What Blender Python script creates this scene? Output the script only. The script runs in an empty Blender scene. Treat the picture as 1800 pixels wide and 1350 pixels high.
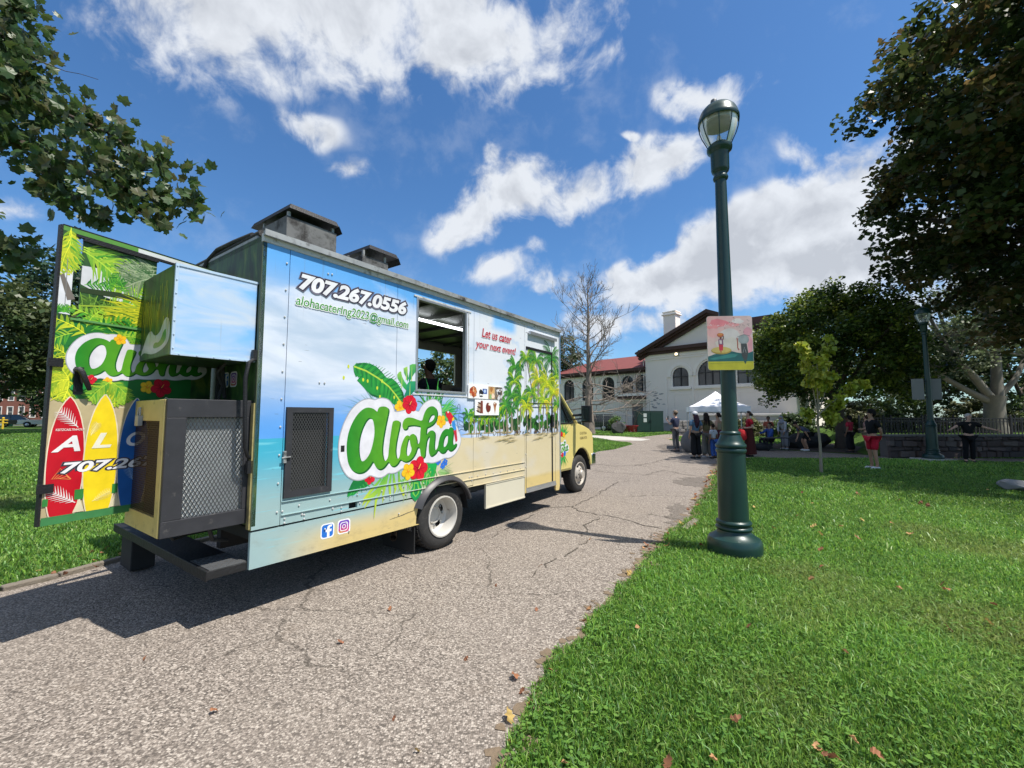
import bpy, bmesh, math, random
import numpy as np
from mathutils import Vector, Matrix, Euler
from mathutils.geometry import tessellate_polygon
R = math.radians
scene = bpy.context.scene
COL = scene.collection
random.seed(7)
rng = np.random.default_rng(11)

# ------------------------------------------------------------------ camera
cam_data = bpy.data.cameras.new('camera')
cam_data.sensor_width = 36.0
cam_data.lens = 36.0 * 745.0 / 1800.0
cam_data.clip_start = 0.05
cam_data.clip_end = 2000
cam = bpy.data.objects.new('camera', cam_data)
COL.objects.link(cam)
cam.location = (0, 0, 1.6)
cam.rotation_euler = (R(90 + 4.25), 0, 0)
scene.camera = cam

# ------------------------------------------------------------------ view transform
scene.view_settings.view_transform = 'Standard'
scene.view_settings.look = 'None'
scene.view_settings.exposure = 0.56
scene.view_settings.gamma = 1.0
scene.view_settings.use_curve_mapping = False

# ------------------------------------------------------------------ sun
SUN = Vector((0.46, -0.23, 1.0)).normalized()
sun_data = bpy.data.lights.new('sun', 'SUN')
sun_data.energy = 4.9
sun_data.angle = R(0.55)
sun_data.color = (1.0, 0.95, 0.87)
sun = bpy.data.objects.new('sun', sun_data)
COL.objects.link(sun)
sun.rotation_euler = SUN.to_track_quat('Z', 'Y').to_euler()
sun.location = SUN * 60

# ------------------------------------------------------------------ world: sky and clouds
world = bpy.data.worlds.new('World')
scene.world = world
world.use_nodes = True
wn, wl = world.node_tree.nodes, world.node_tree.links
wn.clear()
SKY_STRENGTH = 0.112
out = wn.new('ShaderNodeOutputWorld')
bg = wn.new('ShaderNodeBackground')
bg.inputs['Strength'].default_value = SKY_STRENGTH
wl.new(bg.outputs[0], out.inputs[0])
sky = wn.new('ShaderNodeTexSky')
sky.sky_type = 'NISHITA'
sky.sun_disc = False
sky.sun_elevation = math.asin(SUN.z)
sky.sun_rotation = math.atan2(SUN.x, SUN.y)
sky.air_density = 1.0
sky.dust_density = 0.6
sky.ozone_density = 2.5
hs = wn.new('ShaderNodeHueSaturation')
hs.inputs['Saturation'].default_value = 1.12
hs.inputs['Value'].default_value = 0.80
wl.new(sky.outputs[0], hs.inputs['Color'])
tint = wn.new('ShaderNodeMix'); tint.data_type = 'RGBA'; tint.blend_type = 'MULTIPLY'; tint.inputs[0].default_value = 1.0
wl.new(hs.outputs[0], tint.inputs[6]); tint.inputs[7].default_value = (0.80, 1.06, 1.24, 1)

def wmath(op, a, b=None, c=None, clamp=False):
    n = wn.new('ShaderNodeMath'); n.operation = op; n.use_clamp = clamp
    for i, v in enumerate((a, b, c)):
        if v is None: continue
        if isinstance(v, (int, float)): n.inputs[i].default_value = v
        else: wl.new(v, n.inputs[i])
    return n.outputs[0]
def wvec(op, a, b=None):
    n = wn.new('ShaderNodeVectorMath'); n.operation = op
    for i, v in enumerate((a, b)):
        if v is None: continue
        if isinstance(v, (tuple, Vector)): n.inputs[i].default_value = v
        else: wl.new(v, n.inputs[i])
    return n
def wsmooth(v, lo, hi):
    n = wn.new('ShaderNodeMapRange'); n.interpolation_type = 'SMOOTHSTEP'
    wl.new(v, n.inputs[0]); n.inputs[1].default_value = lo; n.inputs[2].default_value = hi
    return n.outputs[0]
geo = wn.new('ShaderNodeNewGeometry')
view_dir = wvec('SCALE', geo.outputs['Incoming'])
view_dir.inputs[3].default_value = -1.0
dirv = view_dir.outputs[0]
def wnoise(vec, scale, detail, rough, offset=(0, 0, 0), dist=0.0):
    m = wvec('ADD', vec, offset)
    n = wn.new('ShaderNodeTexNoise')
    n.inputs['Scale'].default_value = scale; n.inputs['Detail'].default_value = detail
    n.inputs['Roughness'].default_value = rough; n.inputs['Distortion'].default_value = dist
    wl.new(m.outputs[0], n.inputs['Vector'])
    return n
# bend the directions so that cloud outlines billow
warp = wnoise(dirv, 5.0, 3, 0.55, (3.1, 0.2, 1.7))
wsub = wvec('SUBTRACT', warp.outputs['Color'], (0.5, 0.5, 0.5))
wsc = wvec('SCALE', wsub.outputs[0]); wsc.inputs[3].default_value = 0.10
wdir = wvec('ADD', dirv, wsc.outputs[0]).outputs[0]
f1 = wnoise(wdir, 8.0, 12, 0.60).outputs[0]
f2 = wnoise(wdir, 8.0, 5, 0.58, (0.012, -0.012, 0.026)).outputs[0]
fine = wnoise(wdir, 30.0, 6, 0.6, (7, 1, 2)).outputs[0]
CP = math.cos(R(4.25)); SP = math.sin(R(4.25))
# each cloud: direction of its centre, direction of its long axis, half width, half height (radians), weight
CLOUDS = [
 (-0.270, 0.668, 0.694, 0.962, 0.155, 0.224, 0.468, 0.146, 1.05), (-0.452, 0.629, 0.632, 0.795, 0.606, -0.034, 0.183, 0.116, 0.85),
 (-0.041, 0.721, 0.691, 0.988, -0.076, 0.138, 0.321, 0.119, 0.85), (-0.495, 0.627, 0.601, 0.022, 0.701, -0.713, 0.146, 0.073, 0.55),
 (0.069, 0.748, 0.660, 0.940, -0.270, 0.207, 0.216, 0.072, 0.55), (-0.444, 0.677, 0.587, 0.894, 0.384, 0.232, 0.182, 0.059, 0.55),
 (-0.209, 0.733, 0.647, 0.978, 0.157, 0.138, 0.311, 0.064, 0.60), (-0.377, 0.754, 0.539, 0.891, 0.454, -0.011, 0.095, 0.043, 0.55),
 (0.365, 0.725, 0.585, 0.924, -0.358, -0.134, 0.132, 0.050, 0.90), (0.172, 0.732, 0.659, 0.985, -0.128, -0.115, 0.056, 0.037, 0.50),
 (-0.087, 0.899, 0.429, 0.905, -0.109, 0.412, 0.135, 0.081, 1.00), (0.018, 0.883, 0.469, 0.990, -0.081, 0.114, 0.166, 0.091, 1.05),
 (0.134, 0.874, 0.467, 0.939, -0.262, 0.221, 0.148, 0.049, 0.90), (0.286, 0.819, 0.497, 0.899, -0.409, 0.155, 0.147, 0.068, 1.05),
 (0.060, 0.856, 0.514, 0.467, -0.479, 0.744, 0.055, 0.042, 0.60), (-0.038, 0.846, 0.532, 0.369, -0.483, 0.794, 0.048, 0.029, 0.50),
 (0.235, 0.805, 0.545, 0.972, -0.195, -0.132, 0.034, 0.015, 0.60), (-0.039, 0.943, 0.330, 0.990, -0.009, 0.142, 0.098, 0.042, 0.55),
 (0.045, 0.930, 0.365, 0.900, -0.196, 0.389, 0.045, 0.028, 0.45), (-0.326, 0.810, 0.486, 0.944, 0.254, 0.210, 0.067, 0.028, 0.42),
 (0.547, 0.750, 0.372, 0.695, -0.654, 0.298, 0.190, 0.110, 1.50), (0.448, 0.834, 0.323, 0.784, -0.540, 0.307, 0.263, 0.112, 1.55),
 (0.332, 0.897, 0.292, 0.895, -0.397, 0.202, 0.191, 0.086, 1.40), (0.579, 0.765, 0.282, 0.813, -0.568, -0.128, 0.313, 0.105, 1.60),
 (0.276, 0.917, 0.289, 0.953, -0.299, 0.039, 0.136, 0.064, 1.20), (0.549, 0.803, 0.230, 0.832, -0.551, -0.064, 0.267, 0.067, 0.80),
 (0.524, 0.719, 0.457, 0.719, -0.084, -0.690, 0.082, 0.044, 0.70), (0.117, 0.951, 0.286, 0.953, -0.027, -0.301, 0.176, 0.060, 0.60),
 (0.233, 0.952, 0.200, 0.971, -0.238, 0.002, 0.262, 0.059, 0.70), (0.398, 0.882, 0.253, 0.762, -0.164, -0.627, 0.146, 0.049, 0.50),
 (-0.742, 0.600, 0.299, 0.671, 0.664, 0.331, 0.056, 0.027, 0.50), (-0.635, 0.545, 0.548, 0.101, 0.761, -0.641, 0.063, 0.028, 0.30),
 (0.723, 0.659, 0.208, 0.663, -0.746, 0.063, 0.244, 0.122, 0.90), (-0.644, 0.754, 0.133, 0.624, 0.417, 0.661, 0.221, 0.062, 0.50)]
dens = None; low = None
for (c0, c1, c2, t0, t1, t2, half_w, half_h, wgt) in CLOUDS:
    c = Vector((c0, c1, c2)).normalized(); t = Vector((t0, t1, t2)); t = (t - c * t.dot(c)).normalized(); u = t.cross(c).normalized()
    mt = Matrix((t, c, u)).transposed()
    mp = wn.new('ShaderNodeMapping'); mp.vector_type = 'TEXTURE'
    wl.new(wdir, mp.inputs[0])
    mp.inputs[1].default_value = c
    mp.inputs[2].default_value = mt.to_euler('XYZ')
    mp.inputs[3].default_value = (half_w, 1.0, half_h)
    ln = wvec('LENGTH', mp.outputs[0]).outputs['Value']
    b = wmath('MULTIPLY', wmath('SUBTRACT', 1.0, ln, clamp=True), wgt)
    dens = b if dens is None else wmath('SMOOTH_MAX', dens, b, 0.12)
# scattered fair-weather clouds over the unseen sky, cover raised to brighten shaded walls
fwd = wvec('DOT_PRODUCT', dirv, (0.0, CP, SP)).outputs['Value']
away = wsmooth(wmath('MULTIPLY', fwd, -1.0), -0.62, -0.35)
big = wnoise(wdir, 2.3, 3, 0.5, (5, 9, 1)).outputs[0]
dens = wmath('MAXIMUM', dens, wmath('MULTIPLY', wmath('MULTIPLY', wmath('SUBTRACT', big, 0.41, clamp=True), 4.2), away))
body = wmath('ADD', dens, wmath('MULTIPLY', wmath('SUBTRACT', f1, 0.5), 2.5))
body = wmath('ADD', body, wmath('MULTIPLY', wmath('SUBTRACT', fine, 0.5), 0.42))
cover = wsmooth(body, 0.10, 0.72)
cover = wmath('MULTIPLY', cover, wsmooth(dens, 0.02, 0.30))
edge = wmath('MULTIPLY', wmath('SUBTRACT', f1, f2), 1.5)
thick = wsmooth(body, 0.55, 1.5)
shade = wmath('ADD', wmath('SUBTRACT', 0.95, wmath('MULTIPLY', thick, 0.26)), edge)
shade = wmath('ADD', shade, wmath('MULTIPLY', wmath('SUBTRACT', fine, 0.5), 0.10))
shade = wmath('MINIMUM', wmath('MAXIMUM', shade, 0.66), 1.02)
ccol = wn.new('ShaderNodeMix'); ccol.data_type = 'RGBA'
wl.new(shade, ccol.inputs[0]); ccol.clamp_factor = True
CB = 0.63 / SKY_STRENGTH
ccol.inputs[6].default_value = (0.10 * CB, 0.125 * CB, 0.19 * CB, 1)
ccol.inputs[7].default_value = (0.90 * CB, 0.94 * CB, 1.0 * CB, 1)
mixw = wn.new('ShaderNodeMix'); mixw.data_type = 'RGBA'
wl.new(wmath('MULTIPLY', cover, 0.96), mixw.inputs[0])
wl.new(tint.outputs[2], mixw.inputs[6]); wl.new(ccol.outputs[2], mixw.inputs[7])
wl.new(mixw.outputs[2], bg.inputs['Color'])

# ------------------------------------------------------------------ materials
def new_mat(name):
    m = bpy.data.materials.new(name); m.use_nodes = True
    nt = m.node_tree
    return m, nt.nodes, nt.links, nt.nodes['Principled BSDF']
def setin(b, **k):
    for key, v in k.items():
        b.inputs[key].default_value = v
MATS = {}
def mat(name, col, rough=0.6, metal=0.0, var=0.12, scale=6.0, bump=0.0, bscale=60.0, spec=0.4, dirt=None, coat=0.0, emit=None):
    """painted / plain surface with fine irregular tone and optional bump and dirt"""
    if name in MATS: return MATS[name]
    m, n, l, b = new_mat(name)
    tc = n.new('ShaderNodeTexCoord')
    nz = n.new('ShaderNodeTexNoise'); nz.inputs['Scale'].default_value = scale; nz.inputs['Detail'].default_value = 6
    l.new(tc.outputs['Object'], nz.inputs['Vector'])
    mx = n.new('ShaderNodeMix'); mx.data_type = 'RGBA'
    l.new(nz.outputs[0], mx.inputs[0])
    mx.inputs[6].default_value = (*[c * (1 - var) for c in col], 1)
    mx.inputs[7].default_value = (*[min(1, c * (1 + var)) for c in col], 1)
    last = mx.outputs[2]
    if dirt:
        dn = n.new('ShaderNodeTexNoise'); dn.inputs['Scale'].default_value = dirt[1]; dn.inputs['Detail'].default_value = 8; dn.inputs['Roughness'].default_value = 0.7
        l.new(tc.outputs['Object'], dn.inputs['Vector'])
        rp = n.new('ShaderNodeMapRange'); rp.inputs[1].default_value = dirt[2]; rp.inputs[2].default_value = dirt[2] + 0.16
        l.new(dn.outputs[0], rp.inputs[0])
        m2 = n.new('ShaderNodeMix'); m2.data_type = 'RGBA'
        l.new(rp.outputs[0], m2.inputs[0]); l.new(last, m2.inputs[6]); m2.inputs[7].default_value = (*dirt[0], 1)
        last = m2.outputs[2]
    l.new(last, b.inputs['Base Color'])
    setin(b, Roughness=rough, Metallic=metal)
    b.inputs['Specular IOR Level'].default_value = spec
    if coat: b.inputs['Coat Weight'].default_value = coat
    if bump:
        bn = n.new('ShaderNodeTexNoise'); bn.inputs['Scale'].default_value = bscale; bn.inputs['Detail'].default_value = 5
        l.new(tc.outputs['Object'], bn.inputs['Vector'])
        bp = n.new('ShaderNodeBump'); bp.inputs['Strength'].default_value = bump; bp.inputs['Distance'].default_value = 0.02
        l.new(bn.outputs[0], bp.inputs['Height']); l.new(bp.outputs[0], b.inputs['Normal'])
    if emit:
        b.inputs['Emission Color'].default_value = (*emit[0], 1); b.inputs['Emission Strength'].default_value = emit[1]
    MATS[name] = m
    return m
def vcol_mat(name, rough=0.5, spec=0.3, trans=0.0, noise=0.0):
    """colour comes from the mesh's own colour attribute (leaves, prints)"""
    if name in MATS: return MATS[name]
    m, n, l, b = new_mat(name)
    at = n.new('ShaderNodeAttribute'); at.attribute_name = 'Col'
    src = at.outputs['Color']
    if noise:
        tc = n.new('ShaderNodeTexCoord')
        nz = n.new('ShaderNodeTexNoise'); nz.inputs['Scale'].default_value = noise; nz.inputs['Detail'].default_value = 6
        l.new(tc.outputs['Object'], nz.inputs['Vector'])
        mr = n.new('ShaderNodeMapRange'); mr.inputs[1].default_value = 0.3; mr.inputs[2].default_value = 0.7; mr.inputs[3].default_value = 0.84; mr.inputs[4].default_value = 1.06
        l.new(nz.outputs[0], mr.inputs[0])
        vm = n.new('ShaderNodeVectorMath'); vm.operation = 'SCALE'
        l.new(src, vm.inputs[0]); l.new(mr.outputs[0], vm.inputs[3]); src = vm.outputs[0]
    l.new(src, b.inputs['Base Color'])
    setin(b, Roughness=rough); b.inputs['Specular IOR Level'].default_value = spec
    if trans:
        tr = n.new('ShaderNodeBsdfTranslucent'); hv = n.new('ShaderNodeHueSaturation')
        hv.inputs['Value'].default_value = 1.5; hv.inputs['Hue'].default_value = 0.485
        l.new(at.outputs['Color'], hv.inputs['Color']); l.new(hv.outputs[0], tr.inputs[0])
        ms = n.new('ShaderNodeMixShader'); ms.inputs[0].default_value = trans
        l.new(b.outputs[0], ms.inputs[1]); l.new(tr.outputs[0], ms.inputs[2])
        l.new(ms.outputs[0], n['Material Output'].inputs[0])
    MATS[name] = m
    return m
def glass_mat(name, col=(0.02, 0.025, 0.03), rough=0.05, alpha=None):
    if name in MATS: return MATS[name]
    m, n, l, b = new_mat(name)
    setin(b, Roughness=rough); b.inputs['Base Color'].default_value = (*col, 1)
    b.inputs['Specular IOR Level'].default_value = 0.8
    if alpha is not None:
        tr = n.new('ShaderNodeBsdfTransparent'); tr.inputs[0].default_value = (0.93, 0.95, 0.94, 1)
        fr = n.new('ShaderNodeFresnel'); fr.inputs[0].default_value = 1.45
        ad = n.new('ShaderNodeMath'); ad.operation = 'ADD'; ad.inputs[1].default_value = alpha; ad.use_clamp = True
        l.new(fr.outputs[0], ad.inputs[0])
        ms = n.new('ShaderNodeMixShader')
        l.new(ad.outputs[0], ms.inputs[0]); l.new(tr.outputs[0], ms.inputs[1]); l.new(b.outputs[0], ms.inputs[2])
        l.new(ms.outputs[0], n['Material Output'].inputs[0])
    MATS[name] = m
    return m

# ------------------------------------------------------------------ mesh helpers
def props(o, label=None, cat=None, group=None, kind=None):
    if label: o['label'] = label
    if cat: o['category'] = cat
    if group: o['group'] = group
    if kind: o['kind'] = kind
    return o
def thing(name, label, cat, loc=(0, 0, 0), rz=0.0, group=None):
    o = bpy.data.objects.new(name, None); COL.objects.link(o)
    o.empty_display_size = 0.3
    o.location = loc; o.rotation_euler = (0, 0, rz)
    return props(o, label, cat, group)
def link(name, me, m=None, parent=None, **k):
    o = bpy.data.objects.new(name, me); COL.objects.link(o)
    if m is not None:
        me.materials.clear()
        for q in (m if isinstance(m, (list, tuple)) else [m]): me.materials.append(q)
    if parent is not None: o.parent = parent
    return props(o, **k)
class MB:
    """collects shapes and links them as ONE mesh object"""
    def __init__(s): s.v = []; s.f = []; s.c = []; s.mi = []; s.sm = []
    def add(s, vs, fs, col=None, mi=0, smooth=False):
        k = len(s.v)
        s.v += [tuple(p) for p in vs]
        s.f += [tuple(i + k for i in f) for f in fs]
        if col is None: col = (1, 1, 1)
        if isinstance(col[0], (int, float)): s.c += [col] * len(vs)
        else: s.c += list(col)
        s.mi += [mi] * len(fs); s.sm += [smooth] * len(fs)
        return s
    def box(s, x0, x1, y0, y1, z0, z1, col=None, mi=0):
        return s.add([(x0, y0, z0), (x1, y0, z0), (x1, y1, z0), (x0, y1, z0), (x0, y0, z1), (x1, y0, z1), (x1, y1, z1), (x0, y1, z1)],
                     [(0, 3, 2, 1), (4, 5, 6, 7), (0, 1, 5, 4), (1, 2, 6, 5), (2, 3, 7, 6), (3, 0, 4, 7)], col, mi)
    def bar(s, a, b, w, h=None, up=(0, 0, 1), col=None, mi=0):
        a, b = Vector(a), Vector(b); d = (b - a).normalized(); up = Vector(up)
        if abs(d.dot(up)) > 0.98: up = Vector((1, 0, 0))
        sd = d.cross(up).normalized() * w / 2; u = sd.cross(d).normalized() * (h or w) / 2
        vs = [p + i * sd + j * u for p in (a, b) for i, j in ((-1, -1), (1, -1), (1, 1), (-1, 1))]
        return s.add(vs, [(0, 1, 2, 3), (7, 6, 5, 4), (0, 4, 5, 1), (1, 5, 6, 2), (2, 6, 7, 3), (3, 7, 4, 0)], col, mi)
    def tube(s, pts, radii, n=8, col=None, mi=0, cap=True, smooth=True):
        pts = [Vector(p) for p in pts]
        if isinstance(radii, (int, float)): radii = [radii] * len(pts)
        vs, fs = [], []; prev = None
        for i, p in enumerate(pts):
            d = (pts[min(i + 1, len(pts) - 1)] - pts[max(i - 1, 0)])
            d = d.normalized() if d.length > 1e-9 else Vector((0, 0, 1))
            if prev is None:
                x = d.orthogonal().normalized()
            else:
                x = (prev - d * prev.dot(d))
                x = x.normalized() if x.length > 1e-6 else d.orthogonal().normalized()
            prev = x; y = d.cross(x)
            for k in range(n):
                a = 2 * math.pi * k / n
                vs.append(p + (x * math.cos(a) + y * math.sin(a)) * radii[i])
        for i in range(len(pts) - 1):
            for k in range(n):
                fs.append((i * n + k, i * n + (k + 1) % n, (i + 1) * n + (k + 1) % n, (i + 1) * n + k))
        if cap:
            fs.append(tuple(range(n - 1, -1, -1))); fs.append(tuple((len(pts) - 1) * n + k for k in range(n)))
        return s.add(vs, fs, col, mi, smooth)
    def lathe(s, prof, n=24, origin=(0, 0, 0), axis=(0, 0, 1), col=None, mi=0, smooth=True):
        ax = Vector(axis).normalized(); x = ax.orthogonal().normalized(); y = ax.cross(x); o = Vector(origin)
        vs, fs = [], []
        for (r, h) in prof:
            for k in range(n):
                a = 2 * math.pi * k / n
                vs.append(o + ax * h + (x * math.cos(a) + y * math.sin(a)) * max(r, 1e-4))
        for i in range(len(prof) - 1):
            for k in range(n):
                fs.append((i * n + k, i * n + (k + 1) % n, (i + 1) * n + (k + 1) % n, (i + 1) * n + k))
        return s.add(vs, fs, col, mi, smooth)
    def ball(s, c, r, n=12, m=8, col=None, mi=0):
        r = (r, r, r) if isinstance(r, (int, float)) else r
        vs, fs = [], []
        for i in range(m + 1):
            t = math.pi * i / m
            for k in range(n):
                a = 2 * math.pi * k / n
                vs.append((c[0] + r[0] * math.sin(t) * math.cos(a), c[1] + r[1] * math.sin(t) * math.sin(a), c[2] + r[2] * math.cos(t)))
        for i in range(m):
            for k in range(n):
                fs.append((i * n + k, (i + 1) * n + k, (i + 1) * n + (k + 1) % n, i * n + (k + 1) % n))
        return s.add(vs, fs, col, mi, True)
    def plate(s, loops, th, frame, col=None, mi=0, side_col=None):
        """flat sheet with holes: loops[0] outline, others holes; frame(u,v,h) -> point; front at h=0, back at h=-th"""
        tri = tessellate_polygon([[Vector((p[0], p[1], 0)) for p in lp] for lp in loops])
        flat = [p for lp in loops for p in lp]; n = len(flat)
        o, dx, dy, dn = frame(0, 0, 0), frame(1, 0, 0), frame(0, 1, 0), frame(0, 0, 1)
        hand = (dx - o).cross(dy - o).dot(dn - o) > 0
        fs = []
        for t in tri:
            a, b, c = (Vector(flat[i]) for i in t)
            ccw = (b - a).x * (c - a).y - (b - a).y * (c - a).x > 0
            f = t if ccw == hand else t[::-1]
            fs.append(tuple(f))
            if th: fs.append(tuple(i + n for i in f[::-1]))
        vs = [frame(p[0], p[1], 0) for p in flat]
        if th:
            vs += [frame(p[0], p[1], -th) for p in flat]
            k = 0
            for lp in loops:
                m_ = len(lp)
                for i in range(m_): fs.append((k + i, k + (i + 1) % m_, n + k + (i + 1) % m_, n + k + i))
                k += m_
        return s.add(vs, fs, col, mi)
    def build(s, name, m=None, parent=None, bevel=0.0, seg=2, sharp=40, label=None, kind=None, loc=None, recalc=True, **k):
        me = bpy.data.meshes.new(name)
        me.from_pydata([tuple(v) for v in s.v], [], s.f)
        me.polygons.foreach_set('use_smooth', s.sm)
        me.polygons.foreach_set('material_index', s.mi)
        if any(c != (1, 1, 1) for c in s.c):
            at = me.color_attributes.new('Col', 'FLOAT_COLOR', 'POINT')
            at.data.foreach_set('color', np.array([(*c[:3], 1.0) for c in s.c], np.float32).ravel())
        if recalc and len(s.v) < 40000:
            bm = bmesh.new(); bm.from_mesh(me); bmesh.ops.recalc_face_normals(bm, faces=bm.faces); bm.to_mesh(me); bm.free()
        if any(s.sm): me.set_sharp_from_angle(angle=R(sharp))
        me.update()
        o = link(name, me, m, parent, label=label, kind=kind, **k)
        if loc: o.location = loc
        if bevel:
            b = o.modifiers.new('bevel', 'BEVEL'); b.width = bevel; b.segments = seg; b.limit_method = 'ANGLE'; b.angle_limit = R(35)
        return o
def plane_frame(o, u, v, n):
    o, u, v, n = Vector(o), Vector(u), Vector(v), Vector(n)
    return lambda a, b, h=0.0: o + u * a + v * b + n * h
def eval_mesh(o):
    dg = bpy.context.evaluated_depsgraph_get(); dg.update()
    return bpy.data.meshes.new_from_object(o.evaluated_get(dg))
def text_mesh(body, shear=0.0, offset=0.0, spacing=1.0):
    cu = bpy.data.curves.new('lettering', 'FONT'); cu.body = body; cu.shear = shear; cu.offset = offset; cu.space_character = spacing; cu.resolution_u = 4
    o = bpy.data.objects.new('lettering', cu); COL.objects.link(o)
    me = eval_mesh(o)
    bpy.data.objects.remove(o); bpy.data.curves.remove(cu)
    v = np.empty(len(me.vertices) * 3); me.vertices.foreach_get('co', v); v = v.reshape(-1, 3)
    f = [tuple(p.vertices) for p in me.polygons]
    bpy.data.meshes.remove(me)
    return v, f
def rot2(v, a):
    c, s_ = math.cos(a), math.sin(a)
    return v[0] * c - v[1] * s_, v[0] * s_ + v[1] * c
class Print:
    """flat print on a surface: every piece lies a hair above the one before"""
    def __init__(s, frame, h0=0.0012, dh=0.00002): s.fr = frame; s.h = h0; s.dh = dh; s.mb = MB()
    def poly(s, pts, col, holes=(), grad=None):
        s.h += s.dh
        loops = [list(pts)] + [list(h) for h in holes]
        flat = [p for l in loops for p in l]
        if grad is not None:                          # grad: function(u, v) -> colour
            col = [grad(*p) for p in flat]
        h = s.h
        s.mb.plate(loops, 0, lambda u, v, hh=0.0: s.fr(u, v, h + hh), col)
    def disc(s, c, r, col, n=14, ry=None, ang=0.0):
        ry = ry or r
        s.poly([(c[0] + rot2((r * math.cos(2 * math.pi * k / n), ry * math.sin(2 * math.pi * k / n)), ang)[0],
                 c[1] + rot2((r * math.cos(2 * math.pi * k / n), ry * math.sin(2 * math.pi * k / n)), ang)[1]) for k in range(n)], col)
    def stroke(s, pts, w, col, col2=None):
        s.h += s.dh
        pts = [Vector(p) for p in pts]; n = len(pts)
        if isinstance(w, (int, float)): w = [w] * n
        vs, cs = [], []
        for i, p in enumerate(pts):
            d = (pts[min(i + 1, n - 1)] - pts[max(i - 1, 0)]); d.normalize()
            q = Vector((-d.y, d.x)) * w[i] / 2
            vs += [s.fr(*(p + q), s.h), s.fr(*(p - q), s.h)]
            t = i / (n - 1); cc = col if col2 is None else tuple(a + (b - a) * t for a, b in zip(col, col2))
            cs += [cc, cc]
        s.mb.add(vs, [(2 * i, 2 * i + 1, 2 * i + 3, 2 * i + 2) for i in range(n - 1)], cs)
    def text(s, body, u0, v0, width, height, col, shear=0.0, weight=0.0, outline=None, tilt=0.0, spacing=1.0):
        v, f = text_mesh(body, shear, weight, spacing)
        lo, hi = v.min(0), v.max(0); sx, sy = width / (hi[0] - lo[0]), height / (hi[1] - lo[1])
        def put(vv, ff, c):
            s.h += s.dh * 4
            P = []
            for x, y, _ in vv:
                a = (x - lo[0]) * sx; b = (y - lo[1]) * sy + a * tilt
                P.append(s.fr(u0 + a, v0 + b, s.h))
            s.mb.add(P, ff, c)
        if outline:
            for off, oc in outline:
                v2, f2 = text_mesh(body, shear, weight + off, spacing); put(v2, f2, oc)
        put(v, f, col)
    def frond(s, base, ang, L, w, col, col2, droop=0.6, n=14, side=(1, -1)):
        """a palm frond: an arched rib with hanging leaflets"""
        pts = []; x, y, a = base[0], base[1], ang
        for i in range(n + 1):
            pts.append((x, y)); x += math.cos(a) * L / n; y += math.sin(a) * L / n
            a += (-droop / n) * (1 if math.cos(ang) >= 0 else -1)
        for i in range(1, n + 1):
            t = i / n; p = pts[i]; d = math.atan2(pts[i][1] - pts[i - 1][1], pts[i][0] - pts[i - 1][0])
            ll = w * math.sin(math.pi * min(1, 0.15 + t * 0.85)) ** 0.6 * random.uniform(0.8, 1.1) + 0.01
            for sd in side:
                aa = d + sd * random.uniform(0.7, 1.15)
                q = (p[0] + math.cos(aa) * ll, p[1] + math.sin(aa) * ll - 0.25 * ll)
                m_ = ((p[0] + q[0]) / 2, (p[1] + q[1]) / 2 + 0.08 * ll)
                k = random.random(); cc = tuple(a_ + (b_ - a_) * k for a_, b_ in zip(col, col2))
                s.stroke([p, m_, q], [L / n * 0.55, L / n * 0.5, 0.001], cc)
        s.stroke(pts, [max(0.004, L * 0.018)] * n + [0.001], tuple(min(1, c * 1.25) for c in col2))
    def hibiscus(s, c, r, kind):
        pal = {'r': ((0.62, 0.01, 0.03), (0.30, 0.0, 0.02)), 'y': ((0.85, 0.50, 0.02), (0.75, 0.22, 0.01)), 'b': ((0.03, 0.16, 0.62), (0.01, 0.06, 0.35))}[kind]
        a0 = random.uniform(0, 1)
        for k in range(5):
            a = a0 + 2 * math.pi * k / 5
            cc = (c[0] + math.cos(a) * r * 0.55, c[1] + math.sin(a) * r * 0.55)
            s.disc(cc, r * 0.52, tuple(x * 0.8 for x in pal[0]), 14, r * 0.46, a)
            s.disc((c[0] + math.cos(a) * r * 0.60, c[1] + math.sin(a) * r * 0.60), r * 0.40, pal[0], 12, r * 0.34, a)
            s.stroke([c, (c[0] + math.cos(a) * r * 0.75, c[1] + math.sin(a) * r * 0.75)], [r * 0.1, r * 0.01], pal[1])
        s.disc(c, r * 0.16, pal[1], 10)
        s.stroke([c, (c[0] + r * 0.25, c[1] + r * 0.4)], [r * 0.06, r * 0.05], (0.9, 0.6, 0.1))
    def build(s, name, parent, rough=0.35, **k):
        return s.mb.build(name, vcol_mat('printed_vinyl_%d' % int(rough * 100), rough, 0.35, 0.0, 9.0), parent, recalc=False, **k)
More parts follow.
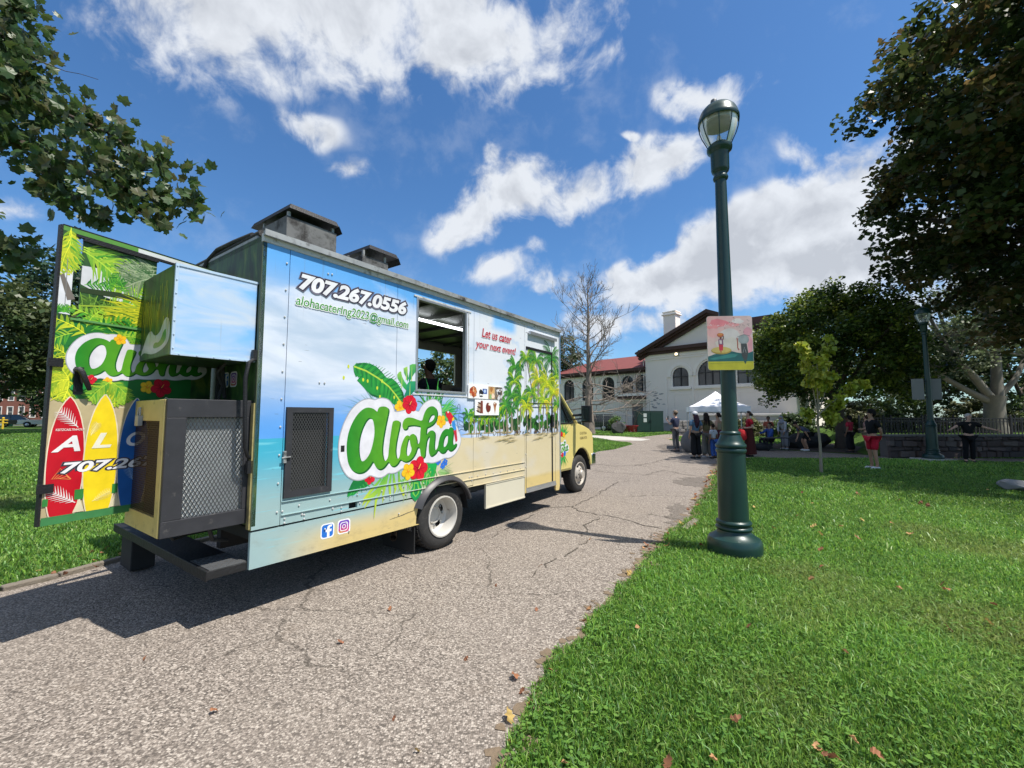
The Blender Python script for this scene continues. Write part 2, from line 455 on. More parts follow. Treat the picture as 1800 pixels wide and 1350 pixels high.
# ------------------------------------------------------------------ ground
def lawn_material():
    m, n, l, b = new_mat('lawn_soil_and_turf')
    tc = n.new('ShaderNodeTexCoord')
    def nz(s, d, r=0.6):
        q = n.new('ShaderNodeTexNoise'); q.inputs['Scale'].default_value = s; q.inputs['Detail'].default_value = d; q.inputs['Roughness'].default_value = r
        l.new(tc.outputs['Object'], q.inputs['Vector']); return q.outputs[0]
    rp = n.new('ShaderNodeValToRGB'); e = rp.color_ramp.elements
    e[0].position = 0.30; e[0].color = (0.022, 0.046, 0.010, 1); e[1].position = 0.74; e[1].color = (0.125, 0.20, 0.040, 1)
    q = e.new(0.52); q.color = (0.062, 0.115, 0.022, 1)
    ad = n.new('ShaderNodeMath'); ad.operation = 'ADD'
    mu = n.new('ShaderNodeMath'); mu.operation = 'MULTIPLY'; mu.inputs[1].default_value = 0.55; l.new(nz(22, 9, 0.75), mu.inputs[0])
    mu2 = n.new('ShaderNodeMath'); mu2.operation = 'MULTIPLY'; mu2.inputs[1].default_value = 0.45; l.new(nz(0.35, 5), mu2.inputs[0])
    l.new(mu.outputs[0], ad.inputs[0]); l.new(mu2.outputs[0], ad.inputs[1]); l.new(ad.outputs[0], rp.inputs[0])
    mr = n.new('ShaderNodeMapRange'); mr.inputs[1].default_value = 0.66; mr.inputs[2].default_value = 0.76; l.new(nz(0.6, 6, 0.7), mr.inputs[0])
    mx = n.new('ShaderNodeMix'); mx.data_type = 'RGBA'; l.new(mr.outputs[0], mx.inputs[0]); l.new(rp.outputs[0], mx.inputs[6]); mx.inputs[7].default_value = (0.13, 0.10, 0.055, 1)
    l.new(mx.outputs[2], b.inputs['Base Color']); setin(b, Roughness=0.9); b.inputs['Specular IOR Level'].default_value = 0.1
    bp = n.new('ShaderNodeBump'); bp.inputs['Strength'].default_value = 0.9; bp.inputs['Distance'].default_value = 0.05; l.new(nz(30, 8, 0.8), bp.inputs['Height']); l.new(bp.outputs[0], b.inputs['Normal'])
    return m
LAWN = lawn_material()
mb = MB(); mb.add([(-420, -60, 0), (420, -60, 0), (420, 600, 0), (-420, 600, 0)], [(0, 1, 2, 3)])
mb.build('lawn', LAWN, kind='structure')

def path_material(name='worn_aggregate', light=1.0, sc=1.0):
    m, n, l, b = new_mat(name)
    tc = n.new('ShaderNodeTexCoord')
    def nz(s, d, r=0.6, dist=0.0):
        q = n.new('ShaderNodeTexNoise'); q.inputs['Scale'].default_value = s; q.inputs['Detail'].default_value = d; q.inputs['Roughness'].default_value = r; q.inputs['Distortion'].default_value = dist
        l.new(tc.outputs['Object'], q.inputs['Vector']); return q
    def mix(f, a, c, mode='MIX'):
        q = n.new('ShaderNodeMix'); q.data_type = 'RGBA'; q.blend_type = mode
        if isinstance(f, float): q.inputs[0].default_value = f
        else: l.new(f, q.inputs[0])
        for i, v in ((6, a), (7, c)):
            if isinstance(v, tuple): q.inputs[i].default_value = (*v, 1)
            else: l.new(v, q.inputs[i])
        return q.outputs[2]
    def rg(v, a, c, lo=0.0, hi=1.0):
        q = n.new('ShaderNodeMapRange'); l.new(v, q.inputs[0]); q.inputs[1].default_value = a; q.inputs[2].default_value = c; q.inputs[3].default_value = lo; q.inputs[4].default_value = hi; return q.outputs[0]
    vo = n.new('ShaderNodeTexVoronoi'); vo.inputs['Scale'].default_value = 92 * sc; l.new(tc.outputs['Object'], vo.inputs['Vector'])
    sepc = n.new('ShaderNodeSeparateColor'); l.new(vo.outputs['Color'], sepc.inputs[0])
    rp = n.new('ShaderNodeValToRGB'); e = rp.color_ramp.elements
    e[0].position = 0.0; e[0].color = (0.10, 0.085, 0.075, 1); e[1].position = 1.0; e[1].color = (0.72, 0.64, 0.56, 1)
    for pos, c in ((0.22, (0.23, 0.195, 0.168)), (0.45, (0.34, 0.29, 0.25)), (0.70, (0.45, 0.385, 0.335))):
        q = e.new(pos); q.color = (*c, 1)
    l.new(sepc.outputs[0], rp.inputs[0])
    c = mix(rg(vo.outputs['Distance'], 0.45, 0.85, 0.0, 0.75), rp.outputs[0], (0.10, 0.085, 0.073))
    c = mix(rg(nz(0.55, 6, 0.62).outputs[0], 0.36, 0.66, 0.0, 0.6), c, mix(0.55, c, (0.40, 0.345, 0.295)))
    c = mix(rg(nz(0.9, 7, 0.7, 0.4).outputs[0], 0.60, 0.74, 0.0, 0.45), c, (0.13, 0.12, 0.11))
    c = mix(rg(nz(2.6, 6, 0.7).outputs[0], 0.58, 0.76, 0.0, 0.4), c, (0.24, 0.185, 0.14))
    # branching cracks
    wv = n.new('ShaderNodeVectorMath'); wv.operation = 'SCALE'; wv.inputs[3].default_value = 0.55; l.new(nz(1.3, 5, 0.65).outputs['Color'], wv.inputs[0])
    av = n.new('ShaderNodeVectorMath'); l.new(tc.outputs['Object'], av.inputs[0]); l.new(wv.outputs[0], av.inputs[1])
    v2 = n.new('ShaderNodeTexVoronoi'); v2.feature = 'DISTANCE_TO_EDGE'; v2.inputs['Scale'].default_value = 0.42; l.new(av.outputs[0], v2.inputs['Vector'])
    lim = rg(nz(0.8, 3).outputs[0], 0.44, 0.60, 0.0, 1.0)
    w = n.new('ShaderNodeMath'); w.operation = 'MULTIPLY'; w.inputs[1].default_value = 0.006; l.new(lim, w.inputs[0])
    lt = n.new('ShaderNodeMath'); lt.operation = 'LESS_THAN'; l.new(v2.outputs['Distance'], lt.inputs[0]); l.new(w.outputs[0], lt.inputs[1])
    cm = n.new('ShaderNodeMath'); cm.operation = 'MULTIPLY'; cm.inputs[1].default_value = 0.5; l.new(lt.outputs[0], cm.inputs[0])
    c = mix(cm.outputs[0], c, (0.045, 0.038, 0.03))
    light = light * 0.66
    if light != 1.0:
        vm = n.new('ShaderNodeVectorMath'); vm.operation = 'SCALE'; vm.inputs[3].default_value = light; l.new(c, vm.inputs[0])
        wm = n.new('ShaderNodeVectorMath'); wm.operation = 'MULTIPLY'; wm.inputs[1].default_value = (0.97, 0.965, 0.945); l.new(vm.outputs[0], wm.inputs[0]); c = wm.outputs[0]
    l.new(c, b.inputs['Base Color']); setin(b, Roughness=0.85); b.inputs['Specular IOR Level'].default_value = 0.2
    hb = n.new('ShaderNodeMath'); hb.operation = 'SUBTRACT'; hb.inputs[0].default_value = 1.0; l.new(vo.outputs['Distance'], hb.inputs[1])
    h2 = n.new('ShaderNodeMath'); h2.operation = 'SUBTRACT'; l.new(hb.outputs[0], h2.inputs[0]); l.new(lt.outputs[0], h2.inputs[1])
    bp = n.new('ShaderNodeBump'); bp.inputs['Strength'].default_value = 0.55; bp.inputs['Distance'].default_value = 0.008; l.new(h2.outputs[0], bp.inputs['Height']); l.new(bp.outputs[0], b.inputs['Normal'])
    return m
PATHM = path_material()
def jag(pts, step=0.12, amp=0.05, seed=1):
    rr = random.Random(seed); o = []
    for (a, b) in zip(pts[:-1], pts[1:]):
        d = math.dist(a, b); k = max(1, int(d / step)); amp_ = amp * (1 + 0.03 * a[1])
        nx, ny = -(b[1] - a[1]) / d, (b[0] - a[0]) / d
        for i in range(k):
            j = rr.gauss(0, amp_) * 0.7 if i else 0
            o.append((a[0] + (b[0] - a[0]) * i / k + nx * j, a[1] + (b[1] - a[1]) * i / k + ny * j))
    o.append(pts[-1]); return o
RIGHT = [(-0.55, -6), (-0.12, 1.2), (-0.05, 2.05), (0.06, 2.32), (0.13, 2.60), (0.22, 2.82), (0.45, 3.14), (0.66, 3.5), (0.92, 3.95), (1.22, 4.41), (1.52, 5.02), (2.07, 5.84), (2.80, 6.79), (3.52, 8.13), (4.69, 10.14), (6.07, 12.78), (7.25, 14.9), (8.3, 15.75), (9.4, 16.1)]
WALK_S = [(9.4, 16.1), (13.4, 15.9), (14.9, 15.2), (18, 14.5), (26, 13.6), (60, 10)]
WALK_N = [(60, 11.5), (26, 15.2), (18, 16.0), (15, 16.4), (14.2, 17.6), (12.0, 20.6), (10.9, 21.3), (10.2, 23.4), (10.4, 26.5), (10.35, 28.2), (12.2, 32.0), (16, 36), (20, 39)]
LEFT_FAR = [(18, 41), (12.5, 35.6), (9.4, 31.4), (8.3, 32.8), (2.0, 40.0), (-6, 50)]
LEFT = [(-9, 48), (0, 37.5), (5.54, 31.96), (6.07, 30.0), (6.55, 26.4), (6.86, 24.76), (6.72, 23.79), (4.84, 20.22), (3.78, 18.95), (3.23, 17.33), (1.2, 14.2), (-1.0, 10.4), (-3.0, 7.2), (-4.32, 4.83), (-4.49, 4.32), (-4.66, 3.99), (-5.6, 2.2), (-8.5, -6)]
RJ = jag(RIGHT, 0.08, 0.042, 3)
PATH_OUT = RJ + jag(WALK_S, .2, .02, 4)[1:] + WALK_N + LEFT_FAR + LEFT
mb = MB(); mb.plate([PATH_OUT], 0.0, plane_frame((0, 0, 0.004), (1, 0, 0), (0, 1, 0), (0, 0, 1))); mb.build('path', PATHM, kind='structure', recalc=False)
# paler concrete walk and bare soil further on
CONC = mat('pale_concrete', (0.42, 0.40, 0.36), 0.85, 0, 0.15, 3, bump=0.3, bscale=80, dirt=((0.20, 0.18, 0.15), 2, 0.6))
mb = MB(); mb.plate([[(5.4, 31.9), (6.1, 29.8), (6.6, 27.6), (8.2, 27.0), (9.3, 28.6), (8.2, 32.6), (1.9, 39.8), (-6, 49.8), (-9, 47.8), (0, 37.4)]], 0, plane_frame((0, 0, .008), (1, 0, 0), (0, 1, 0), (0, 0, 1))); mb.build('concrete_walk', CONC, kind='structure', recalc=False)
mb = MB(); mb.plate([jag([(10.6, 29.2), (13.5, 29.0), (17, 31), (20, 34.5), (19, 37.2), (15.2, 35.2), (12.2, 32.0), (10.6, 29.2)], .4, .12, 9)[:-1]], 0, plane_frame((0, 0, .010), (1, 0, 0), (0, 1, 0), (0, 0, 1))); mb.build('bare_soil', mat('dry_soil', (0.27, 0.19, 0.12), 0.95, 0, 0.25, 4, bump=.5, bscale=30), kind='structure', recalc=False)
SOILD = mat('bark_mulch', (0.055, 0.040, 0.028), 0.95, 0, 0.4, 8, bump=.8, bscale=40)
mb = MB(); mb.plate([jag([(10.9, 21.6), (12.2, 20.9), (14.5, 17.9), (15.2, 16.7), (18.2, 16.2), (18.0, 19), (19.5, 23), (17.5, 25.5), (12.5, 24.5), (10.9, 21.6)], .3, .08, 12)[:-1]], 0, plane_frame((0, 0, .009), (1, 0, 0), (0, 1, 0), (0, 0, 1))); mb.build('mulch_bed', SOILD, kind='structure', recalc=False)
# darker mended patches on the path
PATCH = path_material('mended_asphalt', 0.68, 1.2)
def patch(pts, seed):
    mb = MB(); mb.plate([jag(pts + pts[:1], .08, .07, seed)[:-1]], 0, plane_frame((0, 0, .008), (1, 0, 0), (0, 1, 0), (0, 0, 1))); mb.build('asphalt_patch', PATCH, kind='structure', recalc=False)
patch([(3.85, 10.3), (4.1, 9.6), (4.6, 9.75), (4.75, 10.35), (4.95, 11.2), (4.5, 11.1)], 5)
patch([(2.55, 7.0), (2.3, 6.3), (2.6, 6.55), (2.95, 7.3), (3.1, 7.9), (2.75, 7.6)], 6)
patch([(7.0, 19.0), (9.2, 18.0), (10.0, 19.2), (9.9, 23.0), (8.6, 24.0), (7.4, 22)], 8)
CRACKS = [[(2.32, 12.39), (2.95, 11.91), (3.56, 11.47), (4.44, 12.56), (4.68, 11.61), (5.11, 11.13)] ,[(0.47, 7.47), (0.9, 7.53), (1.09, 7.63), (1.1, 7.27), (1.37, 6.95), (1.66, 6.77), (1.86, 6.4), (2.12, 6.13)] ,[(-0.11, 6.06), (0.02, 6.31), (0.29, 6.87), (0.47, 7.47)] ,[(2.7, 14.11), (3.29, 13.49), (4.08, 13.9), (4.4, 13.1)] ,[(2.58, 10.42), (1.8, 8.83), (1.13, 7.66)] ,[(3.82, 13.49), (4.98, 14.8), (6.16, 16.4)] ,[(4.26, 19.99), (4.72, 18.76), (5.98, 19.15)] ,[(0.19, 4.3), (0.43, 4.77), (0.72, 5.13), (0.97, 5.56)] ,[(1.38, 6.77), (1.12, 6.4), (0.93, 5.76)] ,]
mb = MB(); rk = random.Random(5)
for L_ in CRACKS:
    q = jag(L_, .10, .028, rk.randint(0, 99))
    n = len(q)
    for i in range(n - 1):
        if rk.random() < .06: continue
        a, b = Vector((*q[i], .0095)), Vector((*q[i + 1], .0095)); d = (b - a).normalized(); s_ = Vector((-d.y, d.x, 0)); w0, w1 = rk.uniform(.003, .012) * (1 + .03 * a.y), rk.uniform(.003, .012) * (1 + .03 * a.y)
        mb.add([a + s_ * w0, a - s_ * w0, b - s_ * w1 + d * .01, b + s_ * w1 + d * .01], [(0, 1, 2, 3)])
mb.build('path_cracks', mat('crack_soil', (0.085, 0.072, 0.058), .95, 0, .4, 30), kind='structure', recalc=False)
mb = MB(); re_ = random.Random(8)
for i in range(len(RJ) - 1):
    a, b = Vector((*RJ[i], 0)), Vector((*RJ[i + 1], 0))
    if a.y < 1.0: continue
    d = b - a
    if d.length < 1e-6: continue
    s_ = Vector((-d.y, d.x, 0)).normalized(); 
    for k in range(3):                                   # crumbs of soil and grit along the ragged edge
        c = a.lerp(b, re_.random()) + s_ * (re_.gauss(.0, .045) * (1 + .05 * a.y)); w = re_.uniform(.012, .05) * (1 + .08 * a.y); c.z = .0075 + .0002 * (i % 7) + .00005 * k
        n_ = 7; a0 = re_.uniform(0, 6.28)
        mb.add([c] + [c + Vector((math.cos(a0 + 6.283 * q / n_), math.sin(a0 + 6.283 * q / n_), 0)) * w * re_.uniform(.4, 1.2) for q in range(n_)], [(0, 1 + q, 1 + (q + 1) % n_) for q in range(n_)])
mb.build('edge_soil', mat('edge_soil', (0.16, 0.118, 0.078), .95, 0, .35, 20, bump=.6, bscale=70), kind='structure', recalc=False)
# low kerb stones at the left edge of the path, and at the lamp side
mb = MB(); KP = LEFT[11:17][::-1]
KERB = mat('old_kerb_stone', (0.17, 0.145, 0.115), 0.9, 0, 0.25, 5, bump=.5, bscale=40, dirt=((0.10, 0.09, 0.06), 4, .55))
kerb = thing('kerb', 'low pale stone kerb between the left lawn and the path', 'kerb', (-4.5, 4.3, 0)); kerb['kind'] = 'structure'
K0 = Vector((-4.5, 4.3, 0))
for (a, b) in zip(KP[:-1], KP[1:]):
    d = math.dist(a, b); k = max(1, int(d / 0.9)); 
    for i in range(k):
        p0 = Vector((*a, .02)).lerp(Vector((*b, .02)), (i + .01) / k) - K0; p1 = Vector((*a, .02)).lerp(Vector((*b, .02)), (i + .985) / k) - K0
        q = MB(); q.bar(p0, p1, .09 + random.uniform(-.015, .015), .065 + random.uniform(-.02, .01)); q.build('kerb_stone', KERB, kerb, bevel=.012)
mb = MB(); mb.box(-.05, .05, -.34, .34, -.04, .035); o = mb.build('edging_stone', KERB, bevel=.02, label='short pale kerb stone half buried at the grass edge left of the lamp post', ); o['category'] = 'kerb stone'; o.location = (2.62, 6.35, 0); o.rotation_euler = (0, 0, R(-37))

# raised terrace behind the stone wall
TZ = 0.55
mb = MB(); tl = [(15.4, 16.75), (70, 16.75), (70, 75), (30, 75), (24.5, 40), (21.5, 27), (19.0, 21.5), (16.2, 18.4)]
mb.plate([tl], 0.0, plane_frame((0, 0, TZ), (1, 0, 0), (0, 1, 0), (0, 0, 1)))
n_ = len(tl); 
mb.add([(x, y, TZ) for x, y in tl] + [(x - (1.3 if 0 < i and i > 3 or i == 0 else 0), y + (0.2 if i > 3 else 0), -0.02) for i, (x, y) in enumerate(tl)], [(i, (i + 1) % n_, n_ + (i + 1) % n_, n_ + i) for i in range(n_)])
mb.build('terrace', LAWN, kind='structure', recalc=False)
mb = MB(); mb.plate([[(17.6, 19.0), (70, 18.2), (70, 23.0), (20.4, 23.6)]], 0, plane_frame((0, 0, TZ + .004), (1, 0, 0), (0, 1, 0), (0, 0, 1))); mb.build('terrace_path', CONC, kind='structure', recalc=False)

# ------------------------------------------------------------------ grass
def inside(poly, x, y):
    c = np.zeros(len(x), bool); P = np.array(poly); j = len(P) - 1
    for i in range(len(P)):
        xi, yi = P[i]; xj, yj = P[j]
        k = ((yi > y) != (yj > y)) & (x < (xj - xi) * (y - yi) / ((yj - yi) + 1e-12) + xi); c ^= k; j = i
    return c
class Wave:
    """cheap smooth value noise on the ground"""
    def __init__(s, seed, f):
        r = np.random.default_rng(seed); s.k = r.normal(0, f, (14, 2)); s.p = r.uniform(0, 6.28, 14)
    def __call__(s, x, y):
        return np.sin(np.outer(x, s.k[:, 0]) + np.outer(y, s.k[:, 1]) + s.p).sum(1) / 5.0
W1, W2, W3 = Wave(1, 1.2), Wave(2, 5.0), Wave(3, 0.4)
def in_view(x, y, z=0.0, m=0.34):
    d = y * CP + (z - 1.6) * SP
    return (d > .3) & (np.abs(x) < d * (1.208 + m) + .3)
BL_V, BL_F3, BL_F4, BL_C = [], [], [], []
def blades(x, y, h, w, lean, pal, z0=0.0):
    n = len(x); yaw = rng.uniform(0, 2 * np.pi, n); dirn = rng.uniform(0, 2 * np.pi, n)
    wx, wy = np.cos(yaw) * w / 2, np.sin(yaw) * w / 2; lx, ly = np.cos(dirn) * lean * h, np.sin(dirn) * lean * h
    zz = np.full(n, z0)
    V = np.stack([np.stack([x - wx, y - wy, zz - .005], 1), np.stack([x + wx, y + wy, zz - .005], 1),
                  np.stack([x + lx * .35 + wx * .85, y + ly * .35 + wy * .85, zz + h * .62], 1), np.stack([x + lx * .35 - wx * .85, y + ly * .35 - wy * .85, zz + h * .62], 1),
                  np.stack([x + lx, y + ly, zz + h * (1 - .25 * lean)], 1)], 1)
    k = rng.integers(0, len(pal), n); base = np.array(pal)[k] * rng.uniform(.75, 1.25, (n, 1))
    patchy = np.clip(1 + 0.20 * W1(x, y) + 0.14 * W3(x, y) + .08 * W2(x, y), .5, 1.6)[:, None]; base = base * patchy
    dry = np.clip((W1(x * .55 + 7, y * .55) * .7 + .3 * W2(x * .5, y * .5) - .70) * 1.1, 0, .40)[:, None]; base = base * (1 - dry) + np.array([0.27, 0.25, 0.10]) * dry
    C_ = np.repeat(base[:, None, :], 5, 1); C_[:, 4] *= 1.12
    BL_V.append(V.reshape(-1, 3)); BL_C.append(C_.reshape(-1, 3))
GP = [(0.118, 0.245, 0.034), (0.158, 0.305, 0.042), (0.078, 0.182, 0.032), (0.180, 0.335, 0.052), (0.115, 0.255, 0.060), (0.22, 0.315, 0.08), (0.055, 0.138, 0.028)]
def sow(x0, x1, y0, y1, dens, h, w, lean=(.2, .9), keep=None, z0=0.0, fade=0.0):
    n = int((x1 - x0) * (y1 - y0) * dens); x = rng.uniform(x0, x1, n); y = rng.uniform(y0, y1, n)
    ex = x + .035 * W2(x, y) ; ey = y + .035 * W2(y, x)
    ok = in_view(x, y) & ~inside(PATH_OUT, ex, ey)
    ok &= (rng.uniform(0, 1, n) < np.clip(.74 + .30 * W1(x * 2, y * 2), .2, 1))
    ok &= ~((np.hypot((x - 3.05) / .45, (y - 6.1) / .16) < 1 + .3 * W2(x, y)))      # bare spot behind the lamp post
    if keep is not None: ok &= keep(x, y)
    x, y = x[ok], y[ok]; n = len(x)
    hh = rng.uniform(*h, n) * np.clip(1 + .34 * W1(x, y) + .16 * W2(x, y), .4, 2.0)
    blades(x, y, hh, rng.uniform(*w, n), rng.uniform(*lean, n), GP, z0)
sow(-0.3, 3.6, 1.5, 3.0, 16000, (.020, .052), (.004, .010))
sow(-0.3, 6.0, 1.5, 5.0, 200, (.055, .085), (.006, .010), (.7, 1.3))
sow(0.0, 6.4, 3.0, 5.0, 11000, (.022, .054), (.005, .011))
sow(1.0, 10, 5.0, 9.0, 90, (.06, .10), (.010, .016), (.7, 1.3))
sow(1.0, 9.6, 5.0, 7.6, 5000, (.025, .06), (.007, .013))
sow(2.0, 14, 7.6, 11, 1900, (.035, .075), (.010, .018))
sow(3.5, 20, 11, 16.2, 750, (.035, .075), (.016, .028))
sow(0, 9, 16, 31, 420, (.04, .08), (.02, .04))
sow(4, 32, 30, 44, 110, (.05, .09), (.04, .07), keep=lambda x, y: x < 16)
sow(-11, -3.9, 3.2, 8.5, 2600, (.035, .08), (.009, .016))
sow(-22, -4, 8.5, 17, 420, (.04, .08), (.018, .032), keep=lambda x, y: x < -1.0 - .62 * (y - 8))
sow(-60, -8, 17, 45, 45, (.05, .09), (.04, .08))
sow(11, 24, 24, 40, 60, (.05, .09), (.04, .07), keep=lambda x, y: x < 21 + (y - 27) * .25)
V = np.concatenate(BL_V); C_ = np.concatenate(BL_C); nb = len(V) // 5
me = bpy.data.meshes.new('grass')
idx = np.arange(nb, dtype=np.int32)[:, None] * 5
loops = np.concatenate([idx + np.array([0, 1, 2, 3]), idx + np.array([3, 2, 4])], 1).ravel().astype(np.int32)
me.vertices.add(nb * 5); me.vertices.foreach_set('co', V.astype(np.float32).ravel())
me.loops.add(nb * 7); me.loops.foreach_set('vertex_index', loops)
me.polygons.add(nb * 2)
ls = (np.arange(nb, dtype=np.int32)[:, None] * 7 + np.array([0, 4], np.int32)).ravel()
me.polygons.foreach_set('loop_start', ls)
me.update(calc_edges=True); me.validate()
at = me.color_attributes.new('Col', 'FLOAT_COLOR', 'POINT')
at.data.foreach_set('color', np.concatenate([C_, np.ones((len(C_), 1))], 1).astype(np.float32).ravel())
link('grass', me, vcol_mat('grass_blade', 0.42, 0.30, 0.36), kind='stuff')
print('blades', nb)
# broad-leaved weeds among the grass
mb = MB()
cy = 1.6 + 5.0 * rng.uniform(0, 1, 9000) ** 1.6; cx_ = rng.uniform(-.1, 1.25, 9000) * cy
ok = ~inside(PATH_OUT, cx_, cy) & (W1(cx_ * .8, cy * .8) + .5 * W2(cx_, cy) + rng.normal(0, .5, 9000) > .15)
for x, y in list(zip(cx_[ok], cy[ok]))[:3200]:
    for k in range(random.randint(2, 4)):
        a = random.uniform(0, 6.28); L = random.uniform(.015, .032); z = random.uniform(.02, .05); w = L * random.uniform(.3, .5); c = Vector((x + random.uniform(-.02, .02), y + random.uniform(-.02, .02), z))
        d = Vector((math.cos(a), math.sin(a), random.uniform(-.1, .35))).normalized(); s_ = Vector((-d.y, d.x, 0)).normalized() * w
        col = random.choice([(0.11, 0.23, 0.04), (0.15, 0.28, 0.05), (0.09, 0.19, 0.04)])
        mb.add([c, c + d * L * .5 + s_, c + d * L, c + d * L * .5 - s_], [(0, 1, 2, 3)], col)
mb.build('weeds', vcol_mat('grass_blade'), kind='stuff', recalc=False)

# ------------------------------------------------------------------ fallen leaves, each on its own
def dry_leaf_mesh(seed, col):
    r = random.Random(seed); mb = MB(); L = 0.042; pts = []
    n = 9
    for i in range(n):
        t = i / (n - 1); w = math.sin(math.pi * (.08 + .9 * t)) ** .8 * .017 * (1 + .35 * math.sin(i * 2.3 + seed))
        curl = .012 * math.sin(3 * t + seed) + .006 * r.random()
        pts.append((t * L - L / 2, w, curl + .008 + .006 * r.random(), -w * .9, curl + .006 * r.random()))
    vs = []; cs = []
    for x, w, z1, w2, z2 in pts:
        k = r.uniform(.6, 1.15); vs += [(x, w, z1), (x, 0, (z1 + z2) / 2 - .004), (x, w2, z2)]; cs += [tuple(c * k for c in col)] * 3
    mb.add(vs, [(3 * i + j, 3 * i + j + 1, 3 * i + 4 + j, 3 * i + 3 + j) for i in range(n - 1) for j in (0, 1)], cs, smooth=True)
    o = mb.build('fallen_leaf', vcol_mat('dry_leaf', .7, .2, .15), recalc=False); me = o.data; bpy.data.objects.remove(o); return me
LEAVES = [dry_leaf_mesh(s, c) for s, c in ((1, (0.36, 0.16, 0.08)), (2, (0.30, 0.13, 0.07)), (3, (0.42, 0.23, 0.11)), (4, (0.24, 0.11, 0.06)), (5, (0.44, 0.31, 0.11)))]
def leaf_at(x, y, z, s_, label, group):
    o = bpy.data.objects.new('fallen_leaf', random.choice(LEAVES)); COL.objects.link(o)
    o.location = (x, y, z); o.scale = (s_,) * 3; o.rotation_euler = (random.uniform(-.4, .4), random.uniform(-.4, .4), random.uniform(0, 6.28))
    props(o, label, 'fallen leaf', group)
for i in range(95):                                                   # along the ragged edge of the path
    t = random.random() ** 1.5 * .72 + .07; k = int(t * (len(RJ) - 1)); x, y = RJ[k]
    if y < 1.95: continue
    leaf_at(x + random.gauss(-.045, .06), y + random.gauss(0, .05), .014, random.uniform(.7, 1.5) * (1 + .06 * y), 'dry orange-brown leaf fallen where the path meets the right lawn', 'fallen leaves along the path edge')
n = 0
while n < 44:
    y = 2.0 + 7.0 * random.random() ** 1.5; x = random.uniform(0, y * 1.15)
    if inside(PATH_OUT, np.array([x - .12]), np.array([y]))[0]: continue
    n += 1; leaf_at(x, y, random.uniform(.04, .065), random.uniform(.75, 1.4) * (1 + .06 * y), 'dry curled orange leaf lying on the green right lawn', 'fallen leaves on the right lawn')
for (x, y) in [(-0.62, 2.35), (-0.45, 2.13), (-1.2, 3.1), (-1.0, 3.6), (-0.3, 2.9), (-2.4, 2.9), (-0.15, 4.1), (0.3, 4.6), (-1.6, 2.4), (0.2, 3.6), (1.0, 5.6)]:
    leaf_at(x, y, .012, random.uniform(.5, 1.0), 'small dry orange leaf lying out on the gravelly path', 'fallen leaves on the path')
for i in range(14):
    leaf_at(-4.55 + random.gauss(0, .25), 4.2 + i * .07 + random.gauss(0, .1), .05, random.uniform(.8, 1.5), 'dry brown leaf on the left lawn beside the kerb', 'fallen leaves by the left kerb')
